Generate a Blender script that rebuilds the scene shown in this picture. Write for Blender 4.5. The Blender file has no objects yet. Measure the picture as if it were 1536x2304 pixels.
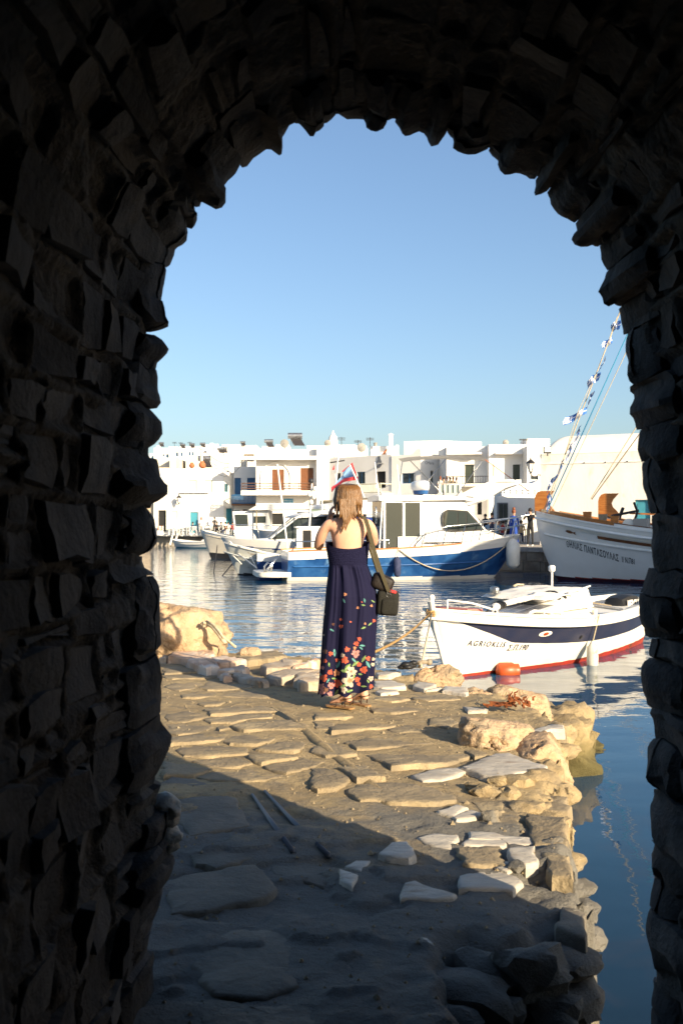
import bpy, bmesh, math, random
import numpy as np
from mathutils import Vector, Matrix, noise
R = math.radians
rnd = random.Random(7)

# ------------------------------------------------------------------ camera, sky, sun, exposure
SC = bpy.context.scene
COL = SC.collection
FPX, HY, CXP, CAMZ = 2240.0, 1180.0, 768.0, 2.14      # lens in photo pixels, horizon row, centre column, eye height over the sea
cam_d = bpy.data.cameras.new('camera')
cam_d.sensor_fit = 'VERTICAL'; cam_d.sensor_height = 36.0; cam_d.sensor_width = 24.0
cam_d.lens = 35.0
cam_d.shift_y = (HY - 1152.0) / 2304.0
cam_d.clip_start = 0.05; cam_d.clip_end = 6000
cam_d.dof.use_dof = True; cam_d.dof.focus_distance = 8.5; cam_d.dof.aperture_fstop = 6.3
cam = bpy.data.objects.new('camera', cam_d); COL.objects.link(cam)
cam.location = (0, 0, CAMZ); cam.rotation_euler = (R(90), 0, 0)
SC.camera = cam

SUN_EL, SUN_AZ = 19.0, 37.0            # height of the sun; degrees to the right of straight behind the camera
sx, sy = math.sin(R(SUN_AZ)), -math.cos(R(SUN_AZ))
SUNV = Vector((sx * math.cos(R(SUN_EL)), sy * math.cos(R(SUN_EL)), math.sin(R(SUN_EL))))
world = bpy.data.worlds.new('World'); SC.world = world; world.use_nodes = True
wn = world.node_tree; bg = wn.nodes['Background']
sky = wn.nodes.new('ShaderNodeTexSky'); sky.sky_type = 'NISHITA'; sky.sun_disc = False
sky.sun_elevation = R(SUN_EL); sky.sun_rotation = math.atan2(SUNV.x, SUNV.y)
sky.air_density = 1.0; sky.dust_density = 1.9; sky.ozone_density = 2.8
wn.links.new(sky.outputs[0], bg.inputs[0]); bg.inputs[1].default_value = 0.097
sun_d = bpy.data.lights.new('sun', 'SUN'); sun_d.energy = 5.0; sun_d.angle = R(0.53); sun_d.color = (1.0, 0.82, 0.56)
sun = bpy.data.objects.new('sun', sun_d); COL.objects.link(sun)
sun.rotation_euler = SUNV.to_track_quat('Z', 'Y').to_euler(); sun.location = SUNV * 60
SC.view_settings.view_transform = 'Standard'; SC.view_settings.look = 'None'
SC.view_settings.exposure = 0.98; SC.view_settings.gamma = 1.0
SC.view_settings.use_curve_mapping = False
SC.render.engine = 'CYCLES'
SC.cycles.max_bounces = 8; SC.cycles.diffuse_bounces = 4; SC.cycles.glossy_bounces = 4
SC.cycles.use_denoising = True

# ------------------------------------------------------------------ helpers
def P(px, py, Y):                       # the point at depth Y seen at photo pixel (px, py)
    return Vector(((px - CXP) * Y / FPX, Y, CAMZ - (py - HY) * Y / FPX))
def G(px, py, z=0.77):                  # the point at height z seen there
    return P(px, py, (CAMZ - z) * FPX / (py - HY))
def nz(v, s=1.0, o=0.0):
    return noise.noise(Vector((v[0] * s + o, v[1] * s + o * 1.7, v[2] * s - o)))
def fbm(v, s=1.0, o=0.0, n=4):
    a, t = 1.0, 0.0
    for i in range(n):
        t += a * nz(v, s * 2 ** i, o + 7.3 * i); a *= .5
    return t

def setc(sock, c):
    sock.default_value = (c[0], c[1], c[2], 1) if not isinstance(c, (int, float)) else (c, c, c, 1)

MATS = {}
def mat(name, col, rough=.6, metal=0.0, col2=None, ns=4.0, amt=1.0, bump=0.0, bs=30.0, col3=None, ns3=1.0, spec=.4,
        rand=0.0, stretch=(1, 1, 1), lo=.38, hi=.62, coat=0.0, trans=0.0, bump2=0.0, bs2=5.0, alpha=1.0, ramp3=(.55, .7), sss=0.0):
    if name in MATS: return MATS[name]
    m = bpy.data.materials.new(name); m.use_nodes = True; nt = m.node_tree; N = nt.nodes; L = nt.links
    b = N['Principled BSDF']; b.inputs['Roughness'].default_value = rough; b.inputs['Metallic'].default_value = metal
    b.inputs['Specular IOR Level'].default_value = spec
    if coat: b.inputs['Coat Weight'].default_value = coat; b.inputs['Coat Roughness'].default_value = .08
    if trans: b.inputs['Transmission Weight'].default_value = trans
    if sss: b.inputs['Subsurface Weight'].default_value = sss; b.inputs['Subsurface Radius'].default_value = (.02, .008, .004)
    setc(b.inputs['Base Color'], col)
    need = col2 is not None or col3 is not None or bump or bump2 or rand
    if need:
        tc = N.new('ShaderNodeTexCoord'); mp = N.new('ShaderNodeMapping'); mp.inputs['Scale'].default_value = stretch
        L.new(tc.outputs['Object'], mp.inputs['Vector'])
        vec = mp.outputs[0]
        oi = N.new('ShaderNodeObjectInfo')
        ad = N.new('ShaderNodeVectorMath'); ad.operation = 'ADD'
        cb = N.new('ShaderNodeCombineXYZ')
        ml = N.new('ShaderNodeMath'); ml.operation = 'MULTIPLY'; ml.inputs[1].default_value = 37.0
        L.new(oi.outputs['Random'], ml.inputs[0]); L.new(ml.outputs[0], cb.inputs[0]); L.new(ml.outputs[0], cb.inputs[1])
        L.new(vec, ad.inputs[0]); L.new(cb.outputs[0], ad.inputs[1]); vec = ad.outputs[0]
    cur = None
    def mix(a, bcol, fac, mode='MIX'):
        mx = N.new('ShaderNodeMix'); mx.data_type = 'RGBA'; mx.blend_type = mode
        if hasattr(a, 'links'): L.new(a, mx.inputs[6])
        else: setc(mx.inputs[6], a)
        if hasattr(bcol, 'links'): L.new(bcol, mx.inputs[7])
        else: setc(mx.inputs[7], bcol)
        if hasattr(fac, 'links'): L.new(fac, mx.inputs[0])
        else: mx.inputs[0].default_value = fac
        return mx.outputs[2]
    def nf(scale, lo, hi, rgh=.6, det=6):
        t = N.new('ShaderNodeTexNoise'); t.inputs['Scale'].default_value = scale; t.inputs['Detail'].default_value = det
        t.inputs['Roughness'].default_value = rgh; L.new(vec, t.inputs['Vector'])
        mr = N.new('ShaderNodeMapRange'); mr.inputs[1].default_value = lo; mr.inputs[2].default_value = hi
        L.new(t.outputs[0], mr.inputs[0]); return mr.outputs[0]
    if col2 is not None:
        f = nf(ns, lo, hi)
        if amt != 1.0:
            mm = N.new('ShaderNodeMath'); mm.operation = 'MULTIPLY'; mm.inputs[1].default_value = amt; L.new(f, mm.inputs[0]); f = mm.outputs[0]
        cur = mix(col, col2, f)
    if col3 is not None:
        cur = mix(cur if cur is not None else col, col3, nf(ns3, ramp3[0], ramp3[1]))
    if rand:
        mr = N.new('ShaderNodeMapRange'); mr.inputs[3].default_value = 1 - rand; mr.inputs[4].default_value = 1 + rand
        L.new(oi.outputs['Random'], mr.inputs[0])
        hs = N.new('ShaderNodeHueSaturation'); L.new(mr.outputs[0], hs.inputs['Value'])
        if cur is None: setc(hs.inputs['Color'], col)
        else: L.new(cur, hs.inputs['Color'])
        cur = hs.outputs[0]
    if cur is not None: L.new(cur, b.inputs['Base Color'])
    if bump or bump2:
        prev = None
        for bb, sc, det in ((bump2, bs2, 5), (bump, bs, 8)):
            if not bb: continue
            t = N.new('ShaderNodeTexNoise'); t.inputs['Scale'].default_value = sc; t.inputs['Detail'].default_value = det
            t.inputs['Roughness'].default_value = .65
            L.new(vec, t.inputs['Vector'])
            bn = N.new('ShaderNodeBump'); bn.inputs['Strength'].default_value = 1.0; bn.inputs['Distance'].default_value = bb
            L.new(t.outputs[0], bn.inputs['Height'])
            if prev is not None: L.new(prev, bn.inputs['Normal'])
            prev = bn.outputs[0]
        L.new(prev, b.inputs['Normal'])
    MATS[name] = m
    return m

ORG = {}
def tag(o, label=None, cat=None, group=None, kind=None):
    if label: o['label'] = label
    if cat: o['category'] = cat
    if group: o['group'] = group
    if kind: o['kind'] = kind
    return o
def thing(name, label, cat, loc=(0, 0, 0), group=None):
    o = bpy.data.objects.new(name, None); COL.objects.link(o); o.location = loc
    o.empty_display_size = .1
    ORG[o.name] = Vector(loc)
    return tag(o, label, cat, group)

class MB:
    def __init__(s): s.v = []; s.f = []; s.m = []
    def add(s, vs, fs, mi=0):
        k = len(s.v); s.v += [Vector(v) for v in vs]; s.f += [tuple(i + k for i in f) for f in fs]; s.m += [mi] * len(fs); return s
    def box(s, a, b, mi=0):
        x0, y0, z0 = [min(a[i], b[i]) for i in range(3)]; x1, y1, z1 = [max(a[i], b[i]) for i in range(3)]
        return s.add([(x0, y0, z0), (x1, y0, z0), (x1, y1, z0), (x0, y1, z0), (x0, y0, z1), (x1, y0, z1), (x1, y1, z1), (x0, y1, z1)],
                     [(0, 3, 2, 1), (4, 5, 6, 7), (0, 1, 5, 4), (1, 2, 6, 5), (2, 3, 7, 6), (3, 0, 4, 7)], mi)
    def obox(s, o, u, v, w, mi=0):                      # box from corner o along three vectors
        o, u, v, w = Vector(o), Vector(u), Vector(v), Vector(w)
        return s.add([o, o + u, o + u + v, o + v, o + w, o + u + w, o + u + v + w, o + v + w],
                     [(0, 3, 2, 1), (4, 5, 6, 7), (0, 1, 5, 4), (1, 2, 6, 5), (2, 3, 7, 6), (3, 0, 4, 7)], mi)
    def prism(s, poly, vec, mi=0):
        n = len(poly); vec = Vector(vec)
        return s.add([Vector(p) for p in poly] + [Vector(p) + vec for p in poly],
                     [tuple(range(n))[::-1], tuple(range(n, 2 * n))] + [(i, (i + 1) % n, n + (i + 1) % n, n + i) for i in range(n)], mi)
    def tube(s, pts, r, n=6, mi=0, cap=True):
        pts = [Vector(p) for p in pts]; k = len(s.v); rs = r if isinstance(r, (list, tuple)) else [r] * len(pts)
        prev = None
        for i, p in enumerate(pts):
            d = (pts[min(i + 1, len(pts) - 1)] - pts[max(i - 1, 0)])
            d = d.normalized() if d.length > 1e-9 else Vector((0, 0, 1))
            a = prev - d * prev.dot(d) if prev is not None else d.orthogonal()
            if a.length < 1e-6: a = d.orthogonal()
            a.normalize(); prev = a; b = d.cross(a)
            for j in range(n):
                t = 2 * math.pi * j / n; s.v.append(p + a * math.cos(t) * rs[i] + b * math.sin(t) * rs[i])
        fs = [(k + i * n + j, k + i * n + (j + 1) % n, k + (i + 1) * n + (j + 1) % n, k + (i + 1) * n + j) for i in range(len(pts) - 1) for j in range(n)]
        if cap: fs += [tuple(k + j for j in range(n))[::-1], tuple(k + (len(pts) - 1) * n + j for j in range(n))]
        s.f += fs; s.m += [mi] * len(fs); return s
    def lathe(s, prof, c=(0, 0, 0), n=12, axis='z', mi=0):
        k = len(s.v); c = Vector(c)
        for (r, h) in prof:
            for j in range(n):
                t = 2 * math.pi * j / n; a, b = r * math.cos(t), r * math.sin(t)
                s.v.append(c + Vector((a, b, h) if axis == 'z' else ((h, a, b) if axis == 'x' else (a, h, b))))
        m = len(prof)
        fs = [(k + i * n + j, k + i * n + (j + 1) % n, k + (i + 1) * n + (j + 1) % n, k + (i + 1) * n + j) for i in range(m - 1) for j in range(n)]
        fs += [tuple(k + j for j in range(n))[::-1], tuple(k + (m - 1) * n + j for j in range(n))]
        s.f += fs; s.m += [mi] * len(fs); return s
    def ball(s, c, r, n=8, m=6, mi=0):
        r = r if isinstance(r, (tuple, list, Vector)) else (r, r, r)
        k = len(s.v); c = Vector(c)
        for i in range(m + 1):
            ph = math.pi * i / m - math.pi / 2
            for j in range(n):
                t = 2 * math.pi * j / n
                q = max(math.cos(ph), .02)
                s.v.append(c + Vector((r[0] * q * math.cos(t), r[1] * q * math.sin(t), r[2] * math.sin(ph))))
        fs = [(k + i * n + j, k + i * n + (j + 1) % n, k + (i + 1) * n + (j + 1) % n, k + (i + 1) * n + j) for i in range(m) for j in range(n)]
        s.f += fs; s.m += [mi] * len(fs); return s
    def grid(s, fn, nu, nv, mi=0, closeu=False):
        k = len(s.v)
        for i in range(nu + (0 if closeu else 1)):
            for j in range(nv + 1): s.v.append(Vector(fn(i / nu, j / nv)))
        W = nv + 1; T = nu if closeu else nu + 1
        fs = [(k + i * W + j, k + ((i + 1) % T) * W + j, k + ((i + 1) % T) * W + j + 1, k + i * W + j + 1) for i in range(nu) for j in range(nv)]
        s.f += fs; s.m += [mi(i / nu, j / nv) if callable(mi) else mi for i in range(nu) for j in range(nv)]; return s
    def build(s, name, mats, parent=None, org=None, smooth=None, weld=False, kind=None):
        if org is None:
            if parent is not None: org = ORG[parent.name]
            elif s.v:
                a = np.array([tuple(v) for v in s.v]); org = Vector(((a[:, 0].min() + a[:, 0].max()) / 2, (a[:, 1].min() + a[:, 1].max()) / 2, a[:, 2].min()))
            else: org = Vector((0, 0, 0))
        org = Vector(org)
        me = bpy.data.meshes.new(name)
        me.from_pydata([tuple(v - org) for v in s.v], [], s.f)
        mats = mats if isinstance(mats, (list, tuple)) else [mats]
        for m in mats: me.materials.append(m)
        if len(mats) > 1: me.polygons.foreach_set('material_index', s.m)
        bm = bmesh.new(); bm.from_mesh(me)
        if weld: bmesh.ops.remove_doubles(bm, verts=bm.verts, dist=1e-5)
        bmesh.ops.recalc_face_normals(bm, faces=bm.faces); bm.to_mesh(me); bm.free()
        if smooth is not None:
            me.polygons.foreach_set('use_smooth', [True] * len(me.polygons))
            if smooth < 179: me.set_sharp_from_angle(angle=R(smooth))
        o = bpy.data.objects.new(name, me); COL.objects.link(o)
        if parent is not None: o.parent = parent; ORG[o.name] = org
        else: o.location = org; ORG[o.name] = org
        if kind: o['kind'] = kind
        return o

def copy_tree(o, parent=None):
    c = o.copy(); COL.objects.link(c); c.parent = parent
    ORG[c.name] = ORG.get(o.name, Vector((0, 0, 0)))
    for ch in list(o.children): copy_tree(ch, c)
    return c

def text_mesh(s, size, bold=0.0, depth=0.0, spacing=1.0, shear=0.0):      # lettering as flat triangles; returns verts (u, w), faces, width
    cu = bpy.data.curves.new('lettering', 'FONT'); cu.body = s; cu.size = size; cu.offset = bold
    cu.resolution_u = 3; cu.space_character = spacing; cu.shear = shear
    ob = bpy.data.objects.new('lettering', cu); COL.objects.link(ob)
    dg = bpy.context.evaluated_depsgraph_get(); ev = ob.evaluated_get(dg); me = ev.to_mesh()
    vs = [(v.co.x, v.co.y) for v in me.vertices]; fs = [tuple(p.vertices) for p in me.polygons]
    ev.to_mesh_clear(); COL.objects.unlink(ob); bpy.data.objects.remove(ob); bpy.data.curves.remove(cu)
    w = max([v[0] for v in vs] or [0])
    return vs, fs, w
# ------------------------------------------------------------------ materials
M_white = mat('whitewash', (.80, .78, .74), .85, col2=(.72, .70, .66), ns=.7, amt=.6, bump=.01, bs=9, col3=(.62, .58, .52), ns3=.35, ramp3=(.62, .80))
M_cream = mat('cream plaster', (.74, .68, .56), .85, col2=(.66, .60, .5), ns=1.1, bump=.01, bs=8, col3=(.55, .47, .36), ns3=2.0, ramp3=(.60, .78))
M_bstone = mat('pale masonry', (.62, .52, .40), .85, col2=(.52, .42, .30), ns=2.4, bump=.02, bs=6)
M_brown = mat('brown shutter paint', (.20, .075, .028), .55, col2=(.15, .055, .02), ns=2)
M_rail = mat('brown rail paint', (.13, .07, .045), .6)
M_blue = mat('blue door paint', (.03, .12, .26), .5, col2=(.02, .09, .2), ns=2)
M_teal = mat('turquoise door paint', (.06, .29, .38), .5, col2=(.05, .24, .32), ns=2)
M_dkgreen = mat('dark green door paint', (.05, .06, .045), .5)
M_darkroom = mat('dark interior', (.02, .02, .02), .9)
M_pane = mat('window glass', (.03, .04, .05), .08, spec=.6)
M_shut = mat('pale green shutter paint', (.66, .70, .55), .6)
M_metal = mat('galvanised metal', (.45, .46, .47), .35, metal=.85, col2=(.3, .3, .3), ns=6)
M_chrome = mat('stainless steel tube', (.62, .62, .60), .22, metal=1.0)
M_dark = mat('dark metal', (.025, .025, .028), .45)
M_black = mat('black rubber', (.012, .012, .013), .5)
M_panel = mat('solar collector glass', (.05, .045, .045), .15, spec=.7)
M_terra = mat('terracotta', (.42, .14, .06), .8)
M_grey = mat('grey concrete', (.33, .32, .30), .9, col2=(.24, .23, .21), ns=1.5, bump=.01, bs=14)
M_bwhite = mat('white boat gelcoat', (.80, .79, .76), .28, col2=(.74, .72, .68), ns=1.6, amt=.5, coat=.2)
M_bwhite2 = mat('worn white boat paint', (.80, .77, .70), .45, col2=(.68, .64, .56), ns=2.2, amt=.6, col3=(.40, .30, .18), ns3=3.1, ramp3=(.69, .80), bump=.003, bs=14)
M_bgrey = mat('weathered grey white boat paint', (.52, .54, .52), .5, col2=(.42, .43, .40), ns=2.0, col3=(.24, .17, .10), ns3=2.4, ramp3=(.64, .74))
M_navy = mat('navy boat stripe', (.022, .026, .055), .35, col2=(.035, .035, .06), ns=3)
M_bblue = mat('blue boat paint', (.012, .060, .20), .3, col2=(.035, .13, .34), ns=1.1, col3=(.14, .27, .45), ns3=1.8, ramp3=(.58, .78))
M_hall = mat('old limewash', (.82, .80, .75), .85, col2=(.76, .73, .66), ns=.9, bump=.012, bs=8, col3=(.60, .53, .42), ns3=1.3, ramp3=(.60, .80), stretch=(1, 1, .5))
M_bnavy = mat('dark blue boat paint', (.02, .05, .17), .35, col2=(.03, .07, .2), ns=2)
M_red = mat('red antifouling', (.40, .035, .02), .6, col2=(.26, .04, .02), ns=5, col3=(.05, .05, .02), ns3=6, ramp3=(.58, .66))
M_maroon = mat('dark maroon antifouling', (.035, .008, .015), .5)
M_wood = mat('varnished wood', (.42, .17, .04), .3, col2=(.30, .10, .02), ns=3, stretch=(1, 1, 6), coat=.4)
M_wood2 = mat('brown wood trim', (.20, .08, .03), .4, col2=(.12, .05, .02), ns=4)
M_oldwood = mat('old grey wood', (.30, .25, .18), .7, col2=(.2, .16, .11), ns=5, stretch=(1, 6, 1))
M_glass = mat('tinted boat window', (.035, .045, .045), .10, spec=.35)
M_canvas = mat('white canvas', (.74, .72, .68), .85, col2=(.62, .6, .56), ns=6, bump=.01, bs=7)
M_bluecover = mat('blue tarpaulin', (.015, .07, .34), .6, col2=(.01, .05, .26), ns=3, bump=.01, bs=6)
M_greennet = mat('green canvas', (.20, .27, .19), .8)
M_rope = mat('pale rope', (.55, .47, .34), .9, col2=(.4, .33, .22), ns=30)
M_rope2 = mat('brown rope', (.38, .24, .09), .9, col2=(.22, .13, .05), ns=30)
M_fender = mat('grey white fender', (.55, .55, .50), .5, col2=(.42, .41, .34), ns=5, col3=(.28, .25, .12), ns3=7, ramp3=(.6, .75))
M_bfender = mat('dark blue fender sock', (.025, .035, .085), .8, col2=(.04, .05, .11), ns=9)
M_orange = mat('orange plastic float', (.50, .085, .02), .4, col2=(.36, .06, .015), ns=5)
M_letter = mat('dark lettering paint', (.02, .02, .04), .5)
M_lettern = mat('black lettering paint', (.012, .015, .02), .5)
M_emblem = mat('grey emblem paint', (.14, .15, .17), .7)
M_sblue = mat('blue sign paint', (.05, .27, .46), .5)
M_lampglass = mat('frosted lamp glass', (.75, .74, .70), .3)
M_flagred = mat('red flag cloth', (.65, .05, .06), .8)
M_flagblue = mat('light blue flag cloth', (.20, .36, .56), .8)
M_greekblue = mat('blue flag cloth', (.05, .16, .48), .8)
M_clothwhite = mat('white flag cloth', (.8, .8, .8), .8)
M_seabed = mat('sea bed', (.10, .09, .07), .9)
M_pink = mat('faded red deck paint', (.50, .18, .15), .6)
M_skin = mat('skin', (.62, .36, .25), .5, col2=(.56, .30, .20), ns=9, amt=.5, sss=.15, spec=.3)
M_hair = mat('light brown hair', (.098, .044, .011), .38, col2=(.20, .095, .026), ns=14, stretch=(7, 7, .45), spec=.5, bump=.006, bs=16, lo=.35, hi=.65)
M_leather = mat('dark brown leather', (.045, .02, .012), .5)
M_sole = mat('tan sandal sole', (.30, .17, .07), .7)
M_olive = mat('olive webbing strap', (.060, .050, .026), .85, bump=.002, bs=180)
M_bag = mat('dark olive canvas bag', (.007, .0068, .005), .85, col2=(.012, .0115, .008), ns=10, bump=.003, bs=90)
M_bagtop = mat('brown black bag flap', (.011, .007, .005), .6, bump=.003, bs=60)
M_baglin = mat('red bag lining', (.5, .03, .03), .7)

# stone and ground
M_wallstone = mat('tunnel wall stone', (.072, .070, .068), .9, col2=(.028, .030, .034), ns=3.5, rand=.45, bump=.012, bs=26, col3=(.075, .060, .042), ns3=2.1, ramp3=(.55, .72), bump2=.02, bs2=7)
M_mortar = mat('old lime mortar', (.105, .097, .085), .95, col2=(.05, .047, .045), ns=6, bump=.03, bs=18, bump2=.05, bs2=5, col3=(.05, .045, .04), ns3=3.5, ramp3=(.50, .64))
M_marble = mat('white marble', (.56, .51, .43), .65, col2=(.42, .38, .32), ns=5, rand=.10, bump=.012, bs=16, col3=(.34, .27, .20), ns3=4.2, ramp3=(.56, .70), stretch=(1, 2.6, 2))
M_pinkmarble = mat('pinkish marble', (.58, .42, .30), .7, col2=(.48, .30, .19), ns=4, rand=.14, bump=.015, bs=14, col3=(.62, .55, .47), ns3=3, ramp3=(.48, .62))
M_boulder = mat('ochre boulder stone', (.54, .39, .25), .85, col2=(.43, .29, .17), ns=5, bump=.03, bs=14, bump2=.05, bs2=5, col3=(.24, .20, .14), ns3=3, ramp3=(.54, .68))
M_slab = mat('worn grey schist slab', (.30, .235, .145), .85, col2=(.225, .182, .12), ns=5, rand=.12, bump=.010, bs=34, bump2=.02, bs2=9, col3=(.38, .30, .18), ns3=3.4, ramp3=(.52, .66))
M_darkslab = mat('darker grey slab', (.19, .165, .13), .85, col2=(.14, .125, .10), ns=4, rand=.08, bump=.008, bs=30, bump2=.015, bs2=8)  # darker, greyer tone for the slabs nearest the arch
M_quay = mat('quay block stone', (.20, .17, .13), .9, col2=(.12, .10, .075), ns=2, rand=.25, bump=.02, bs=12)
M_paving = mat('quay paving', (.38, .34, .29), .9, col2=(.28, .25, .21), ns=2, bump=.01, bs=8)
M_hill = mat('dry hillside', (.36, .28, .18), .95, col2=(.20, .18, .09), ns=.05)
M_kelp = mat('rusty iron', (.24, .075, .02), .9, col2=(.12, .03, .01), ns=20, bump=.01, bs=40)
M_pipe = mat('grey plastic pipe', (.07, .08, .10), .5)

def ground_material():
    m = bpy.data.materials.new('worn quay ground'); m.use_nodes = True; nt = m.node_tree; N = nt.nodes; L = nt.links
    b = N['Principled BSDF']; b.inputs['Roughness'].default_value = .92; b.inputs['Specular IOR Level'].default_value = .25
    ge = N.new('ShaderNodeNewGeometry'); sp = N.new('ShaderNodeSeparateXYZ'); L.new(ge.outputs['Position'], sp.inputs[0])
    def noise_(s, lo, hi, det=7, r=.65):
        t = N.new('ShaderNodeTexNoise'); t.inputs['Scale'].default_value = s; t.inputs['Detail'].default_value = det; t.inputs['Roughness'].default_value = r
        L.new(ge.outputs['Position'], t.inputs['Vector'])
        q = N.new('ShaderNodeMapRange'); q.inputs[1].default_value = lo; q.inputs[2].default_value = hi; L.new(t.outputs[0], q.inputs[0]); return q.outputs[0], t.outputs[0]
    def mix(a, c, f):
        x = N.new('ShaderNodeMix'); x.data_type = 'RGBA'
        if hasattr(a, 'links'): L.new(a, x.inputs[6])
        else: setc(x.inputs[6], a)
        setc(x.inputs[7], c); L.new(f, x.inputs[0]); return x.outputs[2]
    c = mix((.40, .305, .17), (.30, .23, .135), noise_(2.2, .40, .62)[0])
    c = mix(c, (.20, .165, .115), noise_(8.0, .50, .68)[0])
    c = mix(c, (.42, .34, .22), noise_(22.0, .58, .72)[0])
    # bare grey bedrock between the sandy cement; extra grey by the arch paints shade
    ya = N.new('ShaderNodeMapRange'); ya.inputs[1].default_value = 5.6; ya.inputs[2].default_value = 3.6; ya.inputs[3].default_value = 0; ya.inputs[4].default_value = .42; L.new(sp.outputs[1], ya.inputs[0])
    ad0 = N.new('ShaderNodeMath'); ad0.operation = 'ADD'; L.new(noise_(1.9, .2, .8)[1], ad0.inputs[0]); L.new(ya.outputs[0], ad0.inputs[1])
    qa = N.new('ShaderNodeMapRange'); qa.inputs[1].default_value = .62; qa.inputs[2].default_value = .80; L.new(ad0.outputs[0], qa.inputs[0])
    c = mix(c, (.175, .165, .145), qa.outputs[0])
    # the stone below the tide line is stained ochre and olive by weed: a stain fixed to the rock at the water
    ad = N.new('ShaderNodeMath'); ad.operation = 'MULTIPLY_ADD'; ad.inputs[1].default_value = .35
    L.new(noise_(3.0, .2, .8)[1], ad.inputs[0]); L.new(sp.outputs[2], ad.inputs[2])
    q = N.new('ShaderNodeMapRange'); q.inputs[1].default_value = .62; q.inputs[2].default_value = .34; L.new(ad.outputs[0], q.inputs[0])
    c = mix(c, (.235, .19, .085), q.outputs[0])
    q = N.new('ShaderNodeMapRange'); q.inputs[1].default_value = .46; q.inputs[2].default_value = .28; L.new(ad.outputs[0], q.inputs[0])
    c = mix(c, (.10, .085, .035), q.outputs[0])
    L.new(c, b.inputs['Base Color'])
    prev = None
    for d, s in ((.02, 9), (.012, 34), (.006, 110)):
        bn = N.new('ShaderNodeBump'); bn.inputs['Distance'].default_value = d; L.new(noise_(s, 0, 1)[1], bn.inputs['Height'])
        if prev: L.new(prev, bn.inputs['Normal'])
        prev = bn.outputs[0]
    L.new(prev, b.inputs['Normal'])
    return m
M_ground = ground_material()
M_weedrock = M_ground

def water_material():
    m = bpy.data.materials.new('sea water'); m.use_nodes = True; nt = m.node_tree; N = nt.nodes; L = nt.links
    b = N['Principled BSDF']; b.inputs['Roughness'].default_value = .02; b.inputs['IOR'].default_value = 1.34
    b.inputs['Specular IOR Level'].default_value = .5
    ge = N.new('ShaderNodeNewGeometry'); sp = N.new('ShaderNodeSeparateXYZ'); L.new(ge.outputs['Position'], sp.inputs[0])
    def nse(s, st, det, r=.5, dist=0):
        mp = N.new('ShaderNodeMapping'); mp.inputs['Scale'].default_value = st; L.new(ge.outputs['Position'], mp.inputs[0])
        t = N.new('ShaderNodeTexNoise'); t.inputs['Scale'].default_value = s; t.inputs['Detail'].default_value = det; t.inputs['Roughness'].default_value = r
        t.inputs['Distortion'].default_value = dist
        L.new(mp.outputs[0], t.inputs['Vector']); return t.outputs[0]
    mx = N.new('ShaderNodeMix'); mx.data_type = 'RGBA'
    setc(mx.inputs[6], (.006, .050, .105)); setc(mx.inputs[7], (.030, .030, .040))
    q = N.new('ShaderNodeMapRange'); q.inputs[1].default_value = .47; q.inputs[2].default_value = .66; L.new(nse(1.1, (1, 1, 1), 5, .6, .6), q.inputs[0])
    # the sea bed shows through only where it is shallow, by the quay
    q2 = N.new('ShaderNodeMapRange'); q2.inputs[1].default_value = 9; q2.inputs[2].default_value = 3.5; L.new(sp.outputs[1], q2.inputs[0])
    mm = N.new('ShaderNodeMath'); mm.operation = 'MULTIPLY'; L.new(q.outputs[0], mm.inputs[0]); L.new(q2.outputs[0], mm.inputs[1])
    mn = N.new('ShaderNodeMix'); mn.data_type = 'RGBA'; setc(mn.inputs[6], (.007, .056, .125)); setc(mn.inputs[7], (.003, .010, .019)); L.new(q2.outputs[0], mn.inputs[0]); L.new(mn.outputs[2], mx.inputs[6])
    L.new(mm.outputs[0], mx.inputs[0]); L.new(mx.outputs[2], b.inputs['Base Color'])
    # ripples: calm in the lee of the quay, livelier further out
    amp = N.new('ShaderNodeMapRange'); amp.inputs[1].default_value = 8; amp.inputs[2].default_value = 24; amp.inputs[3].default_value = .20; amp.inputs[4].default_value = 1.0
    L.new(sp.outputs[1], amp.inputs[0])
    def bump(h, dist, prev):
        bn = N.new('ShaderNodeBump'); bn.inputs['Distance'].default_value = dist; L.new(amp.outputs[0], bn.inputs['Strength']); L.new(h, bn.inputs['Height'])
        if prev: L.new(prev, bn.inputs['Normal'])
        return bn.outputs[0]
    p = bump(nse(.85, (1, 1.6, 1), 1), .040, None)
    p = bump(nse(2.9, (1, 1.5, 1), 2), .0085, p)
    p = bump(nse(14, (1, 1.3, 1), 2), .0007, p)
    L.new(p, b.inputs['Normal'])
    return m
M_water = water_material()
# ------------------------------------------------------------------ sea, sea bed, hills
mb = MB(); mb.box((-1500, -60, -3.2), (1500, 2500, -3.0)); mb.build('sea_bed', M_seabed, kind='structure')
mb = MB(); mb.grid(lambda u, v: (-700 + 1400 * u, -40 + 1100 * v, 0), 8, 8); mb.build('sea', M_water, kind='structure')

def hill(u, v):
    x = -320 + 640 * u; y = 104 + 320 * v
    h = .9 + 17.0 * (1 - math.exp(-max(0, y - 108) / 75.0)) * (.72 + .28 * nz((x * .012, y * .01, 0)) + .10 * max(-1, min(1, -x / 80)))
    return (x, y, h + .5 * nz((x * .08, y * .08, 3)))
mb = MB(); mb.grid(hill, 60, 30); mb.build('hill', M_hill, kind='structure', smooth=180)

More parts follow.
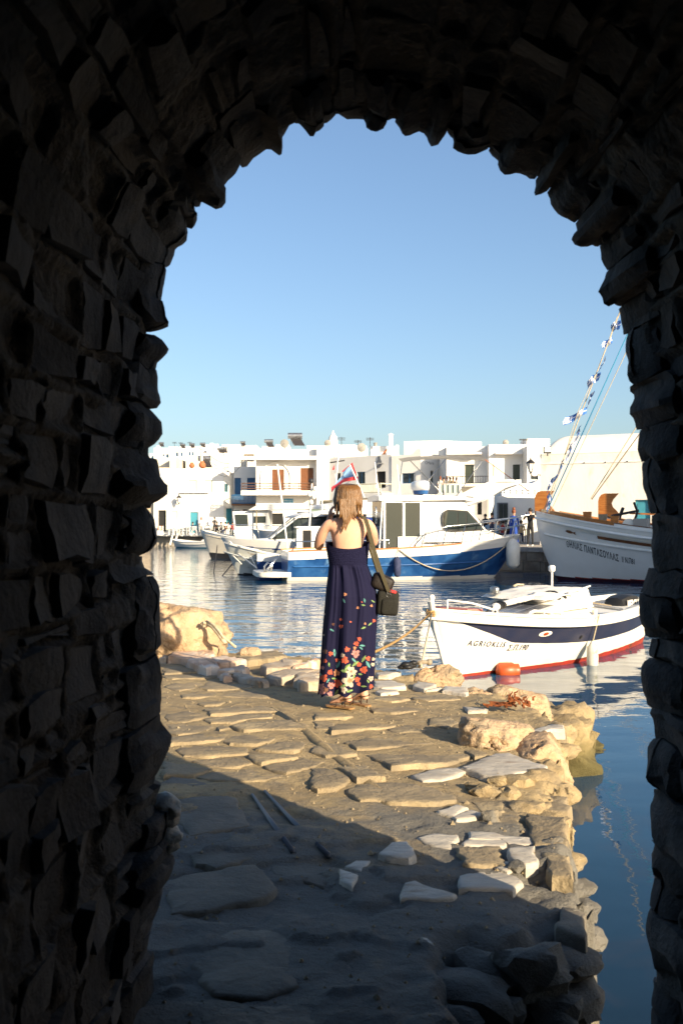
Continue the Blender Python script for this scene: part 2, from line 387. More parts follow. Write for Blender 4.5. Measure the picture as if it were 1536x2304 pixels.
# ------------------------------------------------------------------ the harbour quay behind the boats
QE = [(-90, 98.5), (-11.6, 98.5), (-10.3, 96), (-9.6, 76), (-2, 57), (6, 46.6), (9.0, 43.8), (60, 42.5)]
q = thing('harbour_quay', 'long low stone quay behind all the moored boats, with people on it', 'quay', (0, 98, 0))
q['kind'] = 'structure'; del q['label']; del q['category']
poly = QE + [(60, 300), (-90, 300)]
mb = MB()
mb.add([(x, y, 1.10) for x, y in poly], [tuple(range(len(poly)))])
for i in range(len(QE) - 1):
    a, b = QE[i], QE[i + 1]
    mb.add([(a[0], a[1], -3), (b[0], b[1], -3), (b[0], b[1], 1.10), (a[0], a[1], 1.10)], [(0, 1, 2, 3)])
mb.build('quay_fill', [M_paving], q, kind='structure')
cnt = 0
for i in range(len(QE) - 1):                     # facing blocks: three courses and a coping
    a, b = Vector((*QE[i], 0)), Vector((*QE[i + 1], 0)); L_ = (b - a).length; d = (b - a) / L_; nrm = Vector((d.y, -d.x, 0))
    for course, (z0, z1) in enumerate(((-.5, .05), (.05, .5), (.5, .92), (.92, 1.13))):
        s = 0.0
        while s < L_ - .05:
            w = rnd.uniform(.7, 1.4) if course < 3 else rnd.uniform(1.2, 1.9)
            w = min(w, L_ - s); c = a + d * (s + w / 2)
            far = c.y > 70 or abs(c.x * FPX / c.y) > 900 or c.x < -45
            vis = 0 if abs(c.x * FPX / c.y) > 1000 else 1
            if vis and cnt < 280 and not (course == 0) and (c.y < 60 or course == 3):
                m2 = MB(); o = a + d * (s + .012) + Vector((0, 0, z0 + .01)); pr = .05 + rnd.uniform(0, .035) + (.06 if course == 3 else 0)
                m2.obox(o + nrm * pr, d * (w - .024), -nrm * (pr + .05 + (.35 if course == 3 else 0)), (0, 0, z1 - z0 - .02))
                m2.build('quay_block' if course < 3 else 'coping_stone', M_quay if course < 3 else M_grey, q); cnt += 1
            s += w
mb = MB()
for i in range(5):
    pass

# ------------------------------------------------------------------ the old castle wall out on the mole, right of the view: it shades the right-hand boats
cw = thing('castle_wall', 'broken stone castle wall standing on the mole right of the boats', 'castle', (30, 24, 0))
mb = MB()
prof = [(14.9, -2), (14.9, 6.0), (15.4, 7.2), (16.5, 7.6), (18.3, 8.2), (20, 8.5), (22, 8.3), (25, 8.8), (30, 8.5), (36, 8.9), (44, 8.2), (44, -2)]
mb.prism([(x, 23, z) for x, z in prof], (0, 2, 0)); mb.build('wall', M_bstone, cw)
# ------------------------------------------------------------------ the stone passage we look through
DF = 3.0                                            # depth of its far mouth
CONT = [(349,2330),(349,2250),(344,2173),(349,2149),(340,2121),(349,2058),(370,2006),(366,1988),(387,1964),(403,1922),(384,1908),(389,1877),(378,1864),(387,1849),(385,1810),(366,1803),(354,1814),(361,1772),(373,1755),(352,1744),(373,1706),(390,1657),(370,1629),(363,1612),(364,1535),(359,1507),(366,1498),(351,1464),(368,1451),(363,1422),(364,1325),(357,1304),(344,1287),(326,1280),(316,1252),(347,1238),(359,1221),(357,1179),(354,1158),(344,1155),(338,1137),(361,1129),(380,1115),(380,1099),(368,1075),(333,1023),(337,1005),(354,997),(368,974),(363,943),(347,927),(335,924),(354,920),(364,908),(357,873),(356,823),(368,811),(387,791),(368,768),(340,759),(324,752),(347,748),(383,742),(371,721),(366,700),(367,690),(375,630),(390,575),(393,560),(410,557),(427,540),(425,515),(420,506),(442,512),(450,500),(440,477),(450,462),(495,482),(511,472),(510,450),(500,430),(525,400),(565,355),(595,332),(610,330),(635,350),(639,330),(637,300),(650,295),(655,280),(670,285),(702,321),(717,295),(730,300),(731,278),(737,282),(756,268),(768,274),(818,274),(823,302),(845,312),(860,307),(878,275),(890,280),(900,305),(918,302),(940,290),(963,300),(968,325),(978,338),(988,327),(1000,307),(1018,322),(1012,347),(1043,360),(1068,359),(1093,347),(1118,369),(1113,375),(1123,400),(1140,402),(1168,397),(1198,410),(1200,425),(1193,452),(1228,437),(1235,470),(1255,492),(1288,507),(1293,525),(1277,540),(1283,555),(1310,562),(1338,555),(1343,595),(1360,620),(1342,655),(1358,691),(1388,688),(1399,731),(1405,752),(1400,758),(1397,786),(1403,834),(1418,871),(1427,877),(1426,901),(1414,912),(1415,935),(1423,938),(1434,965),(1427,1011),(1438,1044),(1440,1096),(1450,1120),(1455,1172),(1457,1194),(1453,1236),(1460,1277),(1451,1313),(1440,1340),(1437,1400),(1455,1420),(1446,1470),(1463,1480),(1444,1495),(1442,1552),(1457,1582),(1448,1597),(1455,1608),(1463,1654),(1448,1673),(1451,1744),(1466,1775),(1453,1808),(1453,1873),(1466,1899),(1459,1926),(1466,1971),(1444,2046),(1437,2075),(1448,2112),(1464,2146),(1464,2193),(1458,2245),(1456,2304),(1462,2420),(1455,2620),(1462,2900)]
cont = [P(x, y, DF) for x, y in CONT]
c2 = [(p.x, p.z) for p in cont]
# resample evenly and smooth to get the line of the masonry behind the single stones
def resample(pts, step):
    out = [pts[0]]; acc = 0
    for a, b in zip(pts, pts[1:]):
        L_ = math.dist(a, b); t = step - acc
        while t <= L_: out.append((a[0] + (b[0] - a[0]) * t / L_, a[1] + (b[1] - a[1]) * t / L_)); t += step
        acc = (acc + L_) % step
    return out
rs = resample(c2, .02)
arr = np.array(rs)
def smooth(a, k):
    pad = np.vstack([np.repeat(a[:1], k, 0), a, np.repeat(a[-1:], k, 0)])
    ker = np.ones(2 * k + 1) / (2 * k + 1)
    return np.stack([np.convolve(pad[:, i], ker, 'valid') for i in range(2)], 1)
sm = smooth(smooth(arr, 9), 9)
tan = np.gradient(sm, axis=0); tan /= np.linalg.norm(tan, axis=1)[:, None]
out = np.stack([-tan[:, 1], tan[:, 0]], 1)          # the path runs up the left, over and down the right: this points into the masonry
rec = ((arr - sm) * out).sum(1)                     # how far each contour point is recessed
base = sm + out * .045
arch = thing('stone_archway', 'dark rough rubble stone arch framing the whole view', 'archway', (0, 2, .0))
# rim stones: the contour cut at its notches
NP_ = len(arr); cuts = [0]; i = 5
while i < NP_ - 5:
    st_ = 9 if arr[cuts[-1]][0] > .6 else 14
    lo_, hi_ = cuts[-1] + 4, cuts[-1] + st_
    if lo_ >= NP_ - 5: break
    hi_ = min(hi_, NP_ - 1)
    k = lo_ + int(np.argmax(rec[lo_:hi_])); cuts.append(k); i = k
cuts.append(NP_ - 1)
for a, b in zip(cuts, cuts[1:]):
    seg = [arr[i] + np.array([nz((arr[i][0] * 30, arr[i][1] * 30, 1)), nz((arr[i][0] * 30, arr[i][1] * 30, 9))]) * .004 for i in range(a, b + 1)]
    na, nb = out[a], out[b]
    th = rnd.uniform(.16, .26)
    poly = seg + [arr[b] + nb * th * .6 - tan[b] * 0, arr[b] + nb * th, arr[a] + na * th, arr[a] + na * th * .6]
    c = np.mean(poly, 0); d = rnd.uniform(.16, .34)
    m2 = MB(); n = len(poly); rings = []
    yo = rnd.uniform(-.06, 0.0)
    LY = ((DF + .05 + yo, .80, .0), (DF + .015 + yo, .97, 0), (DF - .03 + yo, 1.0, 0), (DF - d * .35, .99, .004), (DF - d * .6, .97, .010), (DF - d * .85, .94, .016), (DF - d, .84, .03))
    for (yy, sc, ix) in LY:
        ring = []
        for p in poly:
            qv = c + (np.array(p) - c) * sc + out[(a + b) // 2] * ix
            w = .020 * nz((qv[0] * 11, yy * 14, qv[1] * 11)) + .012 * nz((qv[0] * 29, yy * 26, qv[1] * 29)) if yy < DF - .05 else 0
            ring.append((qv[0] + w, yy + .02 * nz((qv[0] * 9, 5, qv[1] * 9)), qv[1] + w))
        rings.append(ring)
    for r_ in rings: m2.v += [Vector(v) for v in r_]
    fs = [(k * n + j, k * n + (j + 1) % n, (k + 1) * n + (j + 1) % n, (k + 1) * n + j) for k in range(6) for j in range(n)]
    m2.f = fs + [tuple(range(n))[::-1], tuple(6 * n + j for j in range(n))]; m2.m = [0] * len(m2.f)
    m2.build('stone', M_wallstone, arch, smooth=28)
DN = -2.2
# laid stones inside, in rough courses
sl = np.concatenate([[0], np.cumsum(np.linalg.norm(np.diff(base, axis=0), axis=1))])
def at_s(s):
    i = int(np.clip(np.searchsorted(sl, s) - 1, 0, len(sl) - 2)); t = (s - sl[i]) / (sl[i + 1] - sl[i])
    return base[i] * (1 - t) + base[i + 1] * t, out[i], tan[i]
cells = []
s = .02
def wav(r, y): return .050 * nz((y * 2.6, r * .9, 0)) + .014 * nz((y * 14, r * 3.7, 5))
r_i = 0
while s < sl[-1] - .1:
    hgt_c = rnd.choice((.055, .08, .10, .12, .15, .17)) * rnd.uniform(.9, 1.1)
    y = DF - .10 - rnd.uniform(0, .10)
    while y > .7:
        wd = rnd.uniform(.10, .30); yc = y - wd / 2
        b0, o, t = at_s(min(s + hgt_c / 2, sl[-1] - .01))
        vx, vz = abs(b0[0]) * FPX / max(yc, .3), (b0[1] - CAMZ) * FPX / max(yc, .3)
        if vx < 960 and vz < 1400 and vz > -1350:
            if rnd.random() > .10:
                if hgt_c > .13 and rnd.random() < .35: hm = s + hgt_c * rnd.uniform(.4, .6); cells.append((s, hm, y - wd, y, r_i)); cells.append((hm, s + hgt_c, y - wd, y, r_i))
                else: cells.append((s, s + hgt_c, y - wd, y, r_i))
        y -= wd
    s += hgt_c; r_i += 1
cells.sort(key=lambda q: -q[3])
# mortar: proud and ragged along every joint, sunk behind the stones
GS, GY = 620, 240
gs = np.linspace(0, sl[-1] - .002, GS); gy = DF - .05 - np.concatenate([np.linspace(0, 2.3, GY - 24), np.linspace(2.35, DF - .05 - DN, 24)])
ED = np.zeros((GS, GY))
for (a0, a1, b0_, b1_, _) in cells:
    i0, i1 = np.searchsorted(gs, a0), np.searchsorted(gs, a1); jj = np.where((gy > b0_) & (gy <= b1_))[0]
    if len(jj) == 0 or i1 <= i0: continue
    ds = np.minimum(gs[i0:i1] - a0, a1 - gs[i0:i1])[:, None]; dy = np.minimum(gy[jj] - b0_, b1_ - gy[jj])[None, :]
    ED[i0:i1, jj] = np.minimum(ds, dy)
vs_m = []
for i in range(GS):
    bb, oo, tt = at_s(gs[i])
    for j in range(GY):
        y = gy[j]; w1 = nz((gs[i] * 6, y * 6, 3)); w2 = nz((gs[i] * 17, y * 17, 8)); w3 = nz((gs[i] * 45, y * 45, 2))
        e = ED[i, j] + .010 * w2
        k_ = max(0, min(1, (e - .002) / .022)); h_ = (.016 + .030 * w1 + .014 * w2) * (1 - k_) + (-.010 + .016 * w1 + .008 * w2) * k_ + .007 * w3
        rc = .055 * min(1, DF - y) - h_
        vs_m.append((bb[0] + oo[0] * rc, y + .006 * w2, bb[1] + oo[1] * rc))
ii = np.arange(GS * GY).reshape(GS, GY)
ff = np.stack([ii[:-1, :-1], ii[1:, :-1], ii[1:, 1:], ii[:-1, 1:]], -1).reshape(-1, 4)
mb = MB(); mb.v = [Vector(v) for v in vs_m]; mb.f = [tuple(int(q) for q in f) for f in ff]; mb.m = [0] * len(mb.f)
mb.build('mortar', M_mortar, arch, smooth=180)
def lay(m2, s0, s1, y0, y1, ri):
    g = rnd.uniform(.004, .010); nu_, nv_ = 5, 4; k = len(m2.v); pr = rnd.choice((-.010, -.004, .002, .008, .014, .022, .034)); tl1, tl2 = rnd.uniform(-.22, .22), rnd.uniform(-.16, .16); se = rnd.uniform(0, 90)
    j0, j1 = rnd.uniform(-.02, .02), rnd.uniform(-.02, .02); sk0 = rnd.uniform(-.25, .25)
    cut = [rnd.uniform(0, .32) for _ in range(4)]
    def pt(u, v, dp):
        # trim the corners so that no two stones share an outline
        cu, cv = (u - .5) * 2, (v - .5) * 2
        c_ = cut[(1 if cu > 0 else 0) + (2 if cv > 0 else 0)]; over = max(0, abs(cu) + abs(cv) - (2 - c_)) / 2
        cu -= math.copysign(over, cu); cv -= math.copysign(over, cv); u2, v2 = cu / 2 + .5, cv / 2 + .5
        yy = y0 + g + (y1 - y0 - 2 * g) * v2; ss = s0 + g + (s1 - s0 - 2 * g) * u2
        yy += sk0 * (ss - (s0 + s1) / 2)
        ss += wav(ri + (1 if u2 > .5 else 0), yy) * abs(u2 - .5) * 2
        b0, o, t = at_s(max(0, min(ss, sl[-1] - .001)))
        d_ = dp + (tl1 * (ss - (s0 + s1) / 2) + tl2 * (yy - (y0 + y1) / 2) + .016 * nz((ss * 9, yy * 9, se)) + .008 * nz((ss * 26, yy * 26, se)) if dp > -.03 else 0)
        rc = .055 * min(1, (DF - yy))
        return Vector((b0[0] + o[0] * (rc - d_), yy, b0[1] + o[1] * (rc - d_)))
    for i in range(nu_ + 1):
        for j in range(nv_ + 1):
            e = (i in (0, nu_)) or (j in (0, nv_)); u, v = i / nu_, j / nv_
            if not e:
                if i == 1: u = .08
                if i == nu_ - 1: u = .92
                if j == 1: v = .07
                if j == nv_ - 1: v = .93
            m2.v.append(pt(u, v, -.05 if e else pr + (rnd.uniform(-.006, .004))))
    W_ = nv_ + 1
    fs = [(k + i * W_ + j, k + (i + 1) * W_ + j, k + (i + 1) * W_ + j + 1, k + i * W_ + j + 1) for i in range(nu_) for j in range(nv_)]
    m2.f += fs; m2.m += [0] * len(fs)
rest = MB()
for i, q_ in enumerate(cells):
    if i < 235:
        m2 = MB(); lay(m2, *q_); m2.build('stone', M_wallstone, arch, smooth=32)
    else: lay(rest, *q_)
print('ARCH CELLS', len(cells))
if rest.v: rest.build('deep_stones', M_wallstone, arch, kind='stuff', smooth=32)
# the mass of masonry round the passage, closed by an added end wall
mb = MB(); k = len(base); XL, XR, ZT = -4.2, 1.30, 5.3
ringo = []
for i in range(0, k, 4):
    b0, o = base[i] + out[i] * .07, out[i]
    # meet of the outward ray with the outer block
    ts = []
    if o[0] < -1e-6: ts.append((XL - b0[0]) / o[0])
    if o[0] > 1e-6: ts.append((XR - b0[0]) / o[0])
    if o[1] > 1e-6: ts.append((ZT - b0[1]) / o[1])
    t = max(.05, min(ts)); ringo.append(((b0[0], b0[1]), (b0[0] + o[0] * t, b0[1] + o[1] * t)))
vs = []; fs = []
for (a, b) in ringo: vs += [(a[0], DF - .10, a[1]), (b[0], DF - .08, b[1])]
for i in range(len(ringo) - 1): fs.append((2 * i, 2 * i + 2, 2 * i + 3, 2 * i + 1))
mb.add(vs, fs)
mb.box((XL - .3, DN, -3), (XL, DF - .1, ZT)); mb.box((XR - .02, DN, -3), (XR + .02, DF - .12, ZT)); mb.box((XL, DN, ZT), (XR, DF - .1, ZT + .3))
mb.box((XL - .3, DN - .3, -3), (XR + .3, DN, ZT + .3))  # unseen end wall, added so the sun stays out of the passage
mb.box((XL, DF - .16, -1), (-.75, DF - .1, ZT))
mb.box((XR - .36, DF - .3, 3.4), (XR + .02, DF - .1, ZT)); mb.box((-1.2, DF - .3, 3.75), (XR, DF - .1, ZT))
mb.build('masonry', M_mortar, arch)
# ------------------------------------------------------------------ the old stone landing we stand on
EDGE_PX = [(1349,2420),(1343,2304),(1338,2200),(1330,2100),(1322,2040),(1300,1960),(1284,1900),(1280,1830),(1282,1765),(1266,1720),(1270,1660),(1262,1610),(1190,1575),(1120,1548),(1040,1540),(985,1535),(930,1512),(860,1500),(790,1482),(740,1476),(640,1468),(560,1466),(500,1462),(380,1458),(200,1452)]
edge = [G(x, y) for x, y in EDGE_PX]
epoly = [(1.0, -2.6)] + [(.99, 1.6)] + [(e.x, e.y) for e in edge] + [(-5.5, 11.3), (-5.5, -2.6)]
EP = np.array(epoly)
def sdist(X, Y):                                   # signed distance to the landing's outline, inside positive
    d = np.full(X.shape, 1e9); ins = np.zeros(X.shape, bool); n = len(EP)
    for i in range(n):
        a, b = EP[i], EP[(i + 1) % n]; ab = b - a
        t = np.clip(((X - a[0]) * ab[0] + (Y - a[1]) * ab[1]) / (ab @ ab), 0, 1)
        d = np.minimum(d, np.hypot(X - a[0] - t * ab[0], Y - a[1] - t * ab[1]))
        cond = ((a[1] > Y) != (b[1] > Y)) & (X < (b[0] - a[0]) * (Y - a[1]) / (b[1] - a[1] + 1e-12) + a[0])
        ins ^= cond
    return np.where(ins, d, -d)
xs = np.arange(-2.6, 2.2, .022); ys = np.concatenate([np.arange(1.2, 6.4, .022), np.arange(6.4, 11.8, .034)])
XX, YY = np.meshgrid(xs, ys)
SD = sdist(XX, YY)
NZ1 = np.zeros(XX.shape); NZ2 = np.zeros(XX.shape)
for i in range(XX.shape[0]):
    for j in range(XX.shape[1]):
        x, y = XX[i, j], YY[i, j]
        NZ1[i, j] = noise.noise((x * 3.2, y * 3.2, 0)) + .5 * noise.noise((x * 8, y * 8, 4))
        if abs(SD[i, j]) < .5: NZ2[i, j] = noise.noise((x * 5, y * 5, 11)) + .6 * noise.noise((x * 13, y * 13, 2)) + .35 * noise.noise((x * 30, y * 30, 7))
        else: NZ2[i, j] = .4 * noise.noise((x * 26, y * 26, 7))
def sstep(a, b, x):
    t = np.clip((x - a) / (b - a), 0, 1); return t * t * (3 - 2 * t)
NZ3 = np.array([[noise.noise((x * 2.1, y * 2.1, 31)) if abs(q) < .5 else 0 for x, y, q in zip(a_, b_, c_)] for a_, b_, c_ in zip(XX, YY, SD)])
sd = SD + .035 * NZ2 + .07 * NZ3 - .02
H = .755 + .012 * NZ1 + .006 * NZ2
rough_band = sstep(.42, .05, SD) * sstep(1.5, 3.5, YY)
H += rough_band * (.030 * NZ2 - .01)
NZ4 = np.array([[noise.noise((x * 1.7, y * 2.6, 51)) + .4 * noise.noise((x * 6, y * 9, 12)) if y < 6 else 0 for x, y in zip(a_, b_)] for a_, b_ in zip(XX, YY)])
NZ5 = np.array([[noise.noise((x * 14, y * 14, 21)) + .6 * noise.noise((x * 34, y * 34, 22)) if y < 5.4 else 0 for x, y in zip(a_, b_)] for a_, b_ in zip(XX, YY)])
near_ = sstep(5.2, 4.4, YY + .5 * XX)
H += near_ * (.030 * np.round(NZ4 * 2.2) / 2.2 + .010 * NZ4 + .0065 * NZ5)
# small steps and troughs of the ground itself
H -= .07 * np.exp(-(((XX + 1.02) / .10) ** 2 + ((YY - 4.55) / .30) ** 2) * 1.0) * 3   # hole beside the wall foot
H -= .035 * np.exp(-((YY - (4.15 + .25 * XX)) / .10) ** 2) * sstep(-.2, -.5, XX)
H -= (.20 + .10 * NZ2) * sstep(3.42, 3.22, YY + .12 * NZ1) * sstep(.28, .42, XX + .10 * NZ1)
low = -.9 + .10 * NZ2
H = np.where(sd > 0, H - .05 * sstep(.06, 0, sd), H)
drop = sstep(0, .03, -sd)
H = H * (1 - drop) + (.50 + .22 * NZ2) * drop
drop2 = sstep(.012, .055, -sd); H = H * (1 - drop2) + low * drop2
def hgt(x, y):
    j = int(np.clip(round((x - xs[0]) / .022), 0, len(xs) - 1)); i = int(np.clip(np.searchsorted(ys, y), 0, len(ys) - 1)); return float(H[i, j])
nI, nJ = XX.shape
XD = XX + np.where(np.abs(SD) < .3, .02 * NZ2, 0)
verts = np.stack([XD, YY, H], -1).reshape(-1, 3)
idx = np.arange(nI * nJ).reshape(nI, nJ)
faces = np.stack([idx[:-1, :-1], idx[:-1, 1:], idx[1:, 1:], idx[1:, :-1]], -1).reshape(-1, 4)
keep = (np.abs(SD[:-1, :-1]) < .6) | (SD[:-1, :-1] > 0); faces = faces[keep.reshape(-1)]
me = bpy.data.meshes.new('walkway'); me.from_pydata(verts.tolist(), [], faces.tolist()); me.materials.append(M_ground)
me.polygons.foreach_set('use_smooth', [True] * len(me.polygons))
walk = bpy.data.objects.new('walkway', me); COL.objects.link(walk); walk['kind'] = 'structure'; ORG[walk.name] = Vector((0, 0, 0))
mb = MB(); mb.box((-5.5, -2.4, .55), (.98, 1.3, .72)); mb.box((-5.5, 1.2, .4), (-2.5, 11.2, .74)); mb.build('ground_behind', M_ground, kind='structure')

def lay_on(px_pts, off):
    z = .76
    for _ in range(3):
        q = [G(x, y, z) for x, y in px_pts]; c = sum(q, Vector()) / len(q); z = hgt(c.x, c.y) + off
    return [G(x, y, z) for x, y in px_pts]
def slab(name, pts, m, parent, h=.03, top=None, tilt=0.0, dz=0.0, org=None, smooth=38, rag=.008, thick=None, bev=.014):
    """a laid flat stone whose upper outline is given in world points; its rim is broken and its top uneven"""
    pts = [Vector(p) for p in pts]
    # subdivide the outline and rough it up
    pl = []; n = len(pts)
    for i in range(n):
        a, b = pts[i], pts[(i + 1) % n]; k = max(1, int((b - a).length / .035))
        for t in range(k):
            p = a.lerp(b, t / k); e = Vector((nz(p, 9, 1), nz(p, 9, 5), 0)) * rag * 1.8 + Vector((nz(p, 26, 2), nz(p, 26, 6), 0)) * rag * 1.3
            pl.append(p + e)
    # soften the corners
    c = sum(pl, Vector()) / len(pl); n = len(pl); th = thick or (h + .04)
    m2 = MB(); rings = ((1.0, -th, .0), (1.0, -bev * 1.3, 0.0), (1.0, 0, -bev), (1.0, .002, -bev * 2.6))
    def ring(dz_, ins, sc=None):
        o = []
        for i, p in enumerate(pl):
            d = (p - c); d.z = 0; L_ = d.length or 1
            q_ = p + d / L_ * ins if sc is None else c + (p - c) * sc
            zz = c.z + dz_ + .6 * rag * nz(q_, 6, 3) + tilt * (q_.y - c.y) + .45 * rag * nz(q_, 22, 8)
            o.append(Vector((q_.x, q_.y, zz)))
        return o
    R_ = [ring(-th, .008), ring(-bev * .9, .002), ring(-bev * .25, -bev * .35), ring(0, -bev * 1.2), ring(.001, 0, .6)]
    for r_ in R_: m2.v += r_
    m2.v.append(sum(R_[-1], Vector()) / n)
    fs = [(k * n + j, k * n + (j + 1) % n, (k + 1) * n + (j + 1) % n, (k + 1) * n + j) for k in range(4) for j in range(n)]
    fs += [(4 * n + j, 4 * n + (j + 1) % n, 5 * n) for j in range(n)]
    m2.f = fs; m2.m = [0] * len(fs)
    return m2.build(name, m, parent, org=org, smooth=smooth)

def Zm(pts, ox, oy, s): return [(ox + x / s, oy + y / s) for x, y in pts]
A_ = [[(60,240),(180,212),(420,205),(560,215),(590,240),(420,262),(150,265),(80,255)],
[(70,320),(160,290),(300,275),(400,285),(420,300),(330,340),(200,365),(130,345)],
[(370,340),(420,310),(450,265),(620,248),(720,262),(800,300),(860,335),(640,350),(450,358)],
[(545,400),(600,370),(760,350),(880,352),(960,400),(990,425),(760,420),(560,415)],
[(210,395),(330,370),(530,360),(530,410),(340,425),(230,420)],
[(370,475),(400,450),(520,445),(600,465),(560,485),(420,492)],
[(420,520),(500,500),(700,480),(900,470),(1050,510),(1060,540),(800,545),(600,570),(470,575)],
[(75,590),(100,560),(250,535),(400,555),(465,585),(380,610),(250,632),(110,625)],
[(410,610),(470,595),(800,558),(1020,558),(1020,585),(820,605),(640,645),(490,640)],
[(95,650),(300,625),(480,645),(510,690),(400,715),(220,745),(120,730)],
[(650,660),(900,612),(1200,600),(1320,650),(1280,690),(1000,690),(760,700)],
[(522,680),(590,652),(640,680),(560,710)],
[(575,800),(640,745),(900,720),(1100,742),(1000,785),(860,830),(620,830)],
[(130,760),(500,705),(635,725),(560,790),(300,820),(120,830)],
[(955,825),(1050,790),(1250,780),(1310,810),(1240,880),(1180,895),(960,885),(880,865)],
[(190,870),(210,835),(500,825),(790,852),(800,900),(500,930),(230,930)],
[(790,915),(900,900),(1180,905),(1240,925),(905,985),(810,935)],
[(330,960),(500,945),(720,935),(860,985),(600,1025),(400,1010)],
[(920,1008),(1260,935),(1450,962),(1390,1000),(1130,1085),(1050,1068)],
[(345,1105),(560,1050),(850,1005),(1070,1082),(1110,1110),(950,1145),(700,1150),(520,1140)],
[(60,960),(330,995),(510,1042),(330,1088),(60,1095)],
[(70,165),(150,140),(300,160),(420,195),(200,205),(80,215)],
[(1340,600),(1450,590),(1560,640),(1500,700),(1400,690)],
[(1330,830),(1500,800),(1660,840),(1600,900),(1420,890)]]
B_ = [[(150,370),(300,322),(700,297),(775,335),(650,368),(350,405),(200,425)],
[(660,385),(780,350),(970,343),(1000,390),(980,412),(720,420)],
[(290,490),(500,455),(980,422),(1050,512),(900,520),(650,555),(400,570)],
[(495,600),(560,570),(1080,525),(1280,562),(1370,620),(1200,690),(900,718),(700,735),(560,650)],
[(0,450),(130,435),(390,615),(300,635),(130,635),(0,590)],
[(0,705),(100,705),(220,745),(350,820),(220,905),(60,915),(0,890)],
[(240,705),(450,660),(630,805),(400,825),(340,790)],
[(300,910),(400,845),(700,832),(900,852),(1050,882),(1235,960),(1245,1010),(1100,1035),(680,1030),(600,1000),(400,1000)],
[(25,245),(250,232),(370,268),(300,288),(50,292)],
[(500,195),(700,165),(990,180),(950,230),(700,255),(530,240)],
[(850,105),(890,75),(1100,62),(1250,92),(1290,130),(1000,148),(880,130)],
[(560,95),(800,82),(840,130),(700,148),(530,130)],
[(1020,290),(1200,270),(1280,330),(1180,370),(1010,350)],
[(1300,560),(1440,545),(1560,600),(1400,640)]]
C_ = [[(40,180),(100,142),(240,147),(410,200),(300,228),(60,272)],
[(50,300),(400,222),(550,290),(650,480),(400,525),(220,555),(180,500),(140,420)],
[(240,605),(420,565),(650,525),(750,640),(735,700),(400,775),(260,740)],
[(60,885),(250,805),(700,745),(840,930),(700,995),(400,1055),(100,1095)]]
slabs = [(Zm(p, 350, 1460, 3.84), M_slab, .785) for p in A_] + [(Zm(p, 700, 1540, 3.84), M_slab, .79) for p in B_] + [(Zm(p, 350, 1700, 3.072), M_darkslab, .77) for p in C_]
slabs.append(([(598,1928),(675,1912),(731,1925),(769,1972),(730,2003),(676,1986),(612,1970)], M_darkslab, .815))
slabs.append(([(470,2110),(540,2082),(630,2090),(668,2128),(650,2180),(680,2218),(600,2245),(480,2235),(430,2170)], M_darkslab, .735))
slabs.append(([(450,2250),(600,2262),(760,2240),(800,2290),(700,2330),(460,2330)], M_darkslab, .715))
slabs += [([(1030,1905),(1120,1900),(1135,1950),(1040,1945)], M_slab, .782), ([(1115,1985),(1250,1990),(1290,2030),(1280,2070),(1150,2050)], M_darkslab, .775),
          ([(1260,2040),(1315,2050),(1318,2110),(1250,2090)], M_darkslab, .775), ([(1190,2080),(1300,2110),(1310,2160),(1210,2150)], M_darkslab, .76),
          ([(1185,1830),(1270,1838),(1278,1905),(1200,1900)], M_slab, .775), ([(1060,1805),(1130,1800),(1132,1838),(1100,1842)], M_slab, .785),
          ([(1200,1780),(1275,1790),(1278,1830),(1215,1826)], M_slab, .785), ([(1220,1915),(1280,1925),(1290,1975),(1235,1968)], M_slab, .772)]
for pts, m_, z in slabs:
    slab('paving_stone', lay_on(pts, rnd.uniform(.003, .010) if z > .778 else rnd.uniform(.002, .007) + (.03 if z == .815 else 0)), m_, walk, h=.03, tilt=rnd.uniform(-.075, -.015) if z > .778 else -.008, bev=.011, rag=.012)
# a long gutter of cement between the two runs of stones
mb = MB()
gut = [(985,1462),(1000,1470)]
lineA = [G(x, y, .765) for x, y in ((610,1590),(680,1632),(745,1690),(800,1730),(862,1780),(885,1795))]
for i, p in enumerate(lineA): pass
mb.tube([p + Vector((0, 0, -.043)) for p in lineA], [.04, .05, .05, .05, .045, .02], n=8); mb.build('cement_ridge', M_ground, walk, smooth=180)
# white marble pieces set in the paving
W1 = [([(95,1065),(200,1040),(350,1050),(350,1075),(310,1110),(305,1140),(220,1130),(150,1095)], .80),
([(410,1030),(560,1040),(640,1060),(780,1065),(800,1105),(640,1108),(630,1085),(415,1075)], .815),
([(370,1100),(400,1080),(630,1085),(630,1115),(480,1122),(380,1118)], .81),
([(640,1130),(700,1118),(800,1115),(812,1215),(750,1230),(645,1180)], .80),
([(345,1290),(470,1258),(560,1260),(690,1300),(735,1340),(670,1380),(540,1365),(350,1370)], .81),
([(0,1400),(40,1340),(90,1325),(200,1370),(330,1400),(310,1420),(200,1425),(0,1425)], .80),
([(60,700),(200,657),(360,652),(390,675),(250,725),(130,732)], .82),
([(370,650),(560,567),(650,562),(730,600),(870,640),(865,670),(700,685),(600,715),(480,690)], .85),
([(730,440),(900,395),(970,398),(975,425),(900,425),(770,455)], .82),
([(220,910),(340,872),(400,890),(320,940)], .79),([(310,940),(420,902),(475,917),(450,950),(330,955)], .80),
([(380,300),(520,302),(510,318),(400,318)], .785),([(565,1250),(620,1205),(690,1220),(690,1250),(640,1270)], .79)]
for p, z in W1: slab('marble_piece', lay_on(Zm(p, 900, 1480, 2.648), .015 if z < .84 else .03), M_marble, walk, bev=.010, thick=.07, rag=.007)
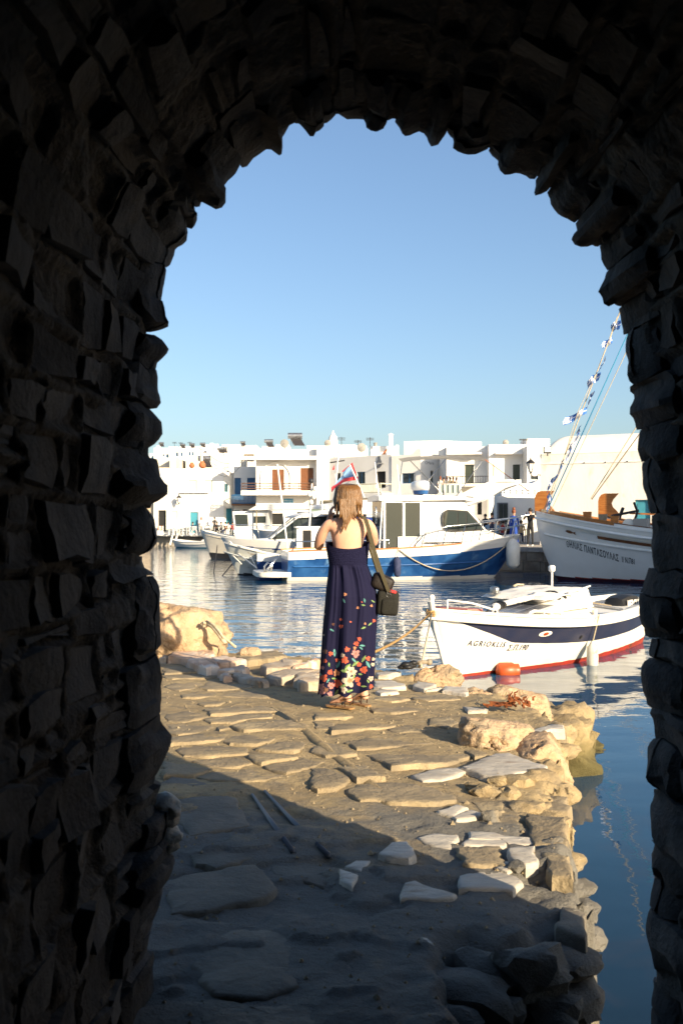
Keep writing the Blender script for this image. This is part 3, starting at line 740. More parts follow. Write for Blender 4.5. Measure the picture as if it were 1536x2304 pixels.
W2 = [([(852,1918),(880,1893),(915,1892),(935,1920),(915,1930),(870,1926)], .80), ([(776,1947),(796,1933),(832,1935),(812,1958)], .80), ([(762,1953),(806,1966),(793,1996),(764,1976)], .80),
      ([(945,2105),(960,2108),(975,2122),(965,2126)], .76), ([(985,2120),(1045,2108),(1050,2114),(990,2130)], .76), ([(1090,2108),(1112,2112),(1105,2122)], .76), ([(1030,2165),(1060,2160),(1070,2175),(1040,2182)], .76)]
for p, z in W2: slab('marble_piece', lay_on(p, .012), M_marble, walk, bev=.008, thick=.06, rag=.006)
for p, z in [([(110,420),(300,410),(460,450),(470,480),(200,492),(110,478)], .83), ([(130,540),(200,508),(380,515),(380,545),(180,562)], .81),
             ([(520,380),(660,325),(755,390),(765,440),(600,420)], .88), ([(550,470),(600,425),(830,450),(690,515)], .83), ([(700,515),(880,490),(890,500),(720,525)], .80),
             ([(880,530),(920,478),(1180,492),(1190,545),(1160,565),(1060,548)], .82), ([(125,320),(300,297),(420,310),(250,355),(170,355)], .84), ([(1140,712),(1400,740),(1380,762),(1180,758)], .80),
             ([(830,450),(870,440),(935,460),(920,478),(850,475)], .83)]:
    slab('marble_piece', lay_on(Zm(p, 820, 1450, 5.12), .02 + (z - .8) * .5), M_marble, walk, bev=.010, thick=.10, rag=.008)
M_shore = mat('weathered shore marble', (.52, .44, .34), .75, col2=(.42, .33, .24), ns=5, rand=.12, bump=.015, bs=14, col3=(.36, .24, .14), ns3=4, ramp3=(.55, .70))
W3 = [([(290,375),(330,365),(415,395),(300,420)], .98, 'w'), ([(430,400),(640,368),(668,410),(600,440),(540,445),(500,420)], .95, 'w'),
([(155,480),(200,442),(480,412),(560,455),(520,490),(600,570),(500,580),(360,545),(330,500)], .89, 'p'),
([(525,495),(640,475),(810,505),(700,540),(600,545)], .88, 'p'), ([(600,590),(820,557),(838,585),(800,600),(610,612)], .86, 'p'),
([(740,470),(940,432),(1080,432),(1180,480),(1000,510),(820,515)], .86, 'g'), ([(962,555),(1150,502),(1300,500),(1200,575),(1000,585)], .87, 'w'),
([(1215,570),(1420,502),(1438,530),(1250,575)], .89, 'p'), ([(1015,655),(1080,602),(1240,577),(1450,602),(1200,660),(1110,675)], .85, 'w'),
([(1230,680),(1290,632),(1460,602),(1460,700),(1300,712)], .85, 'w'), ([(690,625),(850,642),(1015,700),(1000,715),(880,695),(760,668)], .81, 'w'),
([(1235,470),(1320,452),(1355,480),(1260,485)], .88, 'w'), ([(105,348),(250,367),(240,410),(100,440),(30,430)], .98, 'p'),
([(90,480),(130,465),(160,478),(110,500)], .84, 'w'), ([(1370,480),(1460,470),(1470,495),(1380,500)], .84, 'w'), ([(620,640),(650,620),(690,655),(650,668)], .82, 'p')]
for p, z, k in W3:
    slab('shore_stone', lay_on(Zm(p, 340, 1350, 3.84), .045 + max(0, z - .8) * .5), {'w': M_shore, 'p': M_pinkmarble, 'g': M_slab}[k], walk, bev=.022, thick=.20, rag=.024)
# stones of the broken edge
for (px, py, z, s) in [(1235,1745,.70,.10),(1160,1770,.73,.09),(1205,1765,.72,.10),(1255,1790,.66,.10),(1140,1800,.73,.08),(1175,1825,.73,.08),(1090,1785,.76,.06),(1245,1860,.68,.09),(1120,1760,.76,.05),
                       (1262,1880,.62,.08),(1075,1770,.77,.045),(1270,1940,.60,.07),(1300,2000,.60,.07),(1306,2050,.58,.07),(1318,2110,.55,.08),(1230,1690,.72,.10),(1262,1690,.6,.10),(1257,1650,.62,.12),(1100,1840,.77,.05),(1160,1950,.78,.035),
                       (1265,2170,.66,.10),(1290,2250,.56,.10),(1030,2240,.66,.14),(1110,2200,.66,.12),(1190,2190,.68,.11),(1000,2310,.64,.10),(1110,2275,.6,.10),(1240,2290,.55,.11),(960,2215,.71,.05),(1200,2290,.5,.12)]:
    c = G(px, py, z); m2 = MB(); bm = bmesh.new(); bmesh.ops.create_icosphere(bm, subdivisions=3, radius=1); o = rnd.uniform(0, 99)
    sx_, sy_, sz_ = s * rnd.uniform(.9, 1.5), s * rnd.uniform(.8, 1.2), s * rnd.uniform(.5, .9)
    vs = []
    PL = [(Vector((rnd.gauss(0, 1), rnd.gauss(0, 1), rnd.gauss(0, 1))).normalized(), rnd.uniform(.72, .95)) for _ in range(14)]
    for v in bm.verts:
        q_ = v.co.normalized(); mx_ = max(abs(q_.x), abs(q_.y), abs(q_.z)); q_ = q_.lerp(q_ / mx_, .45)
        for n_, d_ in PL:
            dd = q_.dot(n_)
            if dd > d_: q_ = q_ * (d_ / dd)
        r_ = 1 + .26 * nz(q_, 1.6, o) + .14 * nz(q_, 4, o) + .06 * nz(q_, 9, o)
        vs.append(c + Vector((q_.x * sx_, q_.y * sy_, q_.z * sz_)) * r_)
    m2.add(vs, [tuple(x.index for x in f.verts) for f in bm.faces]); bm.free()
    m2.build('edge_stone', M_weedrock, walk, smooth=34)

def boulder(name, label, c, r, m, seed, base_flat=None, sub=5, amp=.25, pts=None, ridge=0.0, cuts=36, cmin=.66):
    bm = bmesh.new(); bmesh.ops.create_icosphere(bm, subdivisions=sub, radius=1)
    m2 = MB(); vs = []; rp = random.Random(int(seed * 10)); PL = [(Vector((rp.gauss(0, 1), rp.gauss(0, 1), rp.gauss(0, .8))).normalized(), rp.uniform(cmin, .98)) for _ in range(cuts)]
    for v in bm.verts:
        q_ = v.co.normalized(); mx_ = max(abs(q_.x), abs(q_.y), abs(q_.z)); q2 = q_.lerp(q_ / mx_, .12)
        rr = 1 + amp * nz(q_, 1.3, seed) + amp * .6 * nz(q_, 2.8, seed + 3) + amp * .35 * nz(q_, 6, seed + 5) + amp * .2 * nz(q_, 13, seed + 9) + amp * .10 * nz(q_, 28, seed + 1)
        rr += -ridge * abs(nz(q_, 4, seed + 20)) - ridge * .5 * abs(nz(q_, 9, seed + 21))
        for n_, d_ in PL:
            dd = q_.dot(n_)
            if dd * rr > d_: rr = rr + (d_ / dd - rr) * .94
        rr += .035 * nz(q_, 9, seed + 2) + .022 * nz(q_, 21, seed + 4) - .03 * abs(nz(q_, 5.5, seed + 8))
        p = Vector((q2.x * r[0], q2.y * r[1], q2.z * r[2])) * rr
        if pts: p = pts(p)
        vs.append(Vector(c) + p)
    m2.add(vs, [tuple(x.index for x in f.verts) for f in bm.faces]); bm.free()
    o = m2.build(name, m, None, org=(c[0], c[1], c[2] - r[2]), smooth=180)
    return tag(o, label, 'boulder')
boulder('boulder', 'big ochre boulder at the water beside the left wall with a rope round its shoulder', (-1.80, 10.75, .86), (.64, .55, .50), M_boulder, 3.1, amp=.24, ridge=.10, cuts=20, cmin=.74)
boulder('boulder', 'craggy pale boulder at the edge of the paving, right of the woman', (.98, 6.35, .74), (.34, .34, .20), M_boulder, 8.2, amp=.34, ridge=.25)
boulder('boulder', 'low pale rock leaning on the craggy boulder, nearer the water', (1.20, 6.12, .66), (.24, .30, .19), M_boulder, 4.7, amp=.3, ridge=.2)
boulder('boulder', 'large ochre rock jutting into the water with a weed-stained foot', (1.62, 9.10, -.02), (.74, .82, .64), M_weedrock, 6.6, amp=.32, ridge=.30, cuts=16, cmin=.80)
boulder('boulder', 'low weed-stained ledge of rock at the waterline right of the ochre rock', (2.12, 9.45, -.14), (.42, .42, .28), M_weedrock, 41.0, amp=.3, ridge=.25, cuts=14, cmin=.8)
boulder('boulder', 'rough rock with rusty iron on top, at the far corner of the landing', (1.45, 8.35, .55), (.42, .38, .26), M_boulder, 12.4, amp=.34, ridge=.3)
boulder('boulder', 'craggy lump of rock on the far corner of the landing, beside the rusty iron', (1.08, 8.3, .62), (.38, .3, .17), M_boulder, 17.9, amp=.34, ridge=.3)
boulder('boulder', 'small ochre rock with black rag and mooring cord, left of the white boat', (.90, 9.15, .70), (.27, .22, .18), M_boulder, 22.5, amp=.32, ridge=.2)
boulder('boulder', 'small rounded brown rock at the shore where the white rope ends', (-.93, 10.05, .83), (.13, .10, .085), M_boulder, 31.0, amp=.2)
# rusty iron on the far rock
mb = MB()
o0 = G(1165, 1590, .80)
for k in range(22):
    a = o0 + Vector((rnd.gauss(0, .05), rnd.gauss(0, .05), rnd.uniform(0, .05))); pts = [a]
    for j in range(3): pts.append(pts[-1] + Vector((rnd.gauss(0, .014), rnd.gauss(0, .01), rnd.uniform(.0, .03))))
    mb.tube(pts, [.010, .009, .007, .004], n=4)
tag(mb.build('rusty_iron', M_kelp, kind='stuff'), 'tangle of rusty iron standing on the far corner rock', 'scrap iron')
mb = MB()
o0 = G(1125, 1588, .80)
for k in range(12):
    a = o0 + Vector((rnd.gauss(0, .07), rnd.gauss(0, .03), 0)); mb.tube([a, a + Vector((rnd.gauss(0, .05), rnd.gauss(0, .02), .02)), a + Vector((rnd.gauss(0, .08), 0, .01))], .009, n=4)
mb.build('scrap_piece', M_kelp, kind='stuff') if False else tag(mb.build('rusty_iron', M_kelp, kind='stuff'), 'low rusty scrap lying flat in front of the rock corner', 'scrap iron')
# two pipes sunk in the ground
for pts in (((568,1788),(610,1850),(660,1918)), ((596,1780),(660,1850),(740,1926))):
    ps = [G(x, y, .757) for x, y in pts]; mb = MB(); mb.tube(ps, [.008, .013, .013], n=8)
    tag(mb.build('pipe', M_pipe, smooth=180), 'left of the two thin grey pipes sunk in the shaded paving' if pts[0][0] == 568 else 'right of the two thin grey pipes sunk in the shaded paving', 'pipe')
# paper packet on the ground
c = G(419, 2113, .72); mb = MB(); mb.obox(c + Vector((-.028, -.02, 0)), (.045, .02, 0), (-.018, .04, 0), (0, 0, .02)); tag(mb.build('crumpled_packet', M_clothwhite), 'crumpled small paper packet by the foot of the left wall', 'litter')
# pale block at the foot of the wall
c = P(372, 1855, 2.96); bm = bmesh.new(); 
for (px, py, r_) in ((366, 1830, .055), (370, 1885, .05)):
    c = P(px, py, 2.99); b2 = bmesh.new(); bmesh.ops.create_icosphere(b2, subdivisions=3, radius=1); m2 = MB()
    m2.add([c + v.co * r_ * (1 + .35 * nz(v.co, 2, px)) for v in b2.verts], [tuple(x.index for x in f.verts) for f in b2.faces]); b2.free()
    tag(m2.build('stone', M_marble, arch, smooth=180), 'pale marble stone')
bm.free()
# grit scattered over the landing
m2 = MB()
for k in range(1500):
    x, y = rnd.uniform(-1.6, 1.3), rnd.uniform(2.6, 9)
    if sdist(np.array([x]), np.array([y]))[0] < .06: continue
    r_ = rnd.uniform(.003, .011) * (1 if rnd.random() < .9 else 1.8); z = hgt(x, y)
    a = rnd.uniform(0, 3)
    m2.add([(x + r_ * math.cos(a), y + r_ * math.sin(a), z), (x - r_ * math.sin(a), y + r_ * math.cos(a), z), (x - r_ * math.cos(a), y - r_ * math.sin(a), z), (x + r_ * .8 * math.sin(a), y - r_ * math.cos(a), z), (x, y, z + r_ * .9)], [(0, 1, 4), (1, 2, 4), (2, 3, 4), (3, 0, 4)])
m2.build('grit', M_slab, kind='stuff')
# ------------------------------------------------------------------ the white town
class Face:
    """a vertical wall plane through two ground points, in which photo pixels are found"""
    def __init__(s, a, b):
        s.a = Vector((a[0], a[1], 0)); s.b = Vector((b[0], b[1], 0)); s.u = (s.b - s.a).normalized(); s.n = Vector((s.u.y, -s.u.x, 0)); s.L = (s.b - s.a).length
    def st(s, px, py):
        d = Vector(((px - CXP) / FPX, 1, -(py - HY) / FPX)); o = Vector((0, 0, CAMZ))
        t = (s.a - o).dot(s.n) / d.dot(s.n); p = o + d * t
        return (p - s.a).dot(s.u), p.z
    def pt(s, q, z, out=0.0): v = s.a + s.u * q + s.n * out; return Vector((v.x, v.y, z))
    def px(s, x, y, out=0.0):
        q, z = s.st(x, y); return s.pt(q, z, out)
def PX(px, Y): return ((px - CXP) * Y / FPX, Y)

def wall_with_holes(mb, f, q0, q1, z0, z1, holes, dep=.28):
    """the outer skin from q0..q1, z0..z1 with rectangular openings and their reveals"""
    xs = sorted({q0, q1, *[h[0] for h in holes], *[h[1] for h in holes]}); zs = sorted({z0, z1, *[h[2] for h in holes], *[h[3] for h in holes]})
    xs = [x for x in xs if q0 <= x <= q1]; zs = [z for z in zs if z0 <= z <= z1]
    for a, b in zip(xs, xs[1:]):
        for c, d in zip(zs, zs[1:]):
            mx, mz = (a + b) / 2, (c + d) / 2
            if any(h[0] < mx < h[1] and h[2] < mz < h[3] for h in holes): continue
            mb.add([f.pt(a, c), f.pt(b, c), f.pt(b, d), f.pt(a, d)], [(0, 1, 2, 3)])
    for h in holes:
        x0, x1, a, b = h[:4]; e = [f.pt(x0, a), f.pt(x1, a), f.pt(x1, b), f.pt(x0, b)]; k = [p - f.n * dep for p in e]
        mb.add(e + k, [(0, 1, 5, 4), (1, 2, 6, 5), (2, 3, 7, 6), (3, 0, 4, 7)])

def opening(f, h, kind, m, parent, dep=.24):
    x0, x1, z0, z1 = h[:4]; w, hh = x1 - x0, z1 - z0
    if kind == 'dark':
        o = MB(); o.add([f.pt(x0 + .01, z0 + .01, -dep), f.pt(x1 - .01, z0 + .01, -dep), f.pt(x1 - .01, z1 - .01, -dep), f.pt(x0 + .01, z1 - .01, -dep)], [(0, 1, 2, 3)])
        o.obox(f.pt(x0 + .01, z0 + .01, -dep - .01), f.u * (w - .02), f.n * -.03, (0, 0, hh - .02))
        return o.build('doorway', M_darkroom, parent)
    if kind == 'shutter':
        o = MB(); n = 2 if w > .75 else 1; lw = (w - .04) / n
        o.obox(f.pt(x0, z0, -.12), f.u * w, f.n * -.04, (0, 0, hh)); s = o.build('shutter', m, parent)
        for k in range(n):
            l = MB(); zc = z0 + .06
            for j in range(max(4, int(hh / .14))):
                zc = z0 + .05 + j * (hh - .1) / max(4, int(hh / .14))
                l.obox(f.pt(x0 + .05 + k * (lw + .02), zc, -.095), f.u * (lw - .08), f.n * -.02, (0, 0, .09))
            l.build('slat', m, s)
        return s
    if kind == 'door':
        o = MB(); o.obox(f.pt(x0 + .01, z0, -.14), f.u * (w - .02), f.n * -.05, (0, 0, hh - .01)); d = o.build('door', m, parent)
        l = MB()
        for (a, b) in ((.08, .46), (.52, .92)):
            l.obox(f.pt(x0 + w * .16, z0 + hh * a, -.12), f.u * w * .68, f.n * -.02, (0, 0, hh * (b - a)))
        l.build('panel', m, d)
        hd = MB(); hd.ball(f.pt(x0 + w * .88, z0 + hh * .48, -.10), .035); hd.build('handle', M_dark, d)
        return d
    # window: frame with a pane behind it
    fr = MB(); t = .06
    for (a, b, c, d) in ((x0, x1, z0, z0 + t), (x0, x1, z1 - t, z1), (x0, x0 + t, z0 + t, z1 - t), (x1 - t, x1, z0 + t, z1 - t), ((x0 + x1) / 2 - t / 2, (x0 + x1) / 2 + t / 2, z0 + t, z1 - t)):
        fr.obox(f.pt(a, c, -.13), f.u * (b - a), f.n * -.05, (0, 0, d - c))
    o = fr.build('window', m, parent)
    p = MB(); p.obox(f.pt(x0 + t * .5, z0 + t * .5, -.155), f.u * (w - t), f.n * -.012, (0, 0, hh - t)); p.build('pane', M_pane, o)
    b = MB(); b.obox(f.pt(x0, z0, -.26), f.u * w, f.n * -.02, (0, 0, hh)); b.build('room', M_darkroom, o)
    return o

def building(name, label, a, b, depth, ztop, holes=(), m=None, z0=1.0, para=.25, side=None, cat='building', group=None, roofedge=0):
    """a house front from ground point a to b with openings given as photo-pixel rectangles"""
    f = Face(a, b); m = m or M_white
    c = f.a.lerp(f.b, .5) - f.n * depth / 2
    root = thing(name, label, cat, (c.x, c.y, z0), group)
    hs = []
    for h in holes:
        (q0, za), (q1, zb) = f.st(h[0], h[3]), f.st(h[2], h[1]); q0, q1 = max(.02, q0), min(f.L - .02, q1)
        hs.append((q0, q1, max(z0 + .02, min(za, zb)), min(ztop - .05, max(za, zb)), h[4], h[5]))
    mb = MB(); wall_with_holes(mb, f, 0, f.L, z0, ztop, hs)
    k = -f.n * depth
    A, B = f.pt(0, z0), f.pt(f.L, z0); T = Vector((0, 0, ztop - z0))
    mb.add([A, A + k, A + k + T, A + T], [(0, 1, 2, 3)]); mb.add([B, B + k, B + k + T, B + T], [(0, 1, 2, 3)]); mb.add([A + k, B + k, B + k + T, A + k + T], [(0, 1, 2, 3)])
    t = .22; R0, R1 = f.pt(0, ztop), f.pt(f.L, ztop)                    # parapet ring with a sunk roof
    ring = [R0, R1, R1 + k, R0 + k]; inn = [R0 + f.u * t - f.n * t, R1 - f.u * t - f.n * t, R1 - f.u * t + k + f.n * t, R0 + f.u * t + k + f.n * t]
    mb.add(ring + inn, [(0, 1, 5, 4), (1, 2, 6, 5), (2, 3, 7, 6), (3, 0, 4, 7)])
    dn = [p - Vector((0, 0, para)) for p in inn]; mb.add(inn + dn, [(0, 1, 5, 4), (1, 2, 6, 5), (2, 3, 7, 6), (3, 0, 4, 7), (4, 5, 6, 7)])
    mb.build('wall', m, root, weld=True)
    for h in hs: opening(f, h, h[4], h[5], root)
    return root, f

def on_wall(f, root, name, m, x0, y0, x1, y1, out, z=None, inset=0.0, lab=None):
    """a projecting piece (slab, canopy) over photo rectangle x0..x1, y0..y1"""
    q0, za = f.st(x0, y1); q1, zb = f.st(x1, y0); mb = MB()
    mb.obox(f.pt(q0, za, inset), f.u * (q1 - q0), f.n * out, (0, 0, zb - za)); o = mb.build(name, m, root)
    if lab: o['label'] = lab
    return o
def railing(f, root, x0, y0, x1, y1, out, m, n=20, name='railing', bars=True, rails=(0, 1), sides=True, rr=.02, post=.035, along=None):
    q0, za = f.st(x0, y1); q1, zb = f.st(x1, y0)
    rt = MB()
    for r_ in rails: z = za + (zb - za) * r_; rt.tube([f.pt(q0, z, out), f.pt(q1, z, out)], rr * 1.3, n=5); (rt.tube([f.pt(q0, z, 0), f.pt(q0, z, out)], rr, n=5), rt.tube([f.pt(q1, z, 0), f.pt(q1, z, out)], rr, n=5)) if sides else None
    r = rt.build(name, m, root)
    for k in range(n + 1):
        q = q0 + (q1 - q0) * k / n; b = MB(); b.tube([f.pt(q, za, out), f.pt(q, zb, out)], rr if bars else post, n=4); b.build('bar' if bars else 'post', m, r)
    return r

def solar_heater(px, py, Y, s=1.0, label='solar water heater', rot=.5, tank=None, group='solar water heaters on the roofs', dark=True):
    s = s * .68; c = P(px, py, Y); root = thing('solar_water_heater', label, 'solar heater', (c.x, c.y, c.z - .0), group)
    mb = MB(); mb.lathe([(.02, -.72 * s), (.30 * s, -.7 * s), (.30 * s, .7 * s), (.02, .72 * s)], c=c + Vector((-.1, 0, 1.12)) * s, n=10, axis='x')
    mb.build('tank', tank or M_metal, root, smooth=40)
    mb = MB(); a = c + Vector((-.55, -.05, .75)) * s; mb.obox(a, Vector((1.0, 0, 0)) * s, Vector((.42, -.6, -.66)) * s, Vector((0, -.06, .08)) * s); mb.build('collector', M_panel, root)
    for dx in (-.5, .5):
        mb = MB(); mb.tube([c + Vector((dx, .3, 0)) * s, c + Vector((dx, .1, .9)) * s, c + Vector((dx + .3, -.8, 0)) * s], .025 * s, n=4); mb.build('stand', M_metal, root)
    return root
def antenna(px, py0, py1, Y, label):
    a, b = P(px, py1, Y), P(px, py0, Y); mb = MB(); mb.tube([a, b], .035, n=4); L_ = (b - a).length
    for t in (.72, .82, .92): mb.tube([a.lerp(b, t) - Vector((.35, 0, 0)), a.lerp(b, t) + Vector((.35, 0, 0))], .025, n=4)
    return tag(mb.build('antenna', M_dark), label, 'antenna', 'television aerials over the roofs')
def dish(px, py, Y, r=.4, label='satellite dish'):
    c = P(px, py, Y); mb = MB(); mb.grid(lambda u, v: c + Vector((r * v * math.cos(6.2832 * u), -.12 * (1 - v * v), r * v * math.sin(6.2832 * u))), 14, 4); root = thing('satellite_dish', label, 'satellite dish', c - Vector((0, 0, r * 1.6)), 'satellite dishes on the roofs')
    mb.build('reflector', M_grey, root, smooth=180); mb = MB(); mb.tube([c - Vector((0, -.05, r * 1.6)), c + Vector((0, .05, 0))], .03, n=5); mb.tube([c, c + Vector((0, -r * 1.1, .0))], .015, n=4); mb.build('arm', M_dark, root)

# the building beside the arch on the far left
building('pale_masonry_house', 'house end of pale exposed masonry at the left edge of the harbour', PX(250, 97.5), PX(397, 97.5), 8, P(0, 1052, 97.5).z, [(368, 1100, 382, 1107, 'dark', None)], m=M_bstone)
r2, f2 = building('white_harbour_house', 'plain white two storey house with turquoise door and two pale upper shutters', PX(346, 97), PX(503, 97), 7, P(0, 1054, 97).z,
    [(424, 1080, 443, 1108, 'shutter', M_shut), (460, 1080, 478, 1108, 'shutter', M_shut), (356, 1148, 374, 1196, 'dark', None), (386, 1150, 400, 1169, 'shutter', M_shut), (428, 1152, 446, 1199, 'door', M_teal)])
on_wall(f2, r2, 'chamfer', M_white, 479, 1049, 503, 1055, -2.0)
for (a, b, y, x2) in ((356, 380, 1148, 0),):
    on_wall(f2, r2, 'door_surround', M_shut, 374, 1148, 377, 1196, .05)
on_wall(f2, r2, 'awning_rail', M_metal, 404, 1109, 470, 1110, .25)
# its angled side wall with the small teal window
f2b = Face(PX(503, 97), PX(527, 99.0))
r2b, f2b = building('white_side_house', 'narrow angled white house front with a teal framed window and turquoise double door', PX(503.3, 97), PX(527, 98.6), .8, P(0, 1062, 97).z,
    [(505, 1089, 515, 1107, 'window', M_teal), (509, 1144, 524, 1196, 'door', M_teal)])
# recessed house with blue doors and the blue balcony
r3, f3 = building('recessed_blue_door_house', 'shaded white house front with two blue doors over a blue balcony', PX(526, 97.4), PX(577, 97.4), 6, P(0, 1050, 97.4).z,
    [(527.5, 1075, 542, 1113, 'door', M_blue), (556, 1075, 574, 1113, 'door', M_blue), (546, 1146, 556, 1162, 'dark', None), (527, 1148, 540, 1196, 'door', M_teal)])
on_wall(f3, r3, 'balcony_floor', M_wood2, 525, 1133, 579, 1138, 1.6)
railing(f3, r3, 526, 1115, 578, 1133, 1.6, M_blue, n=18, rr=.045)
# big house with brown doors
Y4 = 94
r4, f4 = building('big_white_house', 'large white house with two brown shuttered doors and a long balcony', PX(576, Y4), PX(714, Y4), 10, P(0, 1011, Y4).z,
    [(612, 1056, 639, 1104, 'shutter', M_brown), (676, 1053, 705, 1104, 'shutter', M_brown), (584, 1150, 604, 1175, 'dark', None), (612, 1155, 640, 1180, 'dark', None), (668, 1152, 690, 1180, 'dark', None)])
on_wall(f4, r4, 'roof_slab', M_white, 545, 1028, 712, 1036, 1.3)
on_wall(f4, r4, 'balcony_floor', M_white, 546, 1105, 712, 1115, 1.7)
railing(f4, r4, 548, 1089, 706, 1105, 1.65, M_rail, n=5, bars=False, rails=(1, .62, .28), rr=.035)
mb = MB(); cx, cz = f4.st(620, 1103)                       # raised arch moulding round the left door
pts = []
q0, z0 = f4.st(586, 1103); q1, z1 = f4.st(655, 1040); qc = (q0 + q1) / 2; rr_ = (q1 - q0) / 2
for i in range(25):
    a = math.pi * i / 24; pts.append((qc - rr_ * math.cos(a), max(z0, z1 - rr_ * .95) + rr_ * .95 * math.sin(a)))
pts = [(q0, z0)] + pts + [(q1, z0)]
for (a, b) in zip(pts, pts[1:]):
    ia = (qc + (a[0] - qc) * .93, z0 + (a[1] - z0) * .965); ib = (qc + (b[0] - qc) * .93, z0 + (b[1] - z0) * .965)
    mb.add([f4.pt(*a, .16), f4.pt(*b, .16), f4.pt(*ib, .16), f4.pt(*ia, .16), f4.pt(*a, -.01), f4.pt(*b, -.01), f4.pt(*ib, -.01), f4.pt(*ia, -.01)], [(0, 1, 2, 3), (0, 1, 5, 4), (3, 2, 6, 7)])
mb.build('arch_moulding', M_white, r4)
sg = thing('shop_sign', 'small blue and white sign board on the big white house', 'sign', f4.px(649, 1142, .05)); mb = MB(); a = f4.px(637, 1142, .02); b = f4.px(661, 1121, .02)
mb.obox(a, (b.x - a.x, 0, 0), (0, -.05, 0), (0, 0, b.z - a.z)); mb.build('board', M_clothwhite, sg)
mb = MB(); mb.obox(Vector((a.x + .06, a.y - .056, a.z + (b.z - a.z) * .45)), (b.x - a.x - .12, 0, 0), (0, -.01, 0), (0, 0, (b.z - a.z) * .5)); mb.build('blue_band', M_sblue, sg)
for (s_, zf, h_, m_) in (('NEXHUAT', .66, .22, M_clothwhite), ('IFICHINO', .48, .17, M_clothwhite), ('PICOLINO', .18, .22, M_sblue)):
    vs, fs, w = text_mesh(s_, 1.0); k = (b.x - a.x - .2) / w; mb = MB(); mb.add([(a.x + .1 + v[0] * k, a.y - .07, a.z + (b.z - a.z) * zf + v[1] * h_ * .9) for v in vs], fs); mb.build('lettering', m_, sg)
# pylon of the big house
r4b, f4b = building('white_stair_tower', 'narrow tall white stair tower right of the big house', PX(712, Y4 - 1), PX(742, Y4 - 1), 9, P(0, 1003, Y4 - 1).z, [])
# angled terrace house
A5, B5 = PX(741, 93), PX(880, 88)
r5, f5 = building('angled_terrace_house', 'white house behind the woman with white railed balcony and three dark openings', A5, B5, 9, P(0, 1027, 90.5).z,
    [(753, 1064, 766, 1097, 'dark', None), (802, 1061, 821, 1090, 'window', M_blue), (845, 1060, 867, 1098, 'dark', None), (800, 1150, 820, 1185, 'dark', None)])
on_wall(f5, r5, 'balcony_floor', M_white, 800, 1111, 884, 1122, 1.5)
M_balu = mat('cream balustrade paint', (.62, .60, .48), .6)
railing(f5, r5, 812, 1089, 880, 1110, 1.45, M_balu, n=18, rr=.045)
mb = MB(); q, z = f5.st(853, 1040); n_ = 14
blob = [(-.12, .52), (.14, .55), (.18, .25), (.30, .05), (.27, -.3), (.05, -.5), (-.3, -.52), (-.35, -.35), (-.12, -.25), (-.28, 0), (-.15, .25)]
mb.prism([f5.pt(q + x, z + y, .01) for x, y in blob], f5.n * .05); mb.build('emblem', M_emblem, r5)
lp = MB(); lp.tube([f5.px(862, 1043, 0), f5.px(862, 1043, .7), f5.px(866, 1046, 1.1)], .05, n=5); lp.build('wall_lamp', M_metal, r5)
r5b, _ = building('roof_room', 'long low white roof room behind the angled terrace house', PX(738, 97), PX(827, 97), 5, P(0, 1008, 97).z, [], z0=5.0)
r5c, f5c = building('roof_room', 'white roof block under the tall chimney with a small orange hatch', PX(834, 92.5), PX(894, 92.5), 3, P(0, 1004, 92.5).z, [], z0=5.0)
mb = MB(); a = f5c.px(860, 1020, .01); mb.prism([f5c.px(860, 1022, .01), f5c.px(865, 1023, .01), f5c.px(872, 1011, .01), f5c.px(867, 1011, .01)], f5c.n * .04); mb.build('hatch', M_terra, r5c)
c = P(879, 1004, 91.6); ch = thing('chimney', 'tall square white chimney with a little hipped cap', 'chimney', c); w = .17 + .02
mb = MB(); mb.box((c.x - .18, c.y - .18, c.z), (c.x + .18, c.y + .18, c.z + 1.02)); mb.build('shaft', M_white, ch)
mb = MB(); zt = c.z + 1.02; mb.add([(c.x - .28, c.y - .28, zt), (c.x + .28, c.y - .28, zt), (c.x + .28, c.y + .28, zt), (c.x - .28, c.y + .28, zt), (c.x, c.y, zt + .2)], [(0, 3, 2, 1), (0, 1, 4), (1, 2, 4), (2, 3, 4), (3, 0, 4)]); mb.build('cap', M_white, ch)
c = P(893, 1020, 91); mb = MB(); mb.box((c.x - .13, c.y - .2, c.z - .6), (c.x + .13, c.y + .2, c.z + .75)); tag(mb.build('chimney', M_white), 'short plain chimney right of the tall one', 'chimney')
c = P(844, 1004, 92); mb = MB(); mb.lathe([(.15, 0), (.15, .25), (.2, .27), (.2, .32)], c=c, n=8); tag(mb.build('chimney', M_grey), 'stubby grey chimney pot left of the tall chimney', 'chimney')
r6, f6 = building('corner_house', 'white corner house with one wide dark window and stepped parapet', PX(880.3, 87.9), PX(946, 86.2), 7, P(0, 1024, 87).z, [(903, 1064, 935, 1088, 'window', M_blue)])
mb = MB(); q0, z0 = f6.st(920, 1026); q1, _ = f6.st(945.5, 1020)
zt = P(0, 1024, 87).z
mb.prism([f6.pt(q0, zt - .02, -.02), f6.pt(q1, zt - .02, -.02), f6.pt(q1, zt + .5, -.02), f6.pt(q1 - .35, zt + .5, -.02), f6.pt(q1 - .75, zt + .12, -.02)], -f6.n * .3); mb.build('parapet_horn', M_white, r6)
r6b, f6b = building('corner_annex', 'sunlit side of the corner house with a tall narrow window and faint lettering', PX(946.3, 86.2), PX(988, 88), .8, P(0, 1022, 87).z, [(968, 1059, 975, 1088, 'window', M_dkgreen)])
vs, fs, w = text_mesh('CMaria', 1.0); q0, z0 = f6b.st(955, 1044); k = .9; mb = MB(); mb.add([f6b.pt(q0 + v[0] * .42, z0 + v[1] * .36, .012) for v in vs], fs); mb.build('lettering', M_emblem, r6b)
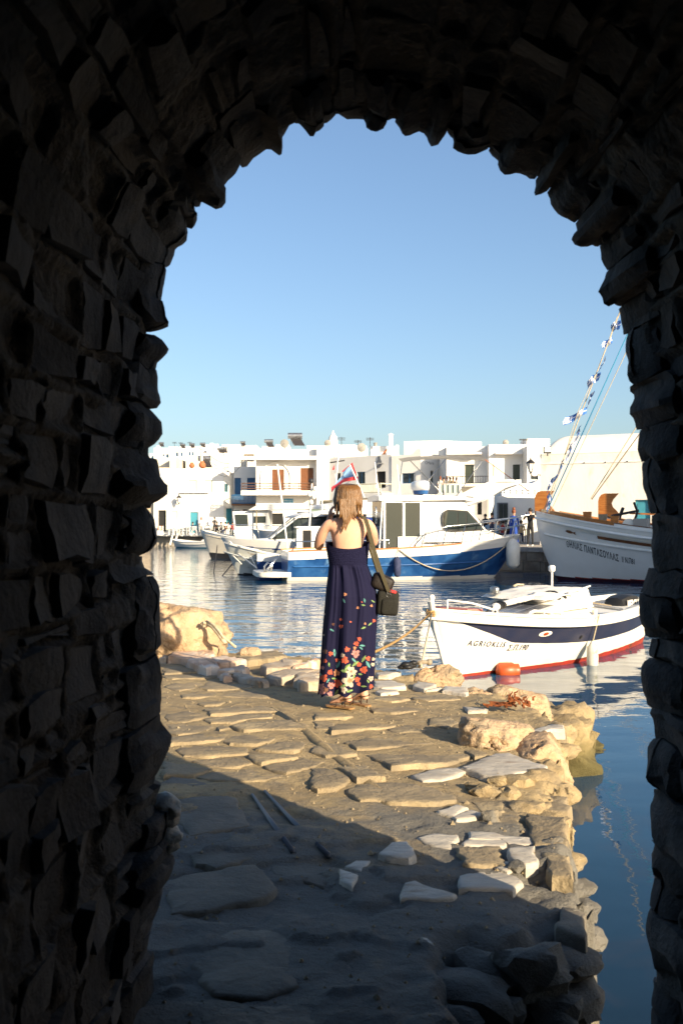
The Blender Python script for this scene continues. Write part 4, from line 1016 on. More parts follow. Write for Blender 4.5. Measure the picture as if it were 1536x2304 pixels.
# far box on the skyline
r7, f7 = building('skyline_box_house', 'white box house with two small windows standing on the skyline', PX(934, 112), PX(988, 106), 5, P(0, 995, 108).z, [(946, 1006, 959, 1018, 'window', M_blue), (973, 1003, 981, 1016, 'window', M_blue)], z0=3)
r7b, _ = building('skyline_box_house', 'sunlit blank gable of the box house on the skyline', PX(988.4, 106), PX(1027, 112), 4, P(0, 994, 108).z, [], z0=3)
# right hand houses
r8, f8 = building('green_door_house', 'white house with tall dark green door behind an iron balcony', PX(1000, 84), PX(1100, 83), 8, P(0, 1005, 83.5).z,
    [(1042, 1045, 1065, 1089, 'door', M_dkgreen), (1030, 1140, 1060, 1175, 'dark', None), (1073, 1120, 1083, 1158, 'dark', None)])
on_wall(f8, r8, 'roof_slab', M_white, 1008, 1019, 1085, 1025, 1.0)
on_wall(f8, r8, 'balcony_floor', M_white, 1010, 1089, 1100, 1096, 1.4)
railing(f8, r8, 1012, 1073, 1099, 1089, 1.35, M_dark, n=24, rr=.022)
r8b, f8b = building('shaded_wing', 'shaded white wing between the corner house and the green door house', PX(986, 88), PX(1004, 83.6), 5, P(0, 1007, 84).z, [])
# terrace with glass between white piers
T8 = thing('roof_terrace', 'white terrace with square piers and glass where people are sitting', 'terrace', P(1011, 1117, 81))
fT = Face(PX(984, 82), PX(1036, 81)); on_wall(fT, T8, 'floor', M_white, 984, 1109, 1037, 1117, -4)
for k in range(5):
    x = 988 + k * 11.4; on_wall(fT, T8, 'pier', M_white, x - 2, 1089, x + 2, 1109, -.15)
    if k < 4: on_wall(fT, T8, 'glass_panel', mat('terrace glass', (.35, .42, .38), .1), x + 2.2, 1091, x + 9.2, 1109, -.02, inset=-.06)
on_wall(fT, T8, 'top_rail', M_white, 984, 1087, 1037, 1089, -.2)
on_wall(fT, T8, 'wall_below', M_white, 990, 1117, 1034, 1225, -3, inset=-.5)
r9, f9 = building('two_storey_stair_house', 'broad white house with dark door, narrow shutter and outside stairs', PX(1099, 82), PX(1186, 82), 8, P(0, 1000, 82).z,
    [(1153, 1045, 1169, 1085, 'door', M_dkgreen), (1106, 1045, 1111, 1071, 'shutter', M_shut)])
on_wall(f9, r9, 'balcony_soffit', M_white, 1112, 1019, 1172, 1023, .7)
r9b, f9b = building('plain_white_house', 'plain white house next to the barrel vaulted chapel', PX(1185, 80), PX(1235, 80), 8, P(0, 1003, 80).z, [(1193, 1071, 1210, 1079, 'window', M_dkgreen)])
r9c, _ = building('roof_room', 'small square white roof room with an aerial, left of the chapel roof', PX(1184, 84), PX(1236, 84), 3, P(0, 987, 84).z, [], z0=6)
# outside stair masses in front of it
mb = MB(); st = thing('outside_stairs', 'white walled outside stair climbing to the dark door', 'stairs', P(1165, 1200, 62))
fS = Face(PX(1120, 62.5), PX(1220, 62.5)); poly = [(1128, 1220), (1128, 1104), (1145, 1093), (1161, 1079), (1172, 1079), (1172, 1088), (1196, 1088), (1212, 1079), (1218, 1079), (1218, 1220)]
mb = MB(); mb.prism([fS.px(x, y) for x, y in poly], -fS.n * 3); mb.build('stair_wall', M_white, st)
mb = MB(); fS2 = Face(PX(1118, 60), PX(1222, 60)); mb.prism([fS2.px(x, y) for x, y in [(1119, 1220), (1119, 1117), (1128, 1115), (1140, 1119), (1226, 1121), (1226, 1220)]], -fS2.n * 1.5); mb.build('low_wall', M_white, st)
for k in range(8):
    mb = MB(); a = P(1105 + k * 1.2, 1158 - k * 4.2, 63 + k * .3); mb.box((a.x, a.y, 1.0), (a.x + 1.5, a.y + .35, a.z)); mb.build('step', M_grey, st)
# drinks fridge
fr = thing('drinks_fridge', 'grey glass fronted drinks fridge against the low white wall', 'fridge', P(1131, 1205, 59.5)); fF = Face(PX(1118, 59.4), PX(1146, 59.4))
on_wall(fF, fr, 'cabinet', M_emblem, 1120, 1131, 1142, 1180, -.5)
for x in (1122, 1132): on_wall(fF, fr, 'glass_door', M_glass, x, 1134, x + 8.5, 1175, .03, inset=.01)
# lettered crate sign
# the chapel like hall with a barrel vault
ch_ = thing('barrel_vaulted_hall', 'large blind white hall with a rounded vault roof at the right', 'hall', (P(1330, 1200, 50).x, 52, 1.0))
f10 = Face(PX(1214, 50.5), PX(1560, 47)); q0, zE = f10.st(1226, 1024); L10 = f10.L
mb = MB(); zE = f10.st(1300, 1020)[1]
hq0, hz0 = f10.st(1427, 1165); hq1, hz1 = f10.st(1462, 1124)
hole = [(hq0, hq1, 1.2, hz1, 'door', M_teal)]
wall_with_holes(mb, f10, 0.0, L10, 1.0, zE, hole)
k = -f10.n * 7; A, B, T = f10.pt(0, 1), f10.pt(L10, 1), Vector((0, 0, zE - 1))
mb.add([A, A + k, A + k + T, A + T], [(0, 1, 2, 3)]); mb.add([B, B + k, B + k + T, B + T], [(0, 1, 2, 3)]); mb.build('wall', M_hall, ch_)
opening(f10, hole[0], 'door', M_teal, ch_)
mb = MB(); HV = f10.st(1300, 968)[1] - zE
def vault(u, v):
    a = math.pi * v; q = .25 + (L10 - .25) * u; e = min(1, (q / .9)); top = HV * (1 - (1 - e) ** 2.6 * .9) if q < .9 else HV
    return f10.pt(q, zE + max(0, math.sin(a)) ** .7 * top, -.25 - 3.4 + 3.4 * math.cos(a) * (1 if True else 0))
mb.grid(vault, 40, 20); mb.build('vault', M_hall, ch_, smooth=180)
mb = MB(); mb.obox(f10.pt(0, zE - .02, .0), f10.u * L10, f10.n * -.6, (0, 0, .05)); mb.build('ledge', M_hall, ch_)
mb = MB(); zb = f10.st(1300, 1043)[1]; mb.obox(f10.pt(.02, zb, .0), f10.u * (L10 - .1), f10.n * .03, (0, 0, .06)); mb.build('string_course', M_hall, ch_)
mb = MB(); 
for k_ in range(9): a = f10.pt(1.2 + k_ * 1.05, zb + .03, .04); mb.ball(a, .035, n=5, m=3)
mb.build('drain_stubs', M_dark, ch_)
# floodlight on its corner
fl = thing('floodlight', 'square floodlight on the corner of the vaulted hall', 'floodlight', P(1230, 1023, 49.8)); a = P(1223, 1020, 49.8); b = P(1239, 1005, 49.8)
mb = MB(); mb.box((a.x, 49.8, a.z), (b.x, 50.0, b.z)); mb.build('housing', M_dark, fl)
mb = MB(); mb.box((a.x + .02, 49.76, a.z + .07), (b.x - .02, 49.795, b.z - .03)); mb.build('lamp_glass', M_lampglass, fl)
mb = MB(); mb.tube([P(1231, 1020, 49.9), P(1231, 1026, 49.9)], .03, n=5); mb.build('bracket', M_dark, fl)
# wall lantern
def lantern(px, py, Y, s, label, arm):
    c = P(px, py, Y); rt = thing('wall_lantern', label, 'lantern', c, None)
    mb = MB(); n = 6
    mb.lathe([(.09 * s, 0), (.19 * s, .42 * s)], c=c, n=6); mb.build('lamp_glass', M_lampglass, rt)
    for j in range(6):
        t = 2 * math.pi * j / 6; mb = MB(); mb.tube([c + Vector((.095 * math.cos(t), .095 * math.sin(t), -.01)) * s, c + Vector((.195 * math.cos(t), .195 * math.sin(t), .43)) * s], .012 * s, n=4); mb.build('frame_bar', M_dark, rt)
    mb = MB(); mb.lathe([(.24 * s, .42 * s), (.16 * s, .52 * s), (.06 * s, .60 * s), (.03 * s, .62 * s), (.035 * s, .68 * s), (.005, .74 * s)], c=c, n=10); mb.build('lamp_cap', M_dark, rt, smooth=40)
    mb = MB(); mb.tube(arm, .028 * s, n=6); mb.lathe([(.03 * s, -.14 * s), (.05 * s, -.06 * s), (.10 * s, 0)], c=c, n=8); mb.build('arm', M_dark, rt, smooth=60)
    return rt
Yl = 49.2; e_ = lambda x, y: P(x, y, Yl)
lantern(1193, 1061, Yl, .98, 'black wall lantern on a scrolled arm beside the vaulted hall', [e_(1193, 1063), e_(1194, 1069), e_(1199, 1073), e_(1206, 1073), e_(1210, 1068), e_(1214, 1068), e_(1213, 1072)])
lantern(403, 1131, 96.2, 1.15, 'small wall lantern on the white harbour house', [P(403, 1133, 96.2), P(399, 1136, 96.4), P(396, 1130, 96.9)])
# roof things
solar_heater(666, 1006, 97, 1.45, 'biggest solar water heater, standing high on the big white house', tank=M_metal)
solar_heater(462, 1054, 99, 1.3, 'solar water heater with long collector behind the white harbour house')
solar_heater(606, 1008, 98, .9, 'solar water heater lying low at the left end of the big roof')
for i, (x, y, Y) in enumerate([(412, 1010, 165), (433, 1009, 160), (457, 1008, 160), (547, 1004, 170), (497, 1021, 140), (505, 1020, 140), (364, 1006, 170)]):
    solar_heater(x, y, Y, .9, ['skyline solar heater second from the left', 'skyline solar heater above the crooked cream chimney, left one', 'skyline solar heater right above the clay pots', 'lone skyline solar heater above the blue door house', 'left one of the low pair of solar heaters', 'right one of the low pair of solar heaters', 'leftmost skyline solar heater near the arch stones'][i], group='solar water heaters in the far town')
c = P(549, 1052, 98); mb = MB(); mb.lathe([(.30, 0), (.32, .5), (.3, 1.05), (.12, 1.15)], c=c, n=10); tag(mb.build('chimney', M_cream, smooth=50), 'round cream chimney above the blue door house', 'chimney')
c = P(560, 1030, 98.5); mb = MB(); mb.lathe([(.05, -.55), (.36, -.5), (.36, .5), (.05, .55)], c=c, n=12, axis='x'); tag(mb.build('water_tank', mat('brass tank', (.30, .22, .12), .4, metal=.6), smooth=40), 'brownish cylindrical water tank beside the round chimney', 'tank')
for (x, s_) in ((432, .5), (455, .62), (458, .4)):
    c = P(x, 1054, 97.6); mb = MB(); mb.lathe([(.1 * s_, 0), (.5 * s_, .3 * s_), (.55 * s_, .7 * s_), (.3 * s_, 1.0 * s_), (.34 * s_, 1.15 * s_)], c=c, n=10)
    tag(mb.build('clay_pot', M_terra, smooth=50), {432: 'clay pot at the left on the white harbour house roof', 455: 'largest clay pot on the white harbour house roof', 458: 'low clay pot beside the largest one on the roof'}[x], 'pot')
mb = MB(); a = P(454, 1050, 98); b = P(454, 1012, 98); mb.tube([a, b], .13, n=6); mb.lathe([(.2, 0), (.2, .2), (.1, .3)], c=b, n=6); tag(mb.build('chimney', M_cream), 'thin crooked cream chimney over the harbour house', 'chimney')
for x, y0, y1, Y, l in ((768, 983, 1008, 94, 'aerial with crossbars over the long roof room'), (805, 990, 1009, 94, 'thin bare aerial right of the crossbar aerial'), (832, 984, 1006, 90, 'aerial at the left of the roof block with the orange hatch'), (393, 994, 1006, 160, 'far aerial at the left skyline'), (407, 995, 1006, 160, 'far aerial between the skyline solar heaters'), (427, 994, 1006, 160, 'far aerial right of the skyline solar heaters'), (1177, 987, 1000, 82, 'short aerial beside the square roof room')): antenna(x, y0, y1, Y, l)
dish(640, 998, 96, .42, 'grey satellite dish left of the biggest solar heater'); dish(813, 1007, 92, .42, 'satellite dish on the long roof room'); dish(737, 997, 95, .32, 'white satellite dish behind the stair tower'); dish(1137, 996, 84, .26, 'small grey satellite dish on the stair house roof')
# far houses climbing the hill
k = 0
looks = ['flat roofed', 'narrow', 'broad', 'low', 'tall', 'stepped', 'square', 'long']
def far_house(x0, x1, yt, Y, m=None, wins=(), lab=''):
    global k
    k += 1
    ztop = P(0, yt, Y).z; z0 = max(.9, ztop - 9)
    r_, f_ = building('far_white_house', lab, PX(x0, Y), PX(x1, Y), 7, ztop, [(a, b, c, d, 'window', M_blue) for a, b, c, d in wins], m=m, z0=z0, group='cube houses on the hillside')
    return r_
FH = [(336, 352, 1020, 118, 0, [(341, 1026, 346, 1034)]), (346, 378, 1008, 170, 0, []), (362, 400, 1016, 140, 0, [(366, 1022, 370, 1030), (374, 1022, 380, 1030)]), (386, 440, 1012, 132, 0, [(396, 1018, 401, 1027), (407, 1018, 411, 1027), (425, 1017, 429, 1025), (432, 1017, 436, 1025)]),
      (337, 385, 1035, 108, 1, []), (382, 396, 1029, 106, 1, []), (418, 452, 1026, 110, 1, []), (437, 466, 1007, 150, 0, []), (465, 474, 1008, 148, 0, []), (474, 530, 1005, 165, 0, []), (526, 578, 1002, 170, 0, []),
      (440, 500, 1019, 138, 1, []), (484, 512, 1025, 118, 1, [(470, 1030, 474, 1034)]), (508, 560, 1024, 120, 0, []), (560, 600, 1010, 150, 0, []), (590, 640, 1004, 160, 0, []), (380, 400, 1005, 200, 0, []), (404, 470, 1004, 210, 0, []), (455, 480, 1001, 230, 0, []), (500, 540, 1000, 220, 0, []),
      (735, 760, 998, 110, 0, []), (752, 800, 1001, 112, 0, []), (790, 825, 1003, 108, 0, []), (1060, 1110, 1006, 100, 0, []), (1100, 1190, 1002, 100, 0, []), (620, 650, 1000, 170, 0, []), (690, 740, 1003, 150, 0, [])]
FL = ['small far house with one window, touching the left arch stones', 'far house on the skyline at the left arch stones', 'far white house with two windows left of the long windowed one', 'long far house with four dark windows under the skyline',
 'low cream house directly above the masonry house end', 'narrow cream block like a chimney above the masonry house', 'cream house behind the clay pots', 'far white block behind the crooked cream chimney', 'narrow white slab between two far blocks over the pots', 'long white house below the twin skyline solar heaters',
 'wide white skyline house above the recessed blue door house', 'cream house behind the largest collector panel', 'low cream wall house right of the large collector', 'white house behind the round cream chimney', 'white skyline house at the left end of the big roof', 'white skyline house left of the biggest solar heater',
 'tiny distant house between two solar heaters on the skyline', 'faint low house row on the far left skyline', 'tiny far house peeping over the skyline near the pots', 'tiny far skyline house above the blue doors', 'white block just behind the stair tower', 'white block below the crossbar aerial', 'white block under the bare aerial',
 'white house behind the green door house roof', 'long white wall behind the stair house roof', 'far block beneath the biggest solar heater', 'far block between the big roof and the stair tower']
for (x0, x1, yt, Y, mi, w_), lb in zip(FH, FL): far_house(x0, x1, yt, Y, M_cream if mi else None, [w for w in w_ if x0 < w[0] < x1], lb)
c = P(749, 1000, 108); mb = MB(); mb.box((c.x - .5, c.y - .5, c.z - 1), (c.x + .5, c.y + .5, c.z + .4)); mb.lathe([(.5, .4), (.45, .8), (.2, 1.1), (.05, 1.5)], c=c, n=10); tag(mb.build('belfry', M_white, smooth=40), 'small white domed belfry on the skyline behind the stair tower', 'belfry')
for (x, y, lb) in ((357, 1003, 'little white chimney nearest the left arch stones'), (477, 997, 'rounded white chimney right of the skyline heaters'), (488, 999, 'brownish topped chimney next to the rounded one'), (509, 1000, 'smallest chimney alone on the left skyline')):
    c = P(x, y + 10, 165); mb = MB(); mb.box((c.x - .3, c.y - .3, c.z - .5), (c.x + .3, c.y + .3, c.z + .7)); tag(mb.build('chimney', M_white), lb, 'chimney', 'far skyline chimneys')
# overhead wires and bulbs
mb = MB()
for (a, b) in (((455, 1010, 98), (548, 1032, 97)), ((455, 1026, 98), (548, 1036, 97)), ((480, 1060, 97), (548, 1040, 97))):
    p, q_ = P(*a), P(*b); mb.tube([p.lerp(q_, t / 8) - Vector((0, 0, .9 * math.sin(math.pi * t / 8))) for t in range(9)], .022, n=4)
tag(mb.build('overhead_wires', M_dark), 'thin black wires sagging between the roofs above the harbour house', 'wires')
sl_ = thing('string_lights', 'two strings of small bulbs hung before the stair house', 'string lights', P(1150, 1110, 58))
for j, (y0, y1) in enumerate(((1099, 1100), (1103, 1106))):
    p, q_ = P(1092, y0, 58), P(1216, y1, 58); mb = MB(); mb.tube([p.lerp(q_, t / 10) - Vector((0, 0, .12 * math.sin(math.pi * t / 10 * 2) ** 2)) for t in range(11)], .012, n=4); w_ = mb.build('wire', M_dark, sl_)
    for t in range(1, 9): mb = MB(); c = p.lerp(q_, t / 9) - Vector((0, 0, .12)); mb.ball(c, .05, n=6, m=4); mb.build('bulb', M_lampglass, w_)
# ------------------------------------------------------------------ boats
class Hull:
    """x forward, y to port, z up from the waterline; S(t, v, side): t 0 at the bow, 1 at the stern, v 0 keel, 1 rail"""
    def __init__(s, L, B, zb, zm, zs, draft, over, tr=.75, full=.5, stem_p=1.5, flare=.9, zlow=.55, cf=.42, rake_st=0.0, wpow=1.0, xo=0.0):
        s.__dict__.update(locals())
    def sheer(s, t):
        if t < s.zlow: k = 1 - t / s.zlow; return s.zm + (s.zb - s.zm) * k ** 1.8
        k = (t - s.zlow) / (1 - s.zlow); return s.zm + (s.zs - s.zm) * k ** 1.8
    def keel(s, t): return -s.draft * (1 - .25 * t)
    def w(s, t):
        if t <= s.cf: return math.sin(math.pi / 2 * (t / s.cf)) ** (.62 * s.wpow)
        k = (t - s.cf) / (1 - s.cf); return 1 - (1 - s.tr) * k ** 2.4
    def S(s, t, v, side=1, out=0.0):
        z = s.keel(t) + (s.sheer(t) - s.keel(t)) * v
        vv = (z - s.keel(t)) / (s.sheer(t) - s.keel(t))
        p = s.full + (s.flare - s.full) * (1 - min(1, t / .45)) ** 1.1
        if s.tr < .2 and t > .75: p += (s.flare - s.full) * ((t - .75) / .25) ** 1.5
        y = s.B / 2 * s.w(t) * max(0, vv) ** p
        x = s.xo + s.L / 2 - s.L * t - s.over * max(0, 1 - vv) ** s.stem_p * (1 - t) ** 2 + s.rake_st * (1 - vv) * t ** 4
        return Vector((x, side * (y + out), z))
    def vz(s, t, z): return (z - s.keel(t)) / (s.sheer(t) - s.keel(t))
def hull_mesh(h, name, mats, bands, root, nt=44, nv=22, thick=.05):
    mb = MB()
    v0_ = h.vz(.5, -.06); vs_ = [0, v0_ * .5] + [v0_ + (1 - v0_) * i / nv for i in range(nv + 1)]
    nvv = len(vs_) - 1
    for side in (1, -1):
        k = len(mb.v)
        for i in range(nt + 1):
            t = (i / nt) ** 1.25
            for v in vs_: mb.v.append(h.S(t, v, side))
        for i in range(nt):
            for j in range(nvv):
                t = ((i + .5) / nt) ** 1.25; v = (vs_[j] + vs_[j + 1]) / 2; z = h.S(t, v).z
                mb.f.append((k + i * (nvv + 1) + j, k + (i + 1) * (nvv + 1) + j, k + (i + 1) * (nvv + 1) + j + 1, k + i * (nvv + 1) + j + 1)); mb.m.append(bands(t, v, z, h.sheer(t)))
    if h.tr > .02:                                    # transom
        n = len(vs_); k = len(mb.v)
        for v in vs_: mb.v += [h.S(1, v, 1), h.S(1, v, -1)]
        for j in range(n - 1): mb.f.append((k + 2 * j, k + 2 * j + 1, k + 2 * j + 3, k + 2 * j + 2)); mb.m.append(bands(1, (vs_[j] + vs_[j + 1]) / 2, h.S(1, (vs_[j] + vs_[j + 1]) / 2).z, h.sheer(1)))
    return mb.build(name, mats, root, smooth=50, weld=True)
def deck_mesh(h, m, root, drop=.12, inset=.03, name='deck', t0=.0, t1=1.0, n=30, v=None):
    mb = MB()
    def fn(u, w_):
        t = t0 + (t1 - t0) * u; p = h.S(t, 1); y = max(0, p.y - inset); yy = y * (2 * w_ - 1)
        return (p.x - .02, yy, p.z - drop + .04 * (1 - (2 * w_ - 1) ** 2) * min(1, y))
    mb.grid(fn, n, 6); return mb.build(name, m, root, smooth=180)
def rail_mesh(h, m, root, r=.035, name='gunwale', dz=0.0, t0=0.0, t1=1.0, hgt_=None, out=0.0, n=28, v=1.0, sides=(1, -1)):
    for sd in sides:
        mb = MB()
        pts = [h.S(t0 + (t1 - t0) * i / n, v, sd, out) + Vector((0, 0, dz)) for i in range(n + 1)]
        if hgt_ is None: mb.tube(pts, r, n=6)
        else:
            for a, b in zip(pts, pts[1:]):
                nrm = Vector((0, sd, 0)) * r
                up = Vector((0, 0, hgt_))
                mb.add([a - nrm, a + nrm, b + nrm, b - nrm, a - nrm + up, a + nrm + up, b + nrm + up, b - nrm + up], [(0, 1, 2, 3), (4, 5, 6, 7), (0, 3, 7, 4), (1, 2, 6, 5)])
        o = mb.build(name, m, root, smooth=60 if hgt_ is None else None)
    return o
def hull_text(h, s, x0, z0, size, side, m, root, spacing=1.0, squash=1.0, slope=0.0, bold=0.0, aft=True, name='lettering'):
    vs, fs, w = text_mesh(s, 1.0, bold=bold, spacing=spacing); mb = MB(); out = []
    for (a, b) in vs:
        x = x0 + (-1 if aft else 1) * a * size * squash; z = z0 + b * size + slope * a * size * squash
        t = .3
        for _ in range(12):
            vz = h.vz(t, z); p = h.S(t, vz, side); t += (p.x - x) / h.L
        out.append(h.S(t, h.vz(t, z), side, .008))
    mb.add(out, fs); return mb.build(name, m, root)
def loft(secs, m, root, name, cap=True, smooth=40, close=True, mi=None):
    n = len(secs[0]); mb = MB(); mb.v = [Vector(p) for s in secs for p in s]
    for i in range(len(secs) - 1):
        for j in range(n if close else n - 1): mb.f.append((i * n + j, i * n + (j + 1) % n, (i + 1) * n + (j + 1) % n, (i + 1) * n + j)); mb.m.append(0)
    if cap: mb.f += [tuple(range(n))[::-1], tuple((len(secs) - 1) * n + j for j in range(n))]; mb.m += [0, 0]
    return mb.build(name, m, root, smooth=smooth)
def place(root, x, y, deg, z=0.0): root.location = (x, y, z); root.rotation_euler = (0, 0, R(deg))
def sag(a, b, d, n=10): a, b = Vector(a), Vector(b); return [a.lerp(b, t / n) - Vector((0, 0, d * 4 * (t / n) * (1 - t / n))) for t in range(n + 1)]
def W(root, p): return Matrix.Translation(root.location) @ root.rotation_euler.to_matrix().to_4x4() @ Vector(p)
def fender_at(root, p, m, r, l, label, pts=None):
    q = W(root, p); f = thing('fender', label, 'fender', (q.x, q.y, q.z - l)); mb = MB()
    mb.lathe([(.01, -l), (r * .5, -l * .97), (r * .95, -l * .85), (r, -l * .5), (r * .95, -l * .15), (r * .5, -.02), (r * .2, .03)], c=q, n=12); mb.build('body', m, f, smooth=60)
    if pts: mb = MB(); mb.tube([q + Vector((0, 0, 0)), pts], .012, n=5); mb.build('line', M_rope, f)
    return f

# ---- A: the small white caique at the right
A = thing('moored_boat', 'small white wooden boat with black stripe and solar panel, moored nearest the landing', 'boat', (0, 0, 0))
hA = Hull(6.2, 1.95, .97, .73, .82, .35, .55, tr=.35, full=.42, flare=1.0, zlow=.55, cf=.43, stem_p=1.0, xo=-.25)
def bandA(t, v, z, sh):
    return 0
hull_mesh(hA, 'hull', [M_bwhite2, M_navy, M_red], bandA, A, nt=90, nv=44)
deck_mesh(hA, M_bwhite2, A, drop=.10)
for nm_, m_, f0, f1, t0_ in (('stripe', M_navy, lambda t: hA.sheer(t) - .135 - min(.25, max(.0, (t - .035) * 1.75)) - .004 * nz((t * 40, 0, 0)), lambda t: hA.sheer(t) - .135, .036), ('boot_stripe', M_red, lambda t: -.10, lambda t: .038 + .07 * t + .012 * nz((t * 30, 0, 3)), .0)):
    for sd in (1, -1):
        mb = MB()
        def fs_(u, v, f0=f0, f1=f1, t0_=t0_, sd=sd):
            t = t0_ + (.999 - t0_) * u; z = f0(t) + (f1(t) - f0(t)) * v; return hA.S(t, hA.vz(t, z), sd, .004)
        mb.grid(fs_, 90, 8); mb.build(nm_, m_, A, smooth=180)
rail_mesh(hA, M_bwhite2, A, r=.030, hgt_=.035, out=.0, name='gunwale')
rail_mesh(hA, M_bwhite2, A, r=.020, name='rubbing_strake', dz=-.11, out=.012, t0=.0)
mb = MB(); mb.tube([hA.S(0, 1.10) , hA.S(0, .8), hA.S(0, .55), hA.S(0, .32), hA.S(0, .1)], [.05, .042, .036, .034, .03], n=6); mb.build('stem', M_bwhite2, A, smooth=60)
hull_text(hA, 'AGRIOKLIS', 2.33, .46, .11, 1, M_letter, A, bold=.012, spacing=1.35, squash=.86, slope=-.10)
hull_text(hA, 'Σ.Π.190', 1.66, .345, .12, 1, M_letter, A, bold=.012, spacing=1.1, squash=.85, slope=-.04)
mb = MB(); mb.add([(1.6 + i * 0, 0, 0) for i in range(0)], [])
def oval(h, x, z, rx, rz, m, name, out=.012, side=1, n=14):
    mb = MB(); vs = []
    for k in range(n):
        a = 2 * math.pi * k / n; xx, zz = x + rx * math.cos(a), z + rz * math.sin(a); t = .3
        for _ in range(12): t += (h.S(t, h.vz(t, zz), side).x - xx) / h.L
        vs.append(h.S(t, h.vz(t, zz), side, out))
    c = sum(vs, Vector()) / n; mb.add(vs + [c + Vector((0, side * .01, 0))], [(i, (i + 1) % n, n) for i in range(n)]); return mb.build(name, m, A if h is hA else None)
oval(hA, 1.10, .56, .13, .042, M_bwhite2, 'hawse_plate'); oval(hA, 1.10, .56, .05, .026, M_orange, 'hawse_hole', .022)
oval(hA, .20, .44, .035, .03, M_black, 'drain_hole', .012)
# foredeck hatch, cabin trunk
mb = MB(); mb.obox((2.0, -.30, .90), (.45, .05, .03), (0, .58, 0), (0, 0, .05)); mb.build('foredeck_hatch', M_pink, A)
def trunk(x, w, z, h_): return [(x, -w, z), (x, -w * .96, z + h_ * .55), (x, -w * .80, z + h_ * .88), (x, -w * .4, z + h_), (x, w * .4, z + h_), (x, w * .80, z + h_ * .88), (x, w * .96, z + h_ * .55), (x, w, z)]
loft([trunk(1.62, .36, .80, .10), trunk(1.45, .50, .76, .26), trunk(1.0, .66, .70, .34), (trunk(.3, .74, .66, .40)), trunk(-.5, .76, .62, .44), trunk(-1.45, .76, .60, .46), trunk(-1.5, .74, .60, .44)], M_bwhite2, A, 'cabin')
loft([trunk(.30, .70, 1.00, .05), trunk(-.05, .70, 1.02, .22), trunk(-.5, .72, 1.04, .34), trunk(-1.1, .72, 1.04, .36), trunk(-1.6, .72, 1.04, .10)], M_canvas, A, 'cabin_cover', smooth=60)
sp = MB(); sp.obox((1.25, -.28, 1.05), (-1.15, 0, .13), (0, .95, -.02), (0, 0, .03)); s_ = sp.build('solar_panel', mat('solar panel frame', (.6, .6, .6), .35, metal=.5), A)
sp = MB(); 
for i in range(6):
    for j in range(4):
        o = Vector((1.21, -.24, 1.083)) + Vector((-1.10, 0, .124)) * (i / 6) + Vector((0, .89, -.019)) * (j / 4); sp.obox(o, Vector((-1.10, 0, .124)) / 6 * .93, Vector((0, .89, -.019)) / 4 * .93, (0, 0, .004))
sp.build('cell', mat('solar cells', (.10, .11, .14), .18, spec=.7), s_)
# wheelhouse-less tilted top
mb = MB(); mb.prism([(-.75, -.62, 1.38), (-1.55, -.62, 1.50), (-2.05, -.66, .86), (-1.2, -.66, .98)], (0, 1.24, 0)); mb.build('windscreen_box', M_bwhite2, A)
mb = MB()
def drape(u, v, dz=0):
    x = .38 - 2.0 * u; y = (2 * v - 1) * (.62 + .02 * math.sin(u * 9)); e = max(abs(2 * v - 1), abs(2 * u - 1)); return (x, y, 1.40 + .15 * u + .05 * nz((x * 3, y * 3, 1)) + .02 * nz((x * 9, y * 9, 2)) - .10 * e ** 10 - dz)
mb.grid(drape, 28, 20); mb.build('cabin_top', M_canvas, A, smooth=180)
mb = MB(); mb.tube([(-.55, .66, 1.46), (-1.1, .66, 1.50), (-1.55, .66, 1.56)], .022, n=6); mb.build('grab_handle', M_bwhite, A)
rl = MB(); rl.tube([(1.15, .66, .72), (1.22, .66, .95), (1.1, .66, 1.09), (.95, .66, 1.12), (.1, .68, 1.02), (-1.0, .70, .92)], .026, n=8); rl.build('handrail', M_bwhite, A, smooth=180)
for x, z in ((.55, 1.06), (-.2, .99)):
    mb = MB(); mb.tube([(x, .66, .8), (x + .02, .68, z)], .014, n=6); mb.build('handrail_post', M_bwhite, A)
# furled sail on its boom over the cabin
pts = [Vector((1.75, .30, 1.22)), Vector((1.3, .3, 1.28)), Vector((.7, .3, 1.33)), Vector((.2, .32, 1.36)), Vector((-.35, .42, 1.33)), Vector((-.8, .5, 1.2)), Vector((-1.1, .55, 1.08))]
mb = MB(); fine = []
for a, b in zip(pts, pts[1:]):
    for k in range(7): fine.append(a.lerp(b, k / 7))
fine.append(pts[-1])
mb.tube(fine, [.055 + .03 * abs(nz(p, 6, 2)) + .03 * abs(nz(p, 14, 5)) + (.06 if .2 > p.x > -1.0 else 0) for p in fine], n=10)
fs_ = mb.build('furled_sail', M_canvas, A, smooth=180)
for x in (1.62, 1.52, -.38, -.55):
    c = min(fine, key=lambda p: abs(p.x - x)); mb = MB(); mb.tube([c + Vector((-.045, 0, 0)), c + Vector((.045, 0, 0))], .098 if x > 0 else .17, n=12); mb.build('black_strap', M_black, fs_)
mb = MB(); mb.tube([(-.7, .52, 1.22), (-1.6, .60, 1.08), (-3.0, .72, .88)], [.05, .045, .04], n=8); mb.build('boom', M_metal, A, smooth=60)
mb = MB(); mb.tube([(-.9, .46, 1.28), (-1.7, .52, 1.14), (-2.7, .62, .98)], .028, n=8); mb.build('boom', M_oldwood, A, smooth=60)
mb = MB(); mb.tube([(1.72, .30, 1.26), (1.74, .30, 1.1), (1.72, .28, .95), (1.68, .27, .85)], [.05, .07, .085, .04], n=8); mb.build('sail_bag', M_canvas, A, smooth=180)
for (a, b) in (((1.7, .3, 1.2), (2.05, .5, .92)), ((1.75, .3, 1.25), (1.95, .1, .95))): mb = MB(); mb.tube([a, b], .018, n=5); mb.build('spar_leg', M_dark, A)
